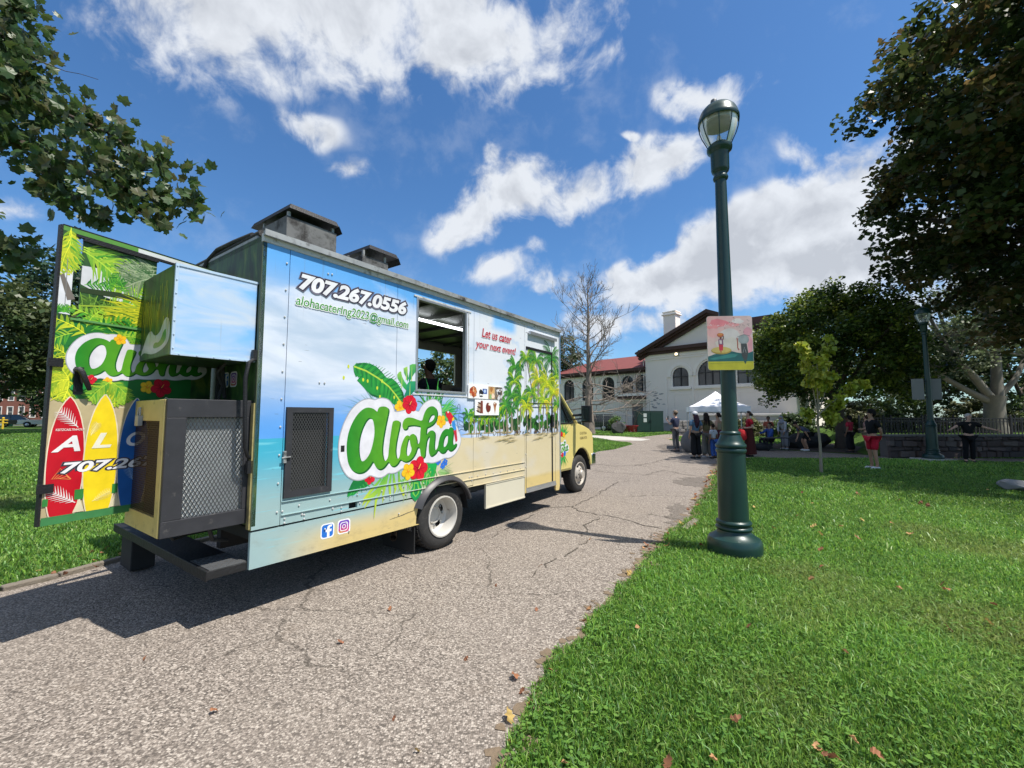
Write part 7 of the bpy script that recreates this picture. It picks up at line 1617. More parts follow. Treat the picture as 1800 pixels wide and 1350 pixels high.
row_house('red brick row house at the far left edge', -96, 78.5, R(0), 11.4, 8, brick, brown, False)
row_house('white row house with porch posts behind the pickup', -84.2, 78.0, R(0), 6.2, 7.6, mat('house_siding', (0.52, 0.53, 0.54), .8), brown, True)
row_house('beige row house with a porch, right of the white one', -77.6, 77.5, R(0), 7, 7.6, mat('house_beige', (0.42, 0.38, 0.31), .8), brown, True)
row_house('brown brick row house right of the beige one', -70.2, 77.0, R(0), 8, 8.2, mat('house_brown_brick', (0.20, 0.10, 0.07), .85), brown, True)
mb = MB(); mb.plate([[(-140, 69), (-30, 63), (-20, 72), (-140, 76)]], 0, plane_frame((0, 0, .006), (1, 0, 0), (0, 1, 0), (0, 0, 1))); mb.build('street', mat('street_asphalt', (0.06, 0.06, 0.06), .9), kind='structure', recalc=False)
# yellow hydrant-like barrier
yb = thing('barrier', 'yellow pipe barrier on the grass at the far left edge', 'barrier', (-61.0, 51, 0), .2)
ym = mat('yellow_paint', (0.62, 0.42, 0.03), .5)
for x in (-2.4, 0):
    mb = MB(); mb.tube([(x, 0, 0), (x, 0, 1.28)], .10, 10); mb.ball((x, 0, 1.28), .12, 10, 6); mb.build('post', ym, yb)
for z in (1.05, .6):
    mb = MB(); mb.tube([(-2.6, 0, z), (.45, 0, z + (.0 if z > 1 else .12))], .065, 8); mb.build('rail', ym, yb)
gs = thing('wheeled_bin', 'green bin beside the black car at the far left', 'bin', (-71.8, 60.5, 0), .1)
mb = MB(); mb.add([(-.4, -.4, .05), (.4, -.4, .05), (.4, .4, .05), (-.4, .4, .05), (-.52, -.5, 1.3), (.52, -.5, 1.3), (.52, .5, 1.3), (-.52, .5, 1.3)], [(3, 2, 1, 0), (4, 5, 6, 7), (0, 1, 5, 4), (1, 2, 6, 5), (2, 3, 7, 6), (3, 0, 4, 7)]); mb.build('bin_body', mat('bin_green', (0.04, 0.26, 0.15), .5), gs, bevel=.03)
mb = MB(); mb.add([(-.56, -.54, 1.301), (.56, -.54, 1.301), (.56, .54, 1.45), (-.56, .54, 1.45)], [(0, 1, 2, 3)]); mb.build('lid', mat('bin_green'  , (0.04, 0.26, 0.15)), gs)

# ------------------------------------------------------------------ stone retaining wall and black fence at the right
sw = thing('stone_wall', 'dark stone retaining wall under the black fence at the right', 'wall', (14.3, 16.15, 0), 0)
mb = MB(); mb.box(.1, 16, .10, .58, 0, .80); mb.build('wall_core', mat('dark_mortar', (0.10, 0.09, 0.085), .95, bump=.4, bscale=20), sw)
for k in range(16):
    mb = MB(); mb.box(k * 1.0 + .01, k * 1.0 + .99, -.03, .62, .80, .87); mb.build('coping_stone', mat('coping_grey', (0.13, 0.125, 0.12), .85, 0, .2, 4), sw, bevel=.012)
rs = random.Random(9); sm = [mat('wall_stone_%d' % i, c, .9, 0, .25, 7, bump=.5, bscale=22) for i, c in enumerate(((0.075, 0.055, 0.05), (0.105, 0.08, 0.075), (0.06, 0.05, 0.05), (0.125, 0.10, 0.09)))]
z = 0
for h in (.26, .16, .23, .14):
    x = rs.random() * -.1
    while x < 7.6:
        w = rs.uniform(.20, .66); d = rs.uniform(-.01, .06); j = [rs.uniform(-.035, .035) for _ in range(4)]
        mb = MB(); mb.add([(x + .012, .09, z + .01), (x + w - .012, .09, z + .01), (x + w - .012, .09, z + h - .01), (x + .012, .09, z + h - .01), (x + .02, -d, z + .02 + j[0]), (x + w - .025, -d, z + .02 + j[1]), (x + w - .02, -d, z + h - .018 + j[2]), (x + .025, -d, z + h - .02 + j[3])], [(0, 1, 2, 3), (7, 6, 5, 4), (0, 4, 5, 1), (1, 5, 6, 2), (2, 6, 7, 3), (3, 7, 4, 0)])
        mb.build('stone', rs.choice(sm), sw, bevel=.018); x += w
    z += h
mb = MB(); mb.box(7.65, 16, .0, .1, 0, .79); mb.build('wall_end', sm[0], sw)
bf = thing('iron_fence', 'black iron fence with vertical bars on the terrace at the right', 'fence', (18.6, 21.3, TZ), R(-2))
pk = None
for k in range(85):
    if k % 12 == 0:
        mb = MB(); mb.box(k * .17 - .04, k * .17 + .04, -.04, .04, 0, 1.02); mb.ball((k * .17, 0, 1.04), .05, 8, 6); mb.build('post', black_steel, bf)
    elif pk is None:
        mb = MB(); mb.box(-.017, .017, -.017, .017, .06, .92); pk = mb.build('picket', black_steel, bf); pk.location.x = k * .17
    else:
        c = pk.copy(); COL.objects.link(c); c.parent = bf; c.location.x = k * .17
for z in (.08, .74, .90):
    mb = MB(); mb.box(0, 14.4, -.018, .018, z - .02, z + .02); mb.build('rail', black_steel, bf)
bf2 = copy_tree(bf); bf2['label'] = 'second black iron fence, farther back along the terrace path'; bf2.location = (20.8, 25.5, TZ); bf2.rotation_euler = (0, 0, R(4)); bf2['group'] = bf['group'] = 'black iron fences'

# ------------------------------------------------------------------ canopy tent
tent = thing('canopy_tent', 'white pop-up canopy tent with a peaked top behind the near lamp post', 'tent', (9.95, 20.7, 0), R(-20))
tw = 1.28; ez = 2.02; cloth = mat('white_canvas', (0.80, 0.80, 0.82), .7, 0, .04, 3, bump=.2, bscale=5)
mb = MB(); N_ = 10; vs = []
for i in range(N_ + 1):
    for j in range(N_ + 1):
        u, v = i / N_ * 2 - 1, j / N_ * 2 - 1; m_ = max(abs(u), abs(v)); z = ez + (2.78 - ez) * (1 - m_) ** 1.25 + .02 * math.sin(9 * u) * m_ * (1 - m_); vs.append((u * tw, v * tw, z))
mb.add(vs, [(i * (N_ + 1) + j, (i + 1) * (N_ + 1) + j, (i + 1) * (N_ + 1) + j + 1, i * (N_ + 1) + j + 1) for i in range(N_) for j in range(N_)], smooth=True); top = mb.build('canopy', cloth, tent, sharp=20, recalc=False)
mb = MB(); per = [(-tw, -tw), (tw, -tw), (tw, tw), (-tw, tw)]
for k in range(4):
    a, b = Vector((*per[k], 0)), Vector((*per[(k + 1) % 4], 0)); n = 16
    vs = []
    for i in range(n + 1):
        q = a.lerp(b, i / n); o_ = Vector((q.x, q.y, 0)).normalized() * .01 * math.sin(i * 1.7); vs += [(q.x, q.y, ez + .002), (q.x + o_.x, q.y + o_.y, ez - .24 - .012 * abs(math.sin(i * .9)))]
    mb.add(vs, [(2 * i, 2 * i + 1, 2 * i + 3, 2 * i + 2) for i in range(n)])
mb.build('valance', cloth, tent, recalc=False)
for (x, y) in per:
    mb = MB(); mb.box(x * .985 - .02, x * .985 + .02, y * .985 - .02, y * .985 + .02, 0, ez - .01); mb.box(x * .985 - .07, x * .985 + .07, y * .985 - .07, y * .985 + .07, 0, .012); mb.build('tent_leg', alu, tent)
mb = MB()
for k in range(4):
    a, b = Vector((*per[k], 0)) * .98, Vector((*per[(k + 1) % 4], 0)) * .98; m_ = (a + b) / 2
    for p0, p1 in ((a, m_), (m_, b)): mb.bar(p0 + Vector((0, 0, 1.72)), p1 + Vector((0, 0, 2.0)), .022); mb.bar(p0 + Vector((0, 0, 2.0)), p1 + Vector((0, 0, 1.72)), .022)
mb.bar((-tw, 0, 1.95), (tw, 0, 1.95), .02); mb.bar((0, 0, 1.95), (0, 0, 2.74), .03); mb.build('truss', alu, tent)
def table(label, loc, rz, w, d, h, col, cloth_=None):
    t = thing('folding_table', label, 'table', loc, rz)
    mb = MB(); mb.box(-w / 2, w / 2, -d / 2, d / 2, h - .04, h); mb.build('tabletop', mat('table_%d' % int(col[0] * 100), col, .6), t, bevel=.01)
    for x in (-1, 1):
        for y in (-1, 1): mb = MB(); mb.tube([(x * (w / 2 - .1), y * (d / 2 - .08), 0), (x * (w / 2 - .1), y * (d / 2 - .08), h - .04)], .014, 6); mb.build('leg', black_steel, t)
    return t
table('folding table with a dark top under the white canopy tent', (10.1, 20.4, 0), -.3, 1.6, .75, .74, (0.05, 0.05, 0.06))
table('low folding table between the crouching people right of the tent', (12.0, 19.5, 0), .1, 1.2, .6, .60, (0.035, 0.035, 0.04))
# covered lump by the queue
def soft_bag(name, label, cat, loc, size, col, seed):
    mb = MB(); mb.ball((0, 0, 0), 1, 16, 10); r = Wave(seed, 2.2); vs = []
    for v in mb.v:
        k = 1 + .12 * float(r(np.array([v[0] * 2]), np.array([v[2] * 2 + v[1]]))[0]); vs.append((v[0] * size[0] * k, v[1] * size[1] * k, max(0, (v[2] * k + .9) / 1.9 * size[2])))
    mb.v = vs; o = mb.build(name, mat('cloth_%s_%d' % (name, seed), col, .8, 0, .2, 6), label=label, sharp=60); o['category'] = cat; o.location = loc; return o
soft_bag('covered_cart', 'grey cloth-covered cart beside the man in the navy tee', 'cart', (7.75, 18.6, 0), (.36, .3, .95), (0.13, 0.13, 0.135), 2)
soft_bag('tote_bag', 'bright red tote bag hanging beside the woman in red', 'bag', (8.93, 16.62, .62), (.22, .12, .46), (0.58, 0.02, 0.025), 3)
soft_bag('duffel_bag', 'dark duffel bag lying on the ground under the low folding table', 'bag', (11.5, 19.6, 0), (.4, .25, .35), (0.02, 0.02, 0.022), 4)
# ------------------------------------------------------------------ trees
LEAFM = vcol_mat('leaf', 0.42, 0.35, 0.32)
LEAFD = vcol_mat('dense_leaf', 0.45, 0.30, 0.20)
bark_d = mat('dark_bark', (0.075, 0.058, 0.045), .9, 0, .35, 9, bump=.8, bscale=24)
bark_g = mat('grey_bark', (0.17, 0.145, 0.12), .9, 0, .3, 8, bump=.8, bscale=26)
bark_w = mat('pale_plane_bark', (0.15, 0.14, 0.115), .8, 0, .2, 3, bump=.4, bscale=10, dirt=((0.20, 0.18, 0.14), 3.2, .52))
def leaf_cloud(centers, radii, per, size, pal, r, flat=.7, up=.6, hang=0.0):
    """leaf-sized faces spread through clumps; each leaf a folded diamond"""
    C = np.repeat(centers, per, 0); Rr = np.repeat(radii, per)[:, None]; n = len(C)
    d = r.normal(0, 1, (n, 3)); d /= np.linalg.norm(d, axis=1)[:, None]
    P = C + d * Rr * (r.uniform(0, 1, (n, 1)) ** .45) * np.array([1, 1, flat])
    nrm = r.normal(0, 1, (n, 3)); nrm[:, 2] = np.abs(nrm[:, 2]) + up; nrm += d * .5; nrm /= np.linalg.norm(nrm, axis=1)[:, None]
    t = np.cross(nrm, r.normal(0, 1, (n, 3))); t /= np.linalg.norm(t, axis=1)[:, None]; t[:, 2] -= hang
    b = np.cross(nrm, t); s = (size * r.uniform(.6, 1.3, n))[:, None]
    V = np.stack([P - t * s * .5, P + b * s * .42 + nrm * s * .12, P + t * s * .55 - nrm * s * .10, P - b * s * .42 + nrm * s * .12], 1).reshape(-1, 3)
    cl = r.uniform(.75, 1.25, (len(centers), 1)); cl = np.repeat(cl, per, 0)
    pal = np.array(pal); mixk = r.uniform(0, 1, (len(centers), 1)); mixk = np.clip(np.repeat(mixk, per, 0) + r.normal(0, .25, (n, 1)), 0, 1)
    i0 = mixk * (len(pal) - 1); k = np.minimum(i0.astype(int), len(pal) - 2)[:, 0]; f = i0 - k[:, None]
    col = (pal[k] * (1 - f) + pal[k + 1] * f) * r.uniform(.8, 1.2, (n, 1)) * cl
    return V, np.repeat(col, 4, 0)
def quads_object(name, V, Cc, m, parent, **k):
    nq = len(V) // 4; me = bpy.data.meshes.new(name)
    me.vertices.add(len(V)); me.vertices.foreach_set('co', V.astype(np.float32).ravel())
    me.loops.add(len(V)); me.loops.foreach_set('vertex_index', np.arange(len(V), dtype=np.int32))
    me.polygons.add(nq); me.polygons.foreach_set('loop_start', np.arange(0, len(V), 4, dtype=np.int32))
    me.update(calc_edges=True); me.validate()
    at = me.color_attributes.new('Col', 'FLOAT_COLOR', 'POINT'); at.data.foreach_set('color', np.concatenate([Cc, np.ones((len(Cc), 1))], 1).astype(np.float32).ravel())
    return link(name, me, m, parent, **k)
def wig(a, b, n, amp, r):
    a, b = Vector(a), Vector(b); L = (b - a).length
    return [a.lerp(b, i / n) + (Vector(r.normal(0, 1, 3)) * amp * L * math.sin(math.pi * i / n) if 0 < i < n else Vector()) for i in range(n + 1)]
def tree(name, label, loc, trunk_h, trunk_r, cz, rad, nclump, per, lsize, pal, seed, bark=bark_d, clump_r=(.5, 1.0), leafm=LEAFM, lobes=7, group=None, shell=.55, low=-.9, nlimb=9, cat='tree', lean=(0, 0), coff=(0, 0)):
    r = np.random.default_rng(seed)
    t = thing(name, label, cat, loc, 0, group)
    rx, ry, rz_ = rad
    lob = r.normal(0, 1, (lobes, 3)); lob /= np.linalg.norm(lob, axis=1)[:, None]; lw = r.uniform(.10, .28, lobes)
    cs = []
    while len(cs) < nclump:
        d = r.normal(0, 1, 3); d /= np.linalg.norm(d)
        if d[2] < low: continue
        k = (shell + (1 - shell) * r.uniform() ** .8) * (.84 + min(.32, (np.maximum(0, lob @ d) ** 3 * lw * 2).sum()) + r.normal(0, .05))
        cs.append((d[0] * rx * k + coff[0], d[1] * ry * k + coff[1], cz + d[2] * rz_ * k))
    cs = np.array(cs)
    V, Cc = leaf_cloud(cs, r.uniform(*clump_r, nclump), per, lsize, pal, r)
    quads_object('crown', V, Cc, leafm, t)
    mb = MB(); top = Vector((lean[0], lean[1], trunk_h))
    pts = wig((0, 0, -.1), top, 6, .012, r); mb.tube(pts, [trunk_r * q for q in (1.35, 1.05, .95, .9, .86, .82, .78)], 12)
    mb.build('trunk', bark, t)
    far = cs[np.argsort(-np.linalg.norm(cs - np.array([*coff, cz]), axis=1))]
    for i in range(nlimb):
        c = far[int(i * len(far) * .5 / nlimb)]; mb = MB()
        st = top * r.uniform(.82, 1.0); mid = st.lerp(Vector(c), .45) + Vector((0, 0, .12 * rz_))
        pts = [st, st.lerp(mid, .5), mid, mid.lerp(Vector(c), .55), Vector(c)]
        mb.tube(pts, [trunk_r * q for q in (.55, .42, .30, .18, .05)], 8)
        for q in range(3):
            c2 = cs[r.integers(0, len(cs))]; d2 = Vector(c2) - mid
            if d2.length < rx * .9: mb.tube([mid, mid.lerp(Vector(c2), .5) + Vector((0, 0, .1)), Vector(c2)], [trunk_r * .22, trunk_r * .13, trunk_r * .03], 6)
        mb.build('limb', bark, t)
    return t
MAPLE = [(0.026, 0.046, 0.014), (0.042, 0.068, 0.018), (0.060, 0.080, 0.022), (0.115, 0.085, 0.030)]
tree('leafy_tree', 'green tree beyond the truck, glimpsed through its serving window', (-7.6, 44, 0), 2.6, .3, 4.6, (3.6, 3.4, 3.4), 110, 60, .30, [(0.03, 0.06, 0.02), (0.06, 0.10, 0.03), (0.10, 0.14, 0.05)], 30, clump_r=(.5, 1.0), group='trees beyond the left lawn', nlimb=5)
big = tree('maple_tree', 'huge dark maple filling the right edge of the view above the lawn', (20.9, 11.6, 0), 4.6, .48, 10.6, (7.6, 7.3, 6.9), 1150, 115, .23, MAPLE, 21, clump_r=(.5, 1.1), leafm=LEAFM, lobes=14, shell=.42, low=-.92, nlimb=14)
DOME = [(0.026, 0.055, 0.014), (0.050, 0.095, 0.017), (0.10, 0.155, 0.023), (0.17, 0.21, 0.030)]
tree('round_tree', 'dense round-headed tree with a dark trunk between the hall and the farther lamp post', (16.35, 21.2, 0), 2.6, .24, 4.95, (3.45, 3.6, 3.05), 600, 90, .15, DOME, 5, clump_r=(.35, .75), leafm=LEAFM, lobes=9, shell=.62, low=-.75)
for i, (x, y, th, tr, cz, rd, pal, lab, sd) in enumerate((
    (-45.5, 37.0, 3.4, .48, 7.6, (6.6, 6, 4.9), [(0.035, 0.060, 0.020), (0.060, 0.085, 0.028), (0.085, 0.11, 0.045)], 'broad green tree whose trunk stands before the parked cars at the far left', 31),
    (-47, 45, 5.0, .5, 13.2, (6.8, 6, 6.0), [(0.020, 0.045, 0.026), (0.032, 0.065, 0.036), (0.045, 0.085, 0.045)], 'tall blue-green tree rising behind the broad tree at the far left', 32),
    (-34, 40, 3.0, .35, 6.0, (4.6, 4.5, 4.2), [(0.025, 0.05, 0.018), (0.045, 0.08, 0.026), (0.06, 0.1, 0.03)], 'dark green tree hidden mostly behind the truck door at the left', 33),
    (-62, 60, 3.4, .4, 6.4, (5.5, 5, 4.6), [(0.03, 0.055, 0.02), (0.055, 0.085, 0.03), (0.07, 0.11, 0.03)], 'street tree before the row houses, left of the pickup', 34))):
    tree('leafy_tree', lab, (x, y, 0), th, tr, cz, rd, 190, 62, .42, pal, sd, clump_r=(.8, 1.5), group='trees beyond the left lawn', nlimb=6, shell=.55)
for i, (x, y, th, cz, rd, lab, sd) in enumerate((
    (6.2, 58, 4, 9.2, (3.3, 3.2, 3.6), 'dark evergreen standing behind the red roof of the wing', 41),
    (33.5, 34, 2.2, 4.6, (4.2, 3.5, 3.4), 'bushy green tree behind the iron fence at the right edge', 42),
    (26.5, 38.5, 2.5, 4.4, (3.8, 3.5, 3.2), 'dark leafy tree behind the iron fence, left of the pale plane tree', 43),
    (43, 47, 3, 7.4, (6.5, 5, 5.6), 'pale green tree filling the gap behind the plane tree', 44),
    (36, 30, 2.6, 6.4, (4.4, 4, 4.2), 'dark tree at the far right behind the plane tree', 45),
    (33, 55, 3, 6.0, (5, 4, 4.2), 'distant green tree behind the round tree', 46))):
    tree('leafy_tree', lab, (x, y, TZ if x > 20 else 0), th, .22, cz, rd, 120, 60, .30, [(0.025, 0.045, 0.02), (0.05, 0.08, 0.028), (0.085, 0.11, 0.05)], sd, clump_r=(.5, 1.1), group='trees behind the hall and the fence', nlimb=5)
def shrub(label, loc, rad, n, pal, seed, ls=.16, per=40):
    r = np.random.default_rng(seed); t = thing('shrub', label, 'shrub', loc, 0, 'shrubs behind the iron fence')
    d = r.normal(0, 1, (n, 3)); d /= np.linalg.norm(d, axis=1)[:, None]; d[:, 2] = np.abs(d[:, 2]); k = r.uniform(.5, 1.0, (n, 1)) ** .5
    cs = d * k * np.array(rad) + np.array([0, 0, .1]); V, Cc = leaf_cloud(cs, r.uniform(.2, .42, n), per, ls, pal, r); quads_object('foliage', V, Cc, LEAFM, t)
    mb = MB()
    for i in range(7): mb.tube([(0, 0, -.05), tuple(cs[i] * .5 + np.array([0, 0, .1])), tuple(cs[i])], [.03, .02, .006], 5)
    mb.build('stems', bark_d, t); return t
SP1 = [(0.025, 0.05, 0.018), (0.05, 0.09, 0.025), (0.08, 0.12, 0.04)]; SP2 = [(0.06, 0.085, 0.03), (0.11, 0.125, 0.05), (0.16, 0.16, 0.08)]
for i, (x, y, rx, rz_, pal, lab) in enumerate(((21.6, 26.8, 1.6, 1.9, SP2, 'yellowish shrub left of the farther lamp post, behind the fence'), (24.0, 28.0, 1.8, 2.0, SP1, 'dark shrub directly behind the farther lamp post'), (26.6, 28.6, 1.9, 2.6, SP1, 'tall green shrub at the foot of the plane tree, left side'), (30.8, 28.0, 2.0, 2.4, SP2, 'loose light green shrub right of the plane tree trunk'), (19.9, 30.0, 1.5, 1.7, SP1, 'rounded dark shrub behind the round tree trunk'), (33.6, 27.5, 2.2, 2.8, SP1, 'dark shrub at the right edge behind the fence'), (18.2, 33.0, 1.2, 1.3, SP2, 'small pale shrub in the sun behind the round tree'))): shrub(lab, (x, y, TZ if x > 20 else 0.0), (rx, rx * .8, rz_), 110, pal, 60 + i)
t = shrub('small green shrub growing by the red tubs before the white wing', (10.0, 40.4, 0), (.75, .6, 1.7), 26, [(0.06, 0.13, 0.03), (0.10, 0.18, 0.04), (0.14, 0.22, 0.06)], 71, .16, 26); t['group'] = 'shrubs by the hall'
# plane tree with pale limbs
r = np.random.default_rng(77); pt = thing('plane_tree', 'pale-barked plane tree with a thick forked trunk behind the iron fence', 'tree', (28.6, 25.2, TZ))
def limb(pts, rad, m=bark_w, name='limb', n=10):
    mb = MB(); mb.tube(pts, rad, n); return mb.build(name, m, pt)
limb([(0, 0, -.2), (0, 0, .5), (.05, 0, 1.6), (.1, 0, 2.2)], [.66, .52, .44, .52], name='trunk', n=16)
LIMBS = [[(.25, 0, 2.0), (.45, .1, 3.4), (.5, .1, 5.2), (.35, .2, 7.2), (.6, .2, 9.0)], [(-.15, 0, 2.1), (-.9, 0, 3.2), (-2.0, -.2, 4.2), (-3.0, -.2, 5.6), (-3.6, 0, 7.4)], [(-.25, 0, 1.9), (-1.4, .2, 2.6), (-2.8, .3, 3.5), (-4.3, .4, 4.4), (-5.8, .2, 5.6)], [(.1, .2, 2.2), (-.5, .8, 3.6), (-1.2, 1.0, 5.4), (-1.6, 1.2, 7.6)], [(.4, 0, 2.2), (1.2, -.2, 3.2), (2.2, 0, 4.6), (3.2, .2, 6.4)], [(.45, .1, 4.2), (-.2, 0, 5.0), (-.9, 0, 5.3)]]
tips = []
for L_, r0 in zip(LIMBS, (.32, .24, .20, .18, .17, .07)):
    limb(L_, [r0 * (1 - .17 * i) for i in range(len(L_))]); tips += [Vector(q) for q in L_[2:]]
twigs = MB(); cl = []
for tp in tips:
    for k in range(7):
        d = Vector(r.normal(0, 1, 3)); d.z = abs(d.z) * .6; d = d.normalized() * r.uniform(.8, 2.4); twigs.tube([tp, tp + d * .5 + Vector((0, 0, .15)), tp + d], [.06, .035, .01], 5); cl.append(tp + d)
        d2 = d + Vector(r.normal(0, .5, 3)); cl.append(tp + d2)
twigs.build('twigs', bark_w, pt, kind='stuff')
V, Cc = leaf_cloud(np.array([tuple(c) for c in cl]), r.uniform(.35, .85, len(cl)), 36, .19, [(0.05, 0.08, 0.035), (0.08, 0.11, 0.05), (0.12, 0.145, 0.08)], r); quads_object('crown', V, Cc, LEAFM, pt)

# bare tree by the hall
r = np.random.default_rng(15); dt = thing('bare_tree', 'tall leafless tree with thin grey twigs in front of the white wing', 'tree', (6.75, 37.2, 0))
trk = MB(); tp = [(0, 0, -.1), (.02, 0, 1.2), (-.03, 0, 3), (.03, .05, 5.5), (-.02, 0, 8), (.05, 0, 10.5), (0, 0, 12.6), (.08, 0, 14.0)]
trk.tube(tp, [.55, .40, .30, .21, .14, .09, .05, .015], 12); trk.build('trunk', mat('bare_bark', (0.20, 0.165, 0.14), .9, 0, .25, 6, bump=.7, bscale=20), dt)
tw_ = MB()
def grow_branch(mb, p, d, L, rad, depth, up):
    n = 5; pts = [Vector(p)]; dd = Vector(d).normalized()
    for i in range(n):
        dd = (dd + Vector(r.normal(0, .13, 3)) + Vector((0, 0, up * .12))).normalized(); pts.append(pts[-1] + dd * L / n)
    mb.tube(pts, [max(.013, rad * (1 - .16 * i)) for i in range(n + 1)], 5 if depth else 3, cap=False)
    if depth > 0:
        for k in range(6 if depth > 1 else 5):
            i = r.integers(1, n + 1); d2 = (pts[i] - pts[i - 1]).normalized() + Vector(r.normal(0, .65, 3)); grow_branch(mb, pts[i], d2, L * r.uniform(.35, .6), rad * .5, depth - 1, up)
for k in range(38):
    z = 1.9 + 11.2 * (k / 38) ** .95; a = k * 2.4 + r.uniform(-.4, .4); L = (5.4 - .29 * z) * r.uniform(.8, 1.15); up = .25 if z < 4.5 else .95
    mb = MB(); grow_branch(mb, (0, 0, z), (math.cos(a), math.sin(a), -.05 if z < 4.5 else .6), L, .085 - .0042 * z, 2, up); mb.build('branch', MATS['bare_bark'], dt)

# young tree in the lawn
r = np.random.default_rng(3); yt = thing('young_tree', 'slim young tree with yellow-green leaves in the sunny right lawn', 'tree', (8.72, 12.1, 0))
mb = MB(); mb.tube([(0, 0, -.05), (.01, 0, .8), (-.02, .01, 1.4), (.03, 0, 2.0), (.08, 0, 2.6), (.02, 0, 3.2)], [.042, .034, .030, .028, .018, .006], 8); mb.build('trunk', mat('young_bark', (0.26, 0.22, 0.16), .85, 0, .2, 10, bump=.4, bscale=40), yt)
YB = [[(-.02, 0, 1.7), (-.10, 0, 2.3), (-.22, 0, 2.9), (-.30, .05, 3.45), (-.34, .05, 3.6)], [(.02, 0, 1.75), (.2, 0, 2.2), (.35, .1, 2.55), (.55, .1, 2.75)], [(.0, 0, 1.62), (.35, -.05, 1.95), (.7, -.1, 2.2), (1.05, -.1, 2.42), (1.25, -.1, 2.55)], [(.05, 0, 2.3), (.25, .1, 2.9), (.42, .15, 3.3), (.52, .15, 3.85)], [(.0, 0, 1.5), (.25, .1, 1.6), (.48, .1, 1.85), (.62, .1, 1.9)], [(-.02, 0, 1.55), (-.18, .1, 1.62), (-.28, .1, 1.72)], [(.0, 0, 1.95), (-.12, -.2, 2.5), (-.26, -.25, 2.7)], [(.02, 0, 1.6), (.15, -.2, 1.5), (.24, -.2, 1.45)]]
cl = []
for L_ in YB:
    mb = MB(); mb.tube(L_, [.018 - .0035 * i for i in range(len(L_))], 6); mb.build('branch', MATS['young_bark'], yt)
    for a, b in zip(L_[1:-1], L_[2:]):
        for k in range(4): q = Vector(a).lerp(Vector(b), (k + .5) / 4); cl.append(tuple(q + Vector(r.normal(0, .05, 3))))
    cl.append(L_[-1])
cl = np.array(cl + [(.05, 0, 2.9), (.03, 0, 3.2), (.06, .0, 2.6)]); V, Cc = leaf_cloud(cl, r.uniform(.11, .22, len(cl)), 40, .105, [(0.20, 0.26, 0.024), (0.30, 0.35, 0.035), (0.40, 0.40, 0.045)], r, up=.3, hang=.5); quads_object('crown', V, Cc, LEAFM, yt)

# ------------------------------------------------------------------ foreground branch at the left, real lobed leaves
ft = thing('sycamore_tree', 'big sycamore at the left edge whose lobed leaves hang above the rear truck door', 'tree', (-11.8, 8.6, 0))
O_ = Vector((-11.8, 8.6, 0))
r = np.random.default_rng(8)
mb = MB(); mb.tube([(0, 0, -.1), (0, 0, 1), (.1, -.1, 3), (.2, -.2, 5.5), (.1, 0, 9), (.3, 0, 12)], [.62, .48, .42, .36, .25, .1], 14); mb.build('trunk', bark_w, ft)
BR = [[(.2, -.2, 5.2), (1.72, -1.60, 6.78), (3.44, -2.00, 6.18), (4.14, -2.10, 5.86), (4.90, -2.20, 5.52), (5.78, -2.30, 5.11), (6.54, -2.30, 4.91), (6.94, -2.30, 4.91)],
      [(2.60, -1.80, 6.43), (3.65, -2.00, 6.93), (4.36, -2.10, 6.46), (4.92, -2.10, 6.31), (5.54, -2.20, 6.00), (5.99, -2.30, 5.38), (6.49, -2.30, 5.47)],
      [(4.14, -2.10, 5.86), (4.42, -2.10, 5.22), (4.96, -2.20, 4.79), (5.51, -2.20, 4.59)], [(5.78, -2.30, 5.11), (6.03, -2.30, 4.74), (6.49, -2.40, 4.47)],
      [(.15, -.1, 7.2), (2.13, -1.80, 8.33), (3.28, -2.00, 7.93), (3.81, -2.10, 7.53), (4.27, -2.20, 7.25)], [(2.13, -1.80, 8.33), (3.33, -2.00, 8.44), (3.84, -2.10, 8.28)], [(1.86, -1.60, 8.31), (3.12, -1.90, 7.31), (4.04, -2.10, 7.04)],
      [(.15, -.15, 4.4), (2.24, -1.60, 4.49), (3.30, -1.90, 4.27), (3.89, -2.00, 4.23), (4.17, -2.00, 4.12)], [(4.27, -2.20, 7.25), (4.65, -2.20, 7.10), (5.18, -2.20, 6.96)]]
RB = (.11, .05, .03, .022, .07, .035, .035, .045, .010)
for L_, r0 in zip(BR, RB):
    mb = MB(); pts = []
    for a, b in zip(L_[:-1], L_[1:]): pts += [Vector(a), Vector(a).lerp(Vector(b), .5) + Vector(r.normal(0, .02, 3))]
    pts.append(Vector(L_[-1])); mb.tube(pts, [max(.004, r0 * (1 - .95 * i / (len(pts) - 1))) for i in range(len(pts))], 8); mb.build('branch', bark_d, ft)
def lobed_leaf(seed):
    rr = random.Random(seed); mb = MB()
    tip = [(0, 0), (.16, -.08), (.42, -.08), (.40, .08), (.62, .26), (.46, .36), (.54, .66), (.30, .62), (.16, .80), (0, 1.02)]
    out = tip + [(-x, y) for x, y in tip[-2:0:-1]]
    cen = (0, .35); vs = [(cen[0], cen[1], .02)]; 
    for x, y in out: vs.append((x * (1 + rr.uniform(-.08, .08)), y * (1 + rr.uniform(-.05, .05)), -.22 * abs(x) - .25 * max(0, y - .4) ** 2 + rr.uniform(-.03, .03)))
    n = len(out); g = rr.choice([(0.032, 0.062, 0.016), (0.045, 0.082, 0.022), (0.055, 0.095, 0.03), (0.07, 0.085, 0.03)])
    mb.add(vs, [(0, i + 1, (i + 1) % n + 1) for i in range(n)], [tuple(c * rr.uniform(.8, 1.2) for c in g) for _ in vs])
    o = mb.build('leaf', LEAFM, recalc=False); me = o.data; bpy.data.objects.remove(o); return me
LM = [lobed_leaf(s) for s in range(8)]
spots = []
dens = [(0, 2), (1, 2.2), (2, 1.8), (3, 1.4), (4, 1.8), (5, 1.6), (6, 1.5), (7, 1.2)]
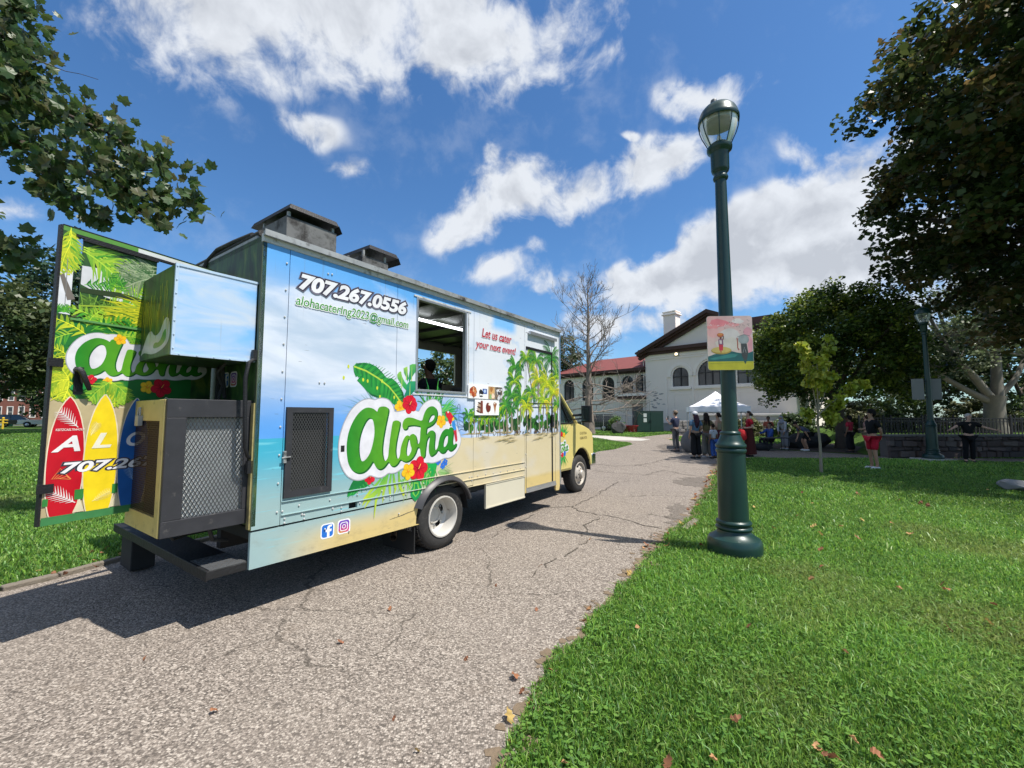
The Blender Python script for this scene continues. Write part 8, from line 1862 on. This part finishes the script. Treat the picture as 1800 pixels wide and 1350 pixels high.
for bi, dn in dens:
    L_ = [Vector(q) for q in BR[bi]]
    st = 2 if bi in (0, 4) else 1
    for a, b in zip(L_[st - 1:-1], L_[st:]):
        for k in range(int((b - a).length * 92 * dn / 2)):
            q = a.lerp(b, r.uniform()); spr = .13 if bi not in (0, 1, 4) else .19
            spots.append((q + Vector(r.normal(0, spr, 3)) * (0.85 if r.uniform() < .8 else 1.3), a, b))
for q in [Vector((6.88, -2.30, 4.91))]:
    for k in range(9): spots.append((q + Vector(r.normal(0, .07, 3)), None, None))
def fill(x0, x1, z0, z1, n):
    for k in range(n): spots.append((Vector((r.uniform(x0, x1), r.uniform(6.2, 7.2), r.uniform(z0, z1))) - O_, None, None))
fill(-9.23, -8.17, 7.11, 9.06, 210); fill(-9.10, -7.63, 6.11, 7.31, 170); fill(-9.02, -8.27, 5.62, 6.26, 30); fill(-8.86, -8.03, 3.99, 4.51, 30)
spots = [s_ for s_ in spots if True]
key = lambda s_: (s_[0] + O_).y + abs((s_[0] + O_).x) * .2
tw2 = MB(); stuffV = MB(); cnt = 0
order = sorted(range(len(spots)), key=lambda i: key(spots[i]))
for rank, i in enumerate(order):
    q, a, b = spots[i]; me = LM[int(r.integers(0, 8))]; s_ = r.uniform(.105, .185)
    e = Euler((r.uniform(.2, 2.2), r.normal(0, .7), r.uniform(0, 6.28)))
    if rank < 300:
        o = bpy.data.objects.new('leaf', me); COL.objects.link(o); o.parent = ft; o.location = q; o.rotation_euler = e; o.scale = (s_,) * 3
    else:
        M4 = Matrix.Translation(q) @ e.to_matrix().to_4x4() @ Matrix.Scale(s_, 4)
        cols = [tuple(c.color[:3]) for c in me.color_attributes['Col'].data]
        stuffV.add([M4 @ v.co for v in me.vertices], [tuple(p_.vertices) for p_ in me.polygons], cols)
stuffV.build('foliage', LEAFM, ft, kind='stuff', recalc=False)
print('leaves', len(spots))
# rest of the sycamore's crown, out of view to the left
r = np.random.default_rng(12); cs = []
while len(cs) < 150:
    d = r.normal(0, 1, 3); d /= np.linalg.norm(d); p_ = np.array([-1.0, 1.5, 9.0]) + d * np.array([4.4, 5.0, 4.2]) * r.uniform(.4, 1); w_ = p_ + np.array(O_)
    dep = w_[1] * CP + (w_[2] - 1.6) * SP
    if w_[0] / max(dep, .3) > -1.32 or p_[2] < 4.5: continue
    cs.append(p_)
V, Cc = leaf_cloud(np.array(cs), r.uniform(.5, 1.0, 150), 40, .2, [(0.032, 0.062, 0.016), (0.05, 0.085, 0.024)], r); quads_object('crown', V, Cc, LEAFM, ft)
# ------------------------------------------------------------------ people
def skin(verts, edges, radii, root=0, sub=1):
    me = bpy.data.meshes.new('skin'); me.from_pydata([tuple(v) for v in verts], edges, [])
    o = bpy.data.objects.new('skin', me); COL.objects.link(o)
    md = o.modifiers.new('skin', 'SKIN'); md.use_smooth_shade = True; md.branch_smoothing = .3
    lay = me.skin_vertices[0].data
    for i, rd in enumerate(radii): lay[i].radius = rd if isinstance(rd, tuple) else (rd, rd)
    lay[root].use_root = True
    ss = o.modifiers.new('sub', 'SUBSURF'); ss.levels = sub; ss.render_levels = sub
    m2 = eval_mesh(o); bpy.data.objects.remove(o); bpy.data.meshes.remove(me)
    vs = [tuple(v.co) for v in m2.vertices]; fs = [tuple(p.vertices) for p in m2.polygons]; bpy.data.meshes.remove(m2)
    return vs, fs
SKIN = {'light': (0.50, 0.31, 0.23), 'mid': (0.36, 0.21, 0.14), 'brown': (0.20, 0.105, 0.065), 'dark': (0.085, 0.045, 0.03)}
def cloth_mat(col): return mat('fabric_%d_%d_%d' % tuple(int(c * 255) for c in col), col, .85, 0, .15, 14, bump=.35, bscale=26, spec=.15)
def person(label, x, y, face, H, tone, top, bottom, hair, sleeve='short', legs='trousers', hair_style='short', arms=('down', 'down'), pose='stand', shoe=(0.03, 0.03, 0.03), build=1.0, extra=None, z0=0.0, lean=0.0, top_tone=None, stride=0.0):
    t = thing('person', label, 'person', (x, y, z0), R(face))     # local +Y is where the person looks
    s = H / 1.74
    J = {}
    hipz = .93; J['pelvis'] = (0, 0, .97); J['waist'] = (0, .005, 1.11); J['chest'] = (0, .01, 1.31); J['nb'] = (0, -.005, 1.455); J['neck'] = (0, .01, 1.515); J['jaw'] = (0, .035, 1.575); J['skull'] = (0, .012, 1.645); J['crown'] = (0, .0, 1.705)
    for sd, k in ((-1, 'l'), (1, 'r')):
        J['sh' + k] = (sd * .175 * build, -.005, 1.405); J['hip' + k] = (sd * .09, 0, .90)
        st = stride * sd
        J['kn' + k] = (sd * .10, .02 + st * .5, .50); J['an' + k] = (sd * .105, -.03 + st, .085); J['toe' + k] = (sd * .12, .12 + st, .032)
        a = arms[0 if sd < 0 else 1]; S = Vector(J['sh' + k])
        E_, W_ = {'down': ((sd * .06, -.04, -.28), (sd * .055, .05, -.52)), 'bent': ((sd * .06, -.06, -.27), (sd * .0, .16, -.30)), 'phone': ((sd * .03, .10, -.25), (-sd * .02, .30, -.08)), 'hips': ((sd * .20, -.10, -.22), (sd * .0, .02, -.40)),
                  'out': ((sd * .16, .16, -.18), (sd * .20, .40, -.22)), 'wide': ((sd * .24, .06, -.14), (sd * .44, .20, -.20)), 'up': ((sd * .12, .14, -.12), (-sd * .02, .22, .10)), 'reach': ((sd * .02, .24, -.16), (-sd * .02, .47, -.18)), 'back': ((sd * .05, -.09, -.27), (-sd * .06, -.16, -.45)), 'low': ((sd * .03, .14, -.26), (-sd * .02, .26, -.46)), 'fold': ((sd * .05, .02, -.28), (-sd * .10, .20, -.24))}[a]
        J['el' + k] = tuple(S + Vector(E_)); J['wr' + k] = tuple(S + Vector(W_))
        d = (Vector(W_) - Vector(E_)).normalized(); J['ha' + k] = tuple(S + Vector(W_) + d * .085)
    upper = ['waist', 'chest', 'nb', 'neck', 'jaw', 'skull', 'crown'] + [p + k for p in ('sh', 'el', 'wr', 'ha') for k in 'lr']
    def tilt(names, piv, ang):
        M_ = Matrix.Translation(piv) @ Matrix.Rotation(-ang, 4, 'X') @ Matrix.Translation(-Vector(piv))
        for n in names: J[n] = tuple(M_ @ Vector(J[n]))
    if lean: tilt(upper, J['pelvis'], lean)
    if pose in ('crouch', 'sit'):
        dz = {'crouch': -.52, 'sit': -.42}[pose]
        for n in upper + ['pelvis', 'hipl', 'hipr']: J[n] = (J[n][0], J[n][1] - .12, J[n][2] + dz)
        for sd, k in ((-1, 'l'), (1, 'r')):
            J['kn' + k] = (sd * .15, .32, .50 if pose == 'sit' else .44); J['an' + k] = (sd * .13, .25 if pose == 'sit' else .10, .085); J['toe' + k] = (sd * .15, .40 if pose == 'sit' else .26, .032)
    if pose == 'bend':
        tilt(upper, J['pelvis'], R(62))
        for n in upper + ['pelvis', 'hipl', 'hipr']: J[n] = (J[n][0], J[n][1] - .16, J[n][2] - .14)
        for sd, k in ((-1, 'l'), (1, 'r')): J['kn' + k] = (sd * .12, .10, .46)
    if pose in ('bend', 'crouch') or lean > .4:
        P_ = J['nb']; tilt(['neck', 'jaw', 'skull', 'crown'], P_, -.35)
    for n in J: J[n] = tuple(c * s for c in J[n])
    B = build
    rad = dict(pelvis=(.145 * B, .112 * B), waist=(.125 * B, .098 * B), chest=(.150 * B, .110 * B), nb=(.075, .065), neck=(.052, .054), jaw=(.060, .066), skull=(.076, .090), crown=(.050, .056))
    for k in 'lr': rad.update({'sh' + k: .058 * B, 'el' + k: .041 * B, 'wr' + k: .028, 'ha' + k: (.036, .018), 'hip' + k: .086 * B, 'kn' + k: .057 * B, 'an' + k: .040, 'toe' + k: (.038, .026)})
    def build_skin(names, edges, grow_, root=0, override=None):
        V_ = [J[n] if n in J else override[n][0] for n in names]; ix = {n: i for i, n in enumerate(names)}
        rr = []
        for n in names:
            q = rad[n] if n in rad else override[n][1]; q = q if isinstance(q, tuple) else (q, q); rr.append(tuple((c + grow_) * s for c in q))
        return skin(V_, [(ix[a], ix[b]) for a, b in edges], rr, root)
    names = ['pelvis', 'waist', 'chest', 'nb', 'neck', 'jaw', 'skull', 'crown'] + [p + k for k in 'lr' for p in ('sh', 'el', 'wr', 'ha', 'hip', 'kn', 'an', 'toe')]
    ed = [('pelvis', 'waist'), ('waist', 'chest'), ('chest', 'nb'), ('nb', 'neck'), ('neck', 'jaw'), ('jaw', 'skull'), ('skull', 'crown')]
    for k in 'lr': ed += [('chest', 'sh' + k), ('sh' + k, 'el' + k), ('el' + k, 'wr' + k), ('wr' + k, 'ha' + k), ('pelvis', 'hip' + k), ('hip' + k, 'kn' + k), ('kn' + k, 'an' + k), ('an' + k, 'toe' + k)]
    mb = MB(); V_, F_ = build_skin(names, ed, 0); mb.add(V_, F_, smooth=True)
    up = (Vector(J['crown']) - Vector(J['jaw'])).normalized(); fw_ = (Vector((0, 1, 0)) - up * up.y).normalized(); sk = Vector(J['skull']); rt_ = fw_.cross(up)
    mb.tube([sk + fw_ * .085 * s + up * .0, sk + fw_ * .108 * s - up * .032 * s], [.008 * s, .015 * s], 6)
    for sd in (-1, 1): mb.ball(tuple(sk + rt_ * sd * .078 * s - up * .012 * s), (.012 * s, .020 * s, .03 * s), 6, 5)
    for k, sd in (('l', -1), ('r', 1)):                                  # fingers and thumb
        h, w = Vector(J['ha' + k]), Vector(J['wr' + k]); d = (h - w).normalized(); sdv = d.cross(Vector((1, 0, .3))).normalized(); cu = sdv.cross(d)
        for q in range(4):
            b0 = h + sdv * (q - 1.5) * .016 * s + d * .01; L_ = (.058, .068, .064, .050)[q] * s; mb.tube([b0, b0 + d * L_ * .5 + cu * .006 * s, b0 + d * L_ * .9 + cu * .024 * s], [.0085 * s, .008 * s, .006 * s], 5)
        b0 = w + d * .045 * s - sdv * .026 * s; mb.tube([b0, b0 - sdv * .022 * s + d * .028 * s, b0 - sdv * .018 * s + d * .055 * s + cu * .015 * s], [.010 * s, .0095 * s, .007 * s], 5)
    mb.build('body', mat('skin_' + tone, SKIN[tone], .55, 0, .1, 8, spec=.3), t, recalc=False, sharp=180)
    mb = MB()
    for sd in (-1, 1): mb.ball(tuple(sk + fw_ * .086 * s + rt_ * sd * .03 * s + up * .008 * s), .010 * s, 8, 5)
    mb.tube([sk + fw_ * .094 * s - up * .062 * s + rt_ * -.022 * s, sk + fw_ * .099 * s - up * .064 * s, sk + fw_ * .094 * s - up * .062 * s + rt_ * .022 * s], .004 * s, 5); mb.build('face', mat('face_dark', (0.05, 0.025, 0.02), .5), t, recalc=False)
    # top
    nm = ['pelvis', 'waist', 'chest', 'nb']; e2 = [('pelvis', 'waist'), ('waist', 'chest'), ('chest', 'nb')]; ov = {}
    for k in 'lr':
        nm += ['sh' + k]; e2 += [('chest', 'sh' + k)]
        if sleeve == 'none': continue
        fr_ = .62 if sleeve == 'short' else 1
        S_, E_, W_ = Vector(J['sh' + k]), Vector(J['el' + k]), Vector(J['wr' + k])
        if sleeve == 'short': ov['sl' + k] = (tuple(S_.lerp(E_, .72)), .060 * B); nm += ['sl' + k]; e2 += [('sh' + k, 'sl' + k)]
        else: nm += ['el' + k]; ov['sl' + k] = (tuple(E_.lerp(W_, .92)), .036); nm += ['sl' + k]; e2 += [('sh' + k, 'el' + k), ('el' + k, 'sl' + k)]
    mb = MB(); V_, F_ = build_skin(nm, e2, .017, 0, ov); mb.add(V_, F_, smooth=True); mb.build('shirt', cloth_mat(top), t, recalc=False, sharp=180)
    # bottom
    if legs in ('trousers', 'shorts', 'wide'):
        nm = ['pelvis']; e2 = []; ov = {}
        for k in 'lr':
            nm += ['hip' + k, 'kn' + k]; e2 += [('pelvis', 'hip' + k)]
            if legs == 'shorts':
                nm.remove('kn' + k); ov['hem' + k] = (tuple(Vector(J['hip' + k]).lerp(Vector(J['kn' + k]), .92)), .085); nm += ['hem' + k]; e2 += [('hip' + k, 'hem' + k)]
            else:
                ov['hem' + k] = (tuple(Vector(J['kn' + k]).lerp(Vector(J['an' + k]), .95)), .055 if legs == 'trousers' else .105); nm += ['hem' + k]; e2 += [('hip' + k, 'kn' + k), ('kn' + k, 'hem' + k)]
                if legs == 'wide': rad['kn' + k] = .095
        mb = MB(); V_, F_ = build_skin(nm, e2, .012, 0, ov); mb.add(V_, F_, smooth=True); mb.build('trousers' if legs != 'shorts' else 'shorts', cloth_mat(bottom), t, recalc=False, sharp=180)
    else:
        mb = MB(); n = 28; vs = []; zt, zb = 1.08 * s, (.10 if legs == 'long_skirt' else .50) * s
        for i in range(9):
            q = i / 8; z = zt + (zb - zt) * q; rx, ry = (.135 + .10 * q ** .8) * s * B, (.108 + .09 * q ** .8) * s * B
            for k in range(n):
                a = 2 * math.pi * k / n; f = 1 + .07 * q * math.sin(a * 7 + 1.3); vs.append((rx * f * math.cos(a), ry * f * math.sin(a), z))
        mb.add(vs, [(i * n + k, (i + 1) * n + k, (i + 1) * n + (k + 1) % n, i * n + (k + 1) % n) for i in range(8) for k in range(n)], smooth=True); mb.build('skirt', cloth_mat(bottom), t, recalc=False, sharp=180)
    for k in 'lr':
        an, to = Vector(J['an' + k]), Vector(J['toe' + k]); mb = MB(); d = (to - an); d.z = 0; d.normalize()
        mb.tube([Vector((an.x, an.y, .038 * s)) - d * .055 * s, Vector((an.x, an.y, .048 * s)), Vector((to.x, to.y, .036 * s)), Vector((to.x, to.y, .028 * s)) + d * .06 * s], [.030 * s, .046 * s, .042 * s, .018 * s], 10); mb.build('shoe', cloth_mat(shoe), t)
    # hair or cover
    mb = MB(); vs = []; n, m_ = 16, 10
    C_ = sk + up * .018 * s - fw_ * .012 * s; big_ = 1.0 if hair_style not in ('afro',) else 1.25
    mb.ball((0, 0, 0), 1, n, m_)
    def place(v):
        v = Vector(v); r3 = (.090 * big_, .104 * big_, .102 * big_); p_ = C_ + rt_ * v.x * r3[0] * s + fw_ * v.y * r3[1] * s + up * v.z * r3[2] * s
        if v.y > .15 and v.z < .45: p_ = C_ + (p_ - C_) * (.80 - .12 * v.y)      # the face stays free
        if v.z < -.35 and v.y > -.3: p_ = C_ + (p_ - C_) * .72
        return p_
    mb.v = [place(v) for v in mb.v]
    nbk = Vector(J['nb'])
    if hair_style == 'long': mb.tube([C_ - fw_ * .05 * s, C_ - fw_ * .085 * s - up * .1 * s, nbk - fw_ * .11 * s - up * .02 * s, nbk - fw_ * .135 * s - up * .16 * s, nbk - fw_ * .13 * s - up * .28 * s], [.075 * s, .095 * s, .10 * s, .085 * s, .04 * s], 10)
    if hair_style == 'bun': mb.ball(tuple(C_ - fw_ * .11 * s - up * .02 * s), .052 * s, 10, 8)
    if hair_style == 'braids':
        for q in (-.06, -.02, .03, .065): mb.tube([C_ - fw_ * .08 * s + rt_ * q * s, nbk - fw_ * .10 * s + rt_ * q * 1.3 * s, nbk - fw_ * .13 * s + rt_ * q * 1.5 * s - up * .26 * s], [.028 * s, .024 * s, .010 * s], 6)
    if hair_style == 'scarf': mb.tube([C_ - up * .06 * s, nbk + up * .0 * s, nbk - up * .12 * s], [.098 * s, .11 * s, .15 * s], 12)
    mb.build('headscarf' if hair_style == 'scarf' else 'hair', cloth_mat(hair), t, recalc=False, sharp=180)
    if extra: extra(t, J, s, dict(C=C_, fw=fw_, rt=rt_, up=up))
    return t
def phone(t, J, s, b):
    c = (Vector(J['hal']) + Vector(J['har'])) / 2 + Vector((0, .03, .05)); mb = MB(); mb.box(c.x - .04, c.x + .04, c.y, c.y + .012, c.z - .06, c.z + .09)
    o = mb.build('phone', mat('phone_black', (0.02, 0.02, 0.022), .3), t, bevel=.006)
def cap_(col):
    def f(t, J, s, b):
        mb = MB(); C_ = b['C'] + b['up'] * .03 * s; mb.ball((0, 0, 0), 1, 16, 8); mb.v = [C_ + b['rt'] * v[0] * .098 * s + b['fw'] * v[1] * .112 * s + b['up'] * max(v[2], -.05) * .085 * s for v in map(Vector, mb.v)]
        q = C_ + b['fw'] * .10 * s; mb.add([q + b['rt'] * -.075 * s, q + b['rt'] * .075 * s, q + b['rt'] * .055 * s + b['fw'] * .085 * s - b['up'] * .015, q - b['rt'] * .055 * s + b['fw'] * .085 * s - b['up'] * .015], [(0, 1, 2, 3)])
        mb.build('cap', cloth_mat(col), t, recalc=False, sharp=60)
    return f
def both(*fs):
    def f(*a):
        for g in fs: g(*a)
    return f
# facing: rotation of local +Y about z (0 = away from the camera, 90 = to the left)
NAVY = (0.035, 0.042, 0.075)
person('man in a navy tee and grey jeans holding up a phone, seen from behind', 7.30, 19.0, 30, 1.80, 'light', NAVY, (0.11, 0.11, 0.115), (0.10, 0.065, 0.04), 'short', 'trousers', 'short', ('phone', 'phone'), extra=both(phone, cap_((0.16, 0.12, 0.09))), shoe=(0.12, 0.10, 0.09))
person('woman in a blue denim shirt and black trousers with long dark hair, seen from behind', 6.85, 15.9, 12, 1.72, 'mid', (0.075, 0.14, 0.22), (0.012, 0.012, 0.014), (0.035, 0.018, 0.03), 'short', 'wide', 'long', ('down', 'bent'), extra=cap_((0.55, 0.55, 0.58)))
person('woman in an olive shirt and wide grey trousers, queueing', 7.42, 16.25, -8, 1.69, 'brown', (0.13, 0.11, 0.055), (0.17, 0.155, 0.13), (0.020, 0.014, 0.012), 'short', 'wide', 'braids', ('bent', 'down'), shoe=(0.45, 0.42, 0.40))
person('person in black with braided hair standing close behind the olive shirt', 7.70, 16.9, -20, 1.70, 'dark', (0.03, 0.03, 0.035), (0.06, 0.11, 0.28), (0.012, 0.010, 0.010), 'short', 'trousers', 'braids')
person('person in tan top and maroon skirt, hand on hip, half behind the lamp post', 8.02, 16.55, 40, 1.70, 'mid', (0.30, 0.25, 0.17), (0.10, 0.025, 0.035), (0.02, 0.015, 0.014), 'none', 'long_skirt', 'bun', ('hips', 'bent'))
person('child in a white shirt and bright blue trousers standing in the queue', 7.52, 15.95, 25, 1.28, 'brown', (0.45, 0.46, 0.50), (0.035, 0.09, 0.30), (0.02, 0.015, 0.012), 'short', 'trousers', 'short')
person('woman in red top and long maroon skirt just right of the lamp post', 9.30, 16.7, 75, 1.76, 'light', (0.33, 0.012, 0.025), (0.075, 0.020, 0.018), (0.030, 0.020, 0.018), 'short', 'long_skirt', 'bun', ('bent', 'bent'), build=1.1)
person('person in blue sitting low at the table right of the tent', 12.05, 20.1, 95, 1.66, 'mid', (0.04, 0.09, 0.30), (0.02, 0.02, 0.025), (0.025, 0.018, 0.016), 'long', 'trousers', 'short', ('low', 'reach'), pose='sit')
person('person in an orange top behind the seated one, right of the tent', 12.65, 21.0, 150, 1.55, 'brown', (0.40, 0.10, 0.06), (0.03, 0.03, 0.035), (0.025, 0.018, 0.016), 'short', 'trousers', 'short', ('bent', 'fold'))
person('person in a grey headscarf and pale patterned clothes, stooping by the table', 12.98, 20.3, 110, 1.62, 'mid', (0.42, 0.43, 0.46), (0.24, 0.24, 0.26), (0.26, 0.27, 0.32), 'long', 'wide', 'scarf', ('low', 'low'), lean=.35, shoe=(0.40, 0.40, 0.40))
person('person bending over in a grey plaid shirt, black shorts and white sneakers', 13.35, 19.4, 80, 1.76, 'mid', (0.075, 0.085, 0.13), (0.010, 0.010, 0.012), (0.018, 0.014, 0.012), 'short', 'shorts', 'short', ('low', 'reach'), pose='bend', shoe=(0.62, 0.62, 0.62))
person('person in a red and white jersey with a raised hand under the round tree', 14.75, 18.6, 20, 1.58, 'brown', (0.36, 0.022, 0.045), (0.012, 0.012, 0.014), (0.014, 0.010, 0.010), 'short', 'wide', 'afro', ('down', 'up'))
person('person in a pale top and tan shorts standing beside the red jersey', 15.15, 18.2, 30, 1.60, 'light', (0.34, 0.20, 0.18), (0.30, 0.24, 0.17), (0.06, 0.03, 0.02), 'short', 'shorts', 'short', ('bent', 'down'), shoe=(0.05, 0.05, 0.05))
person('man with black hair, black tee and red shorts standing in the shaded lawn', 10.85, 12.85, 85, 1.76, 'mid', (0.012, 0.012, 0.013), (0.42, 0.015, 0.035), (0.010, 0.009, 0.009), 'short', 'shorts', 'afro', ('back', 'back'), shoe=(0.60, 0.60, 0.60))
person('grey-haired old man in black leaning with arms spread before the stone wall', 15.45, 14.45, 165, 1.66, 'light', (0.012, 0.012, 0.014), (0.010, 0.010, 0.012), (0.42, 0.40, 0.38), 'short', 'trousers', 'short', ('wide', 'wide'), lean=.12, build=1.08)
tp_ = truck.matrix_basis @ Vector((0.80, 0.95, .695))
person('person in dark clothes working inside the truck, seen through the serving window', tp_.x, tp_.y, 60, 1.74, 'brown', (0.02, 0.02, 0.03), (0.02, 0.02, 0.025), (0.012, 0.01, 0.01), 'short', 'trousers', 'short', ('low', 'low'), z0=.695, lean=.1)
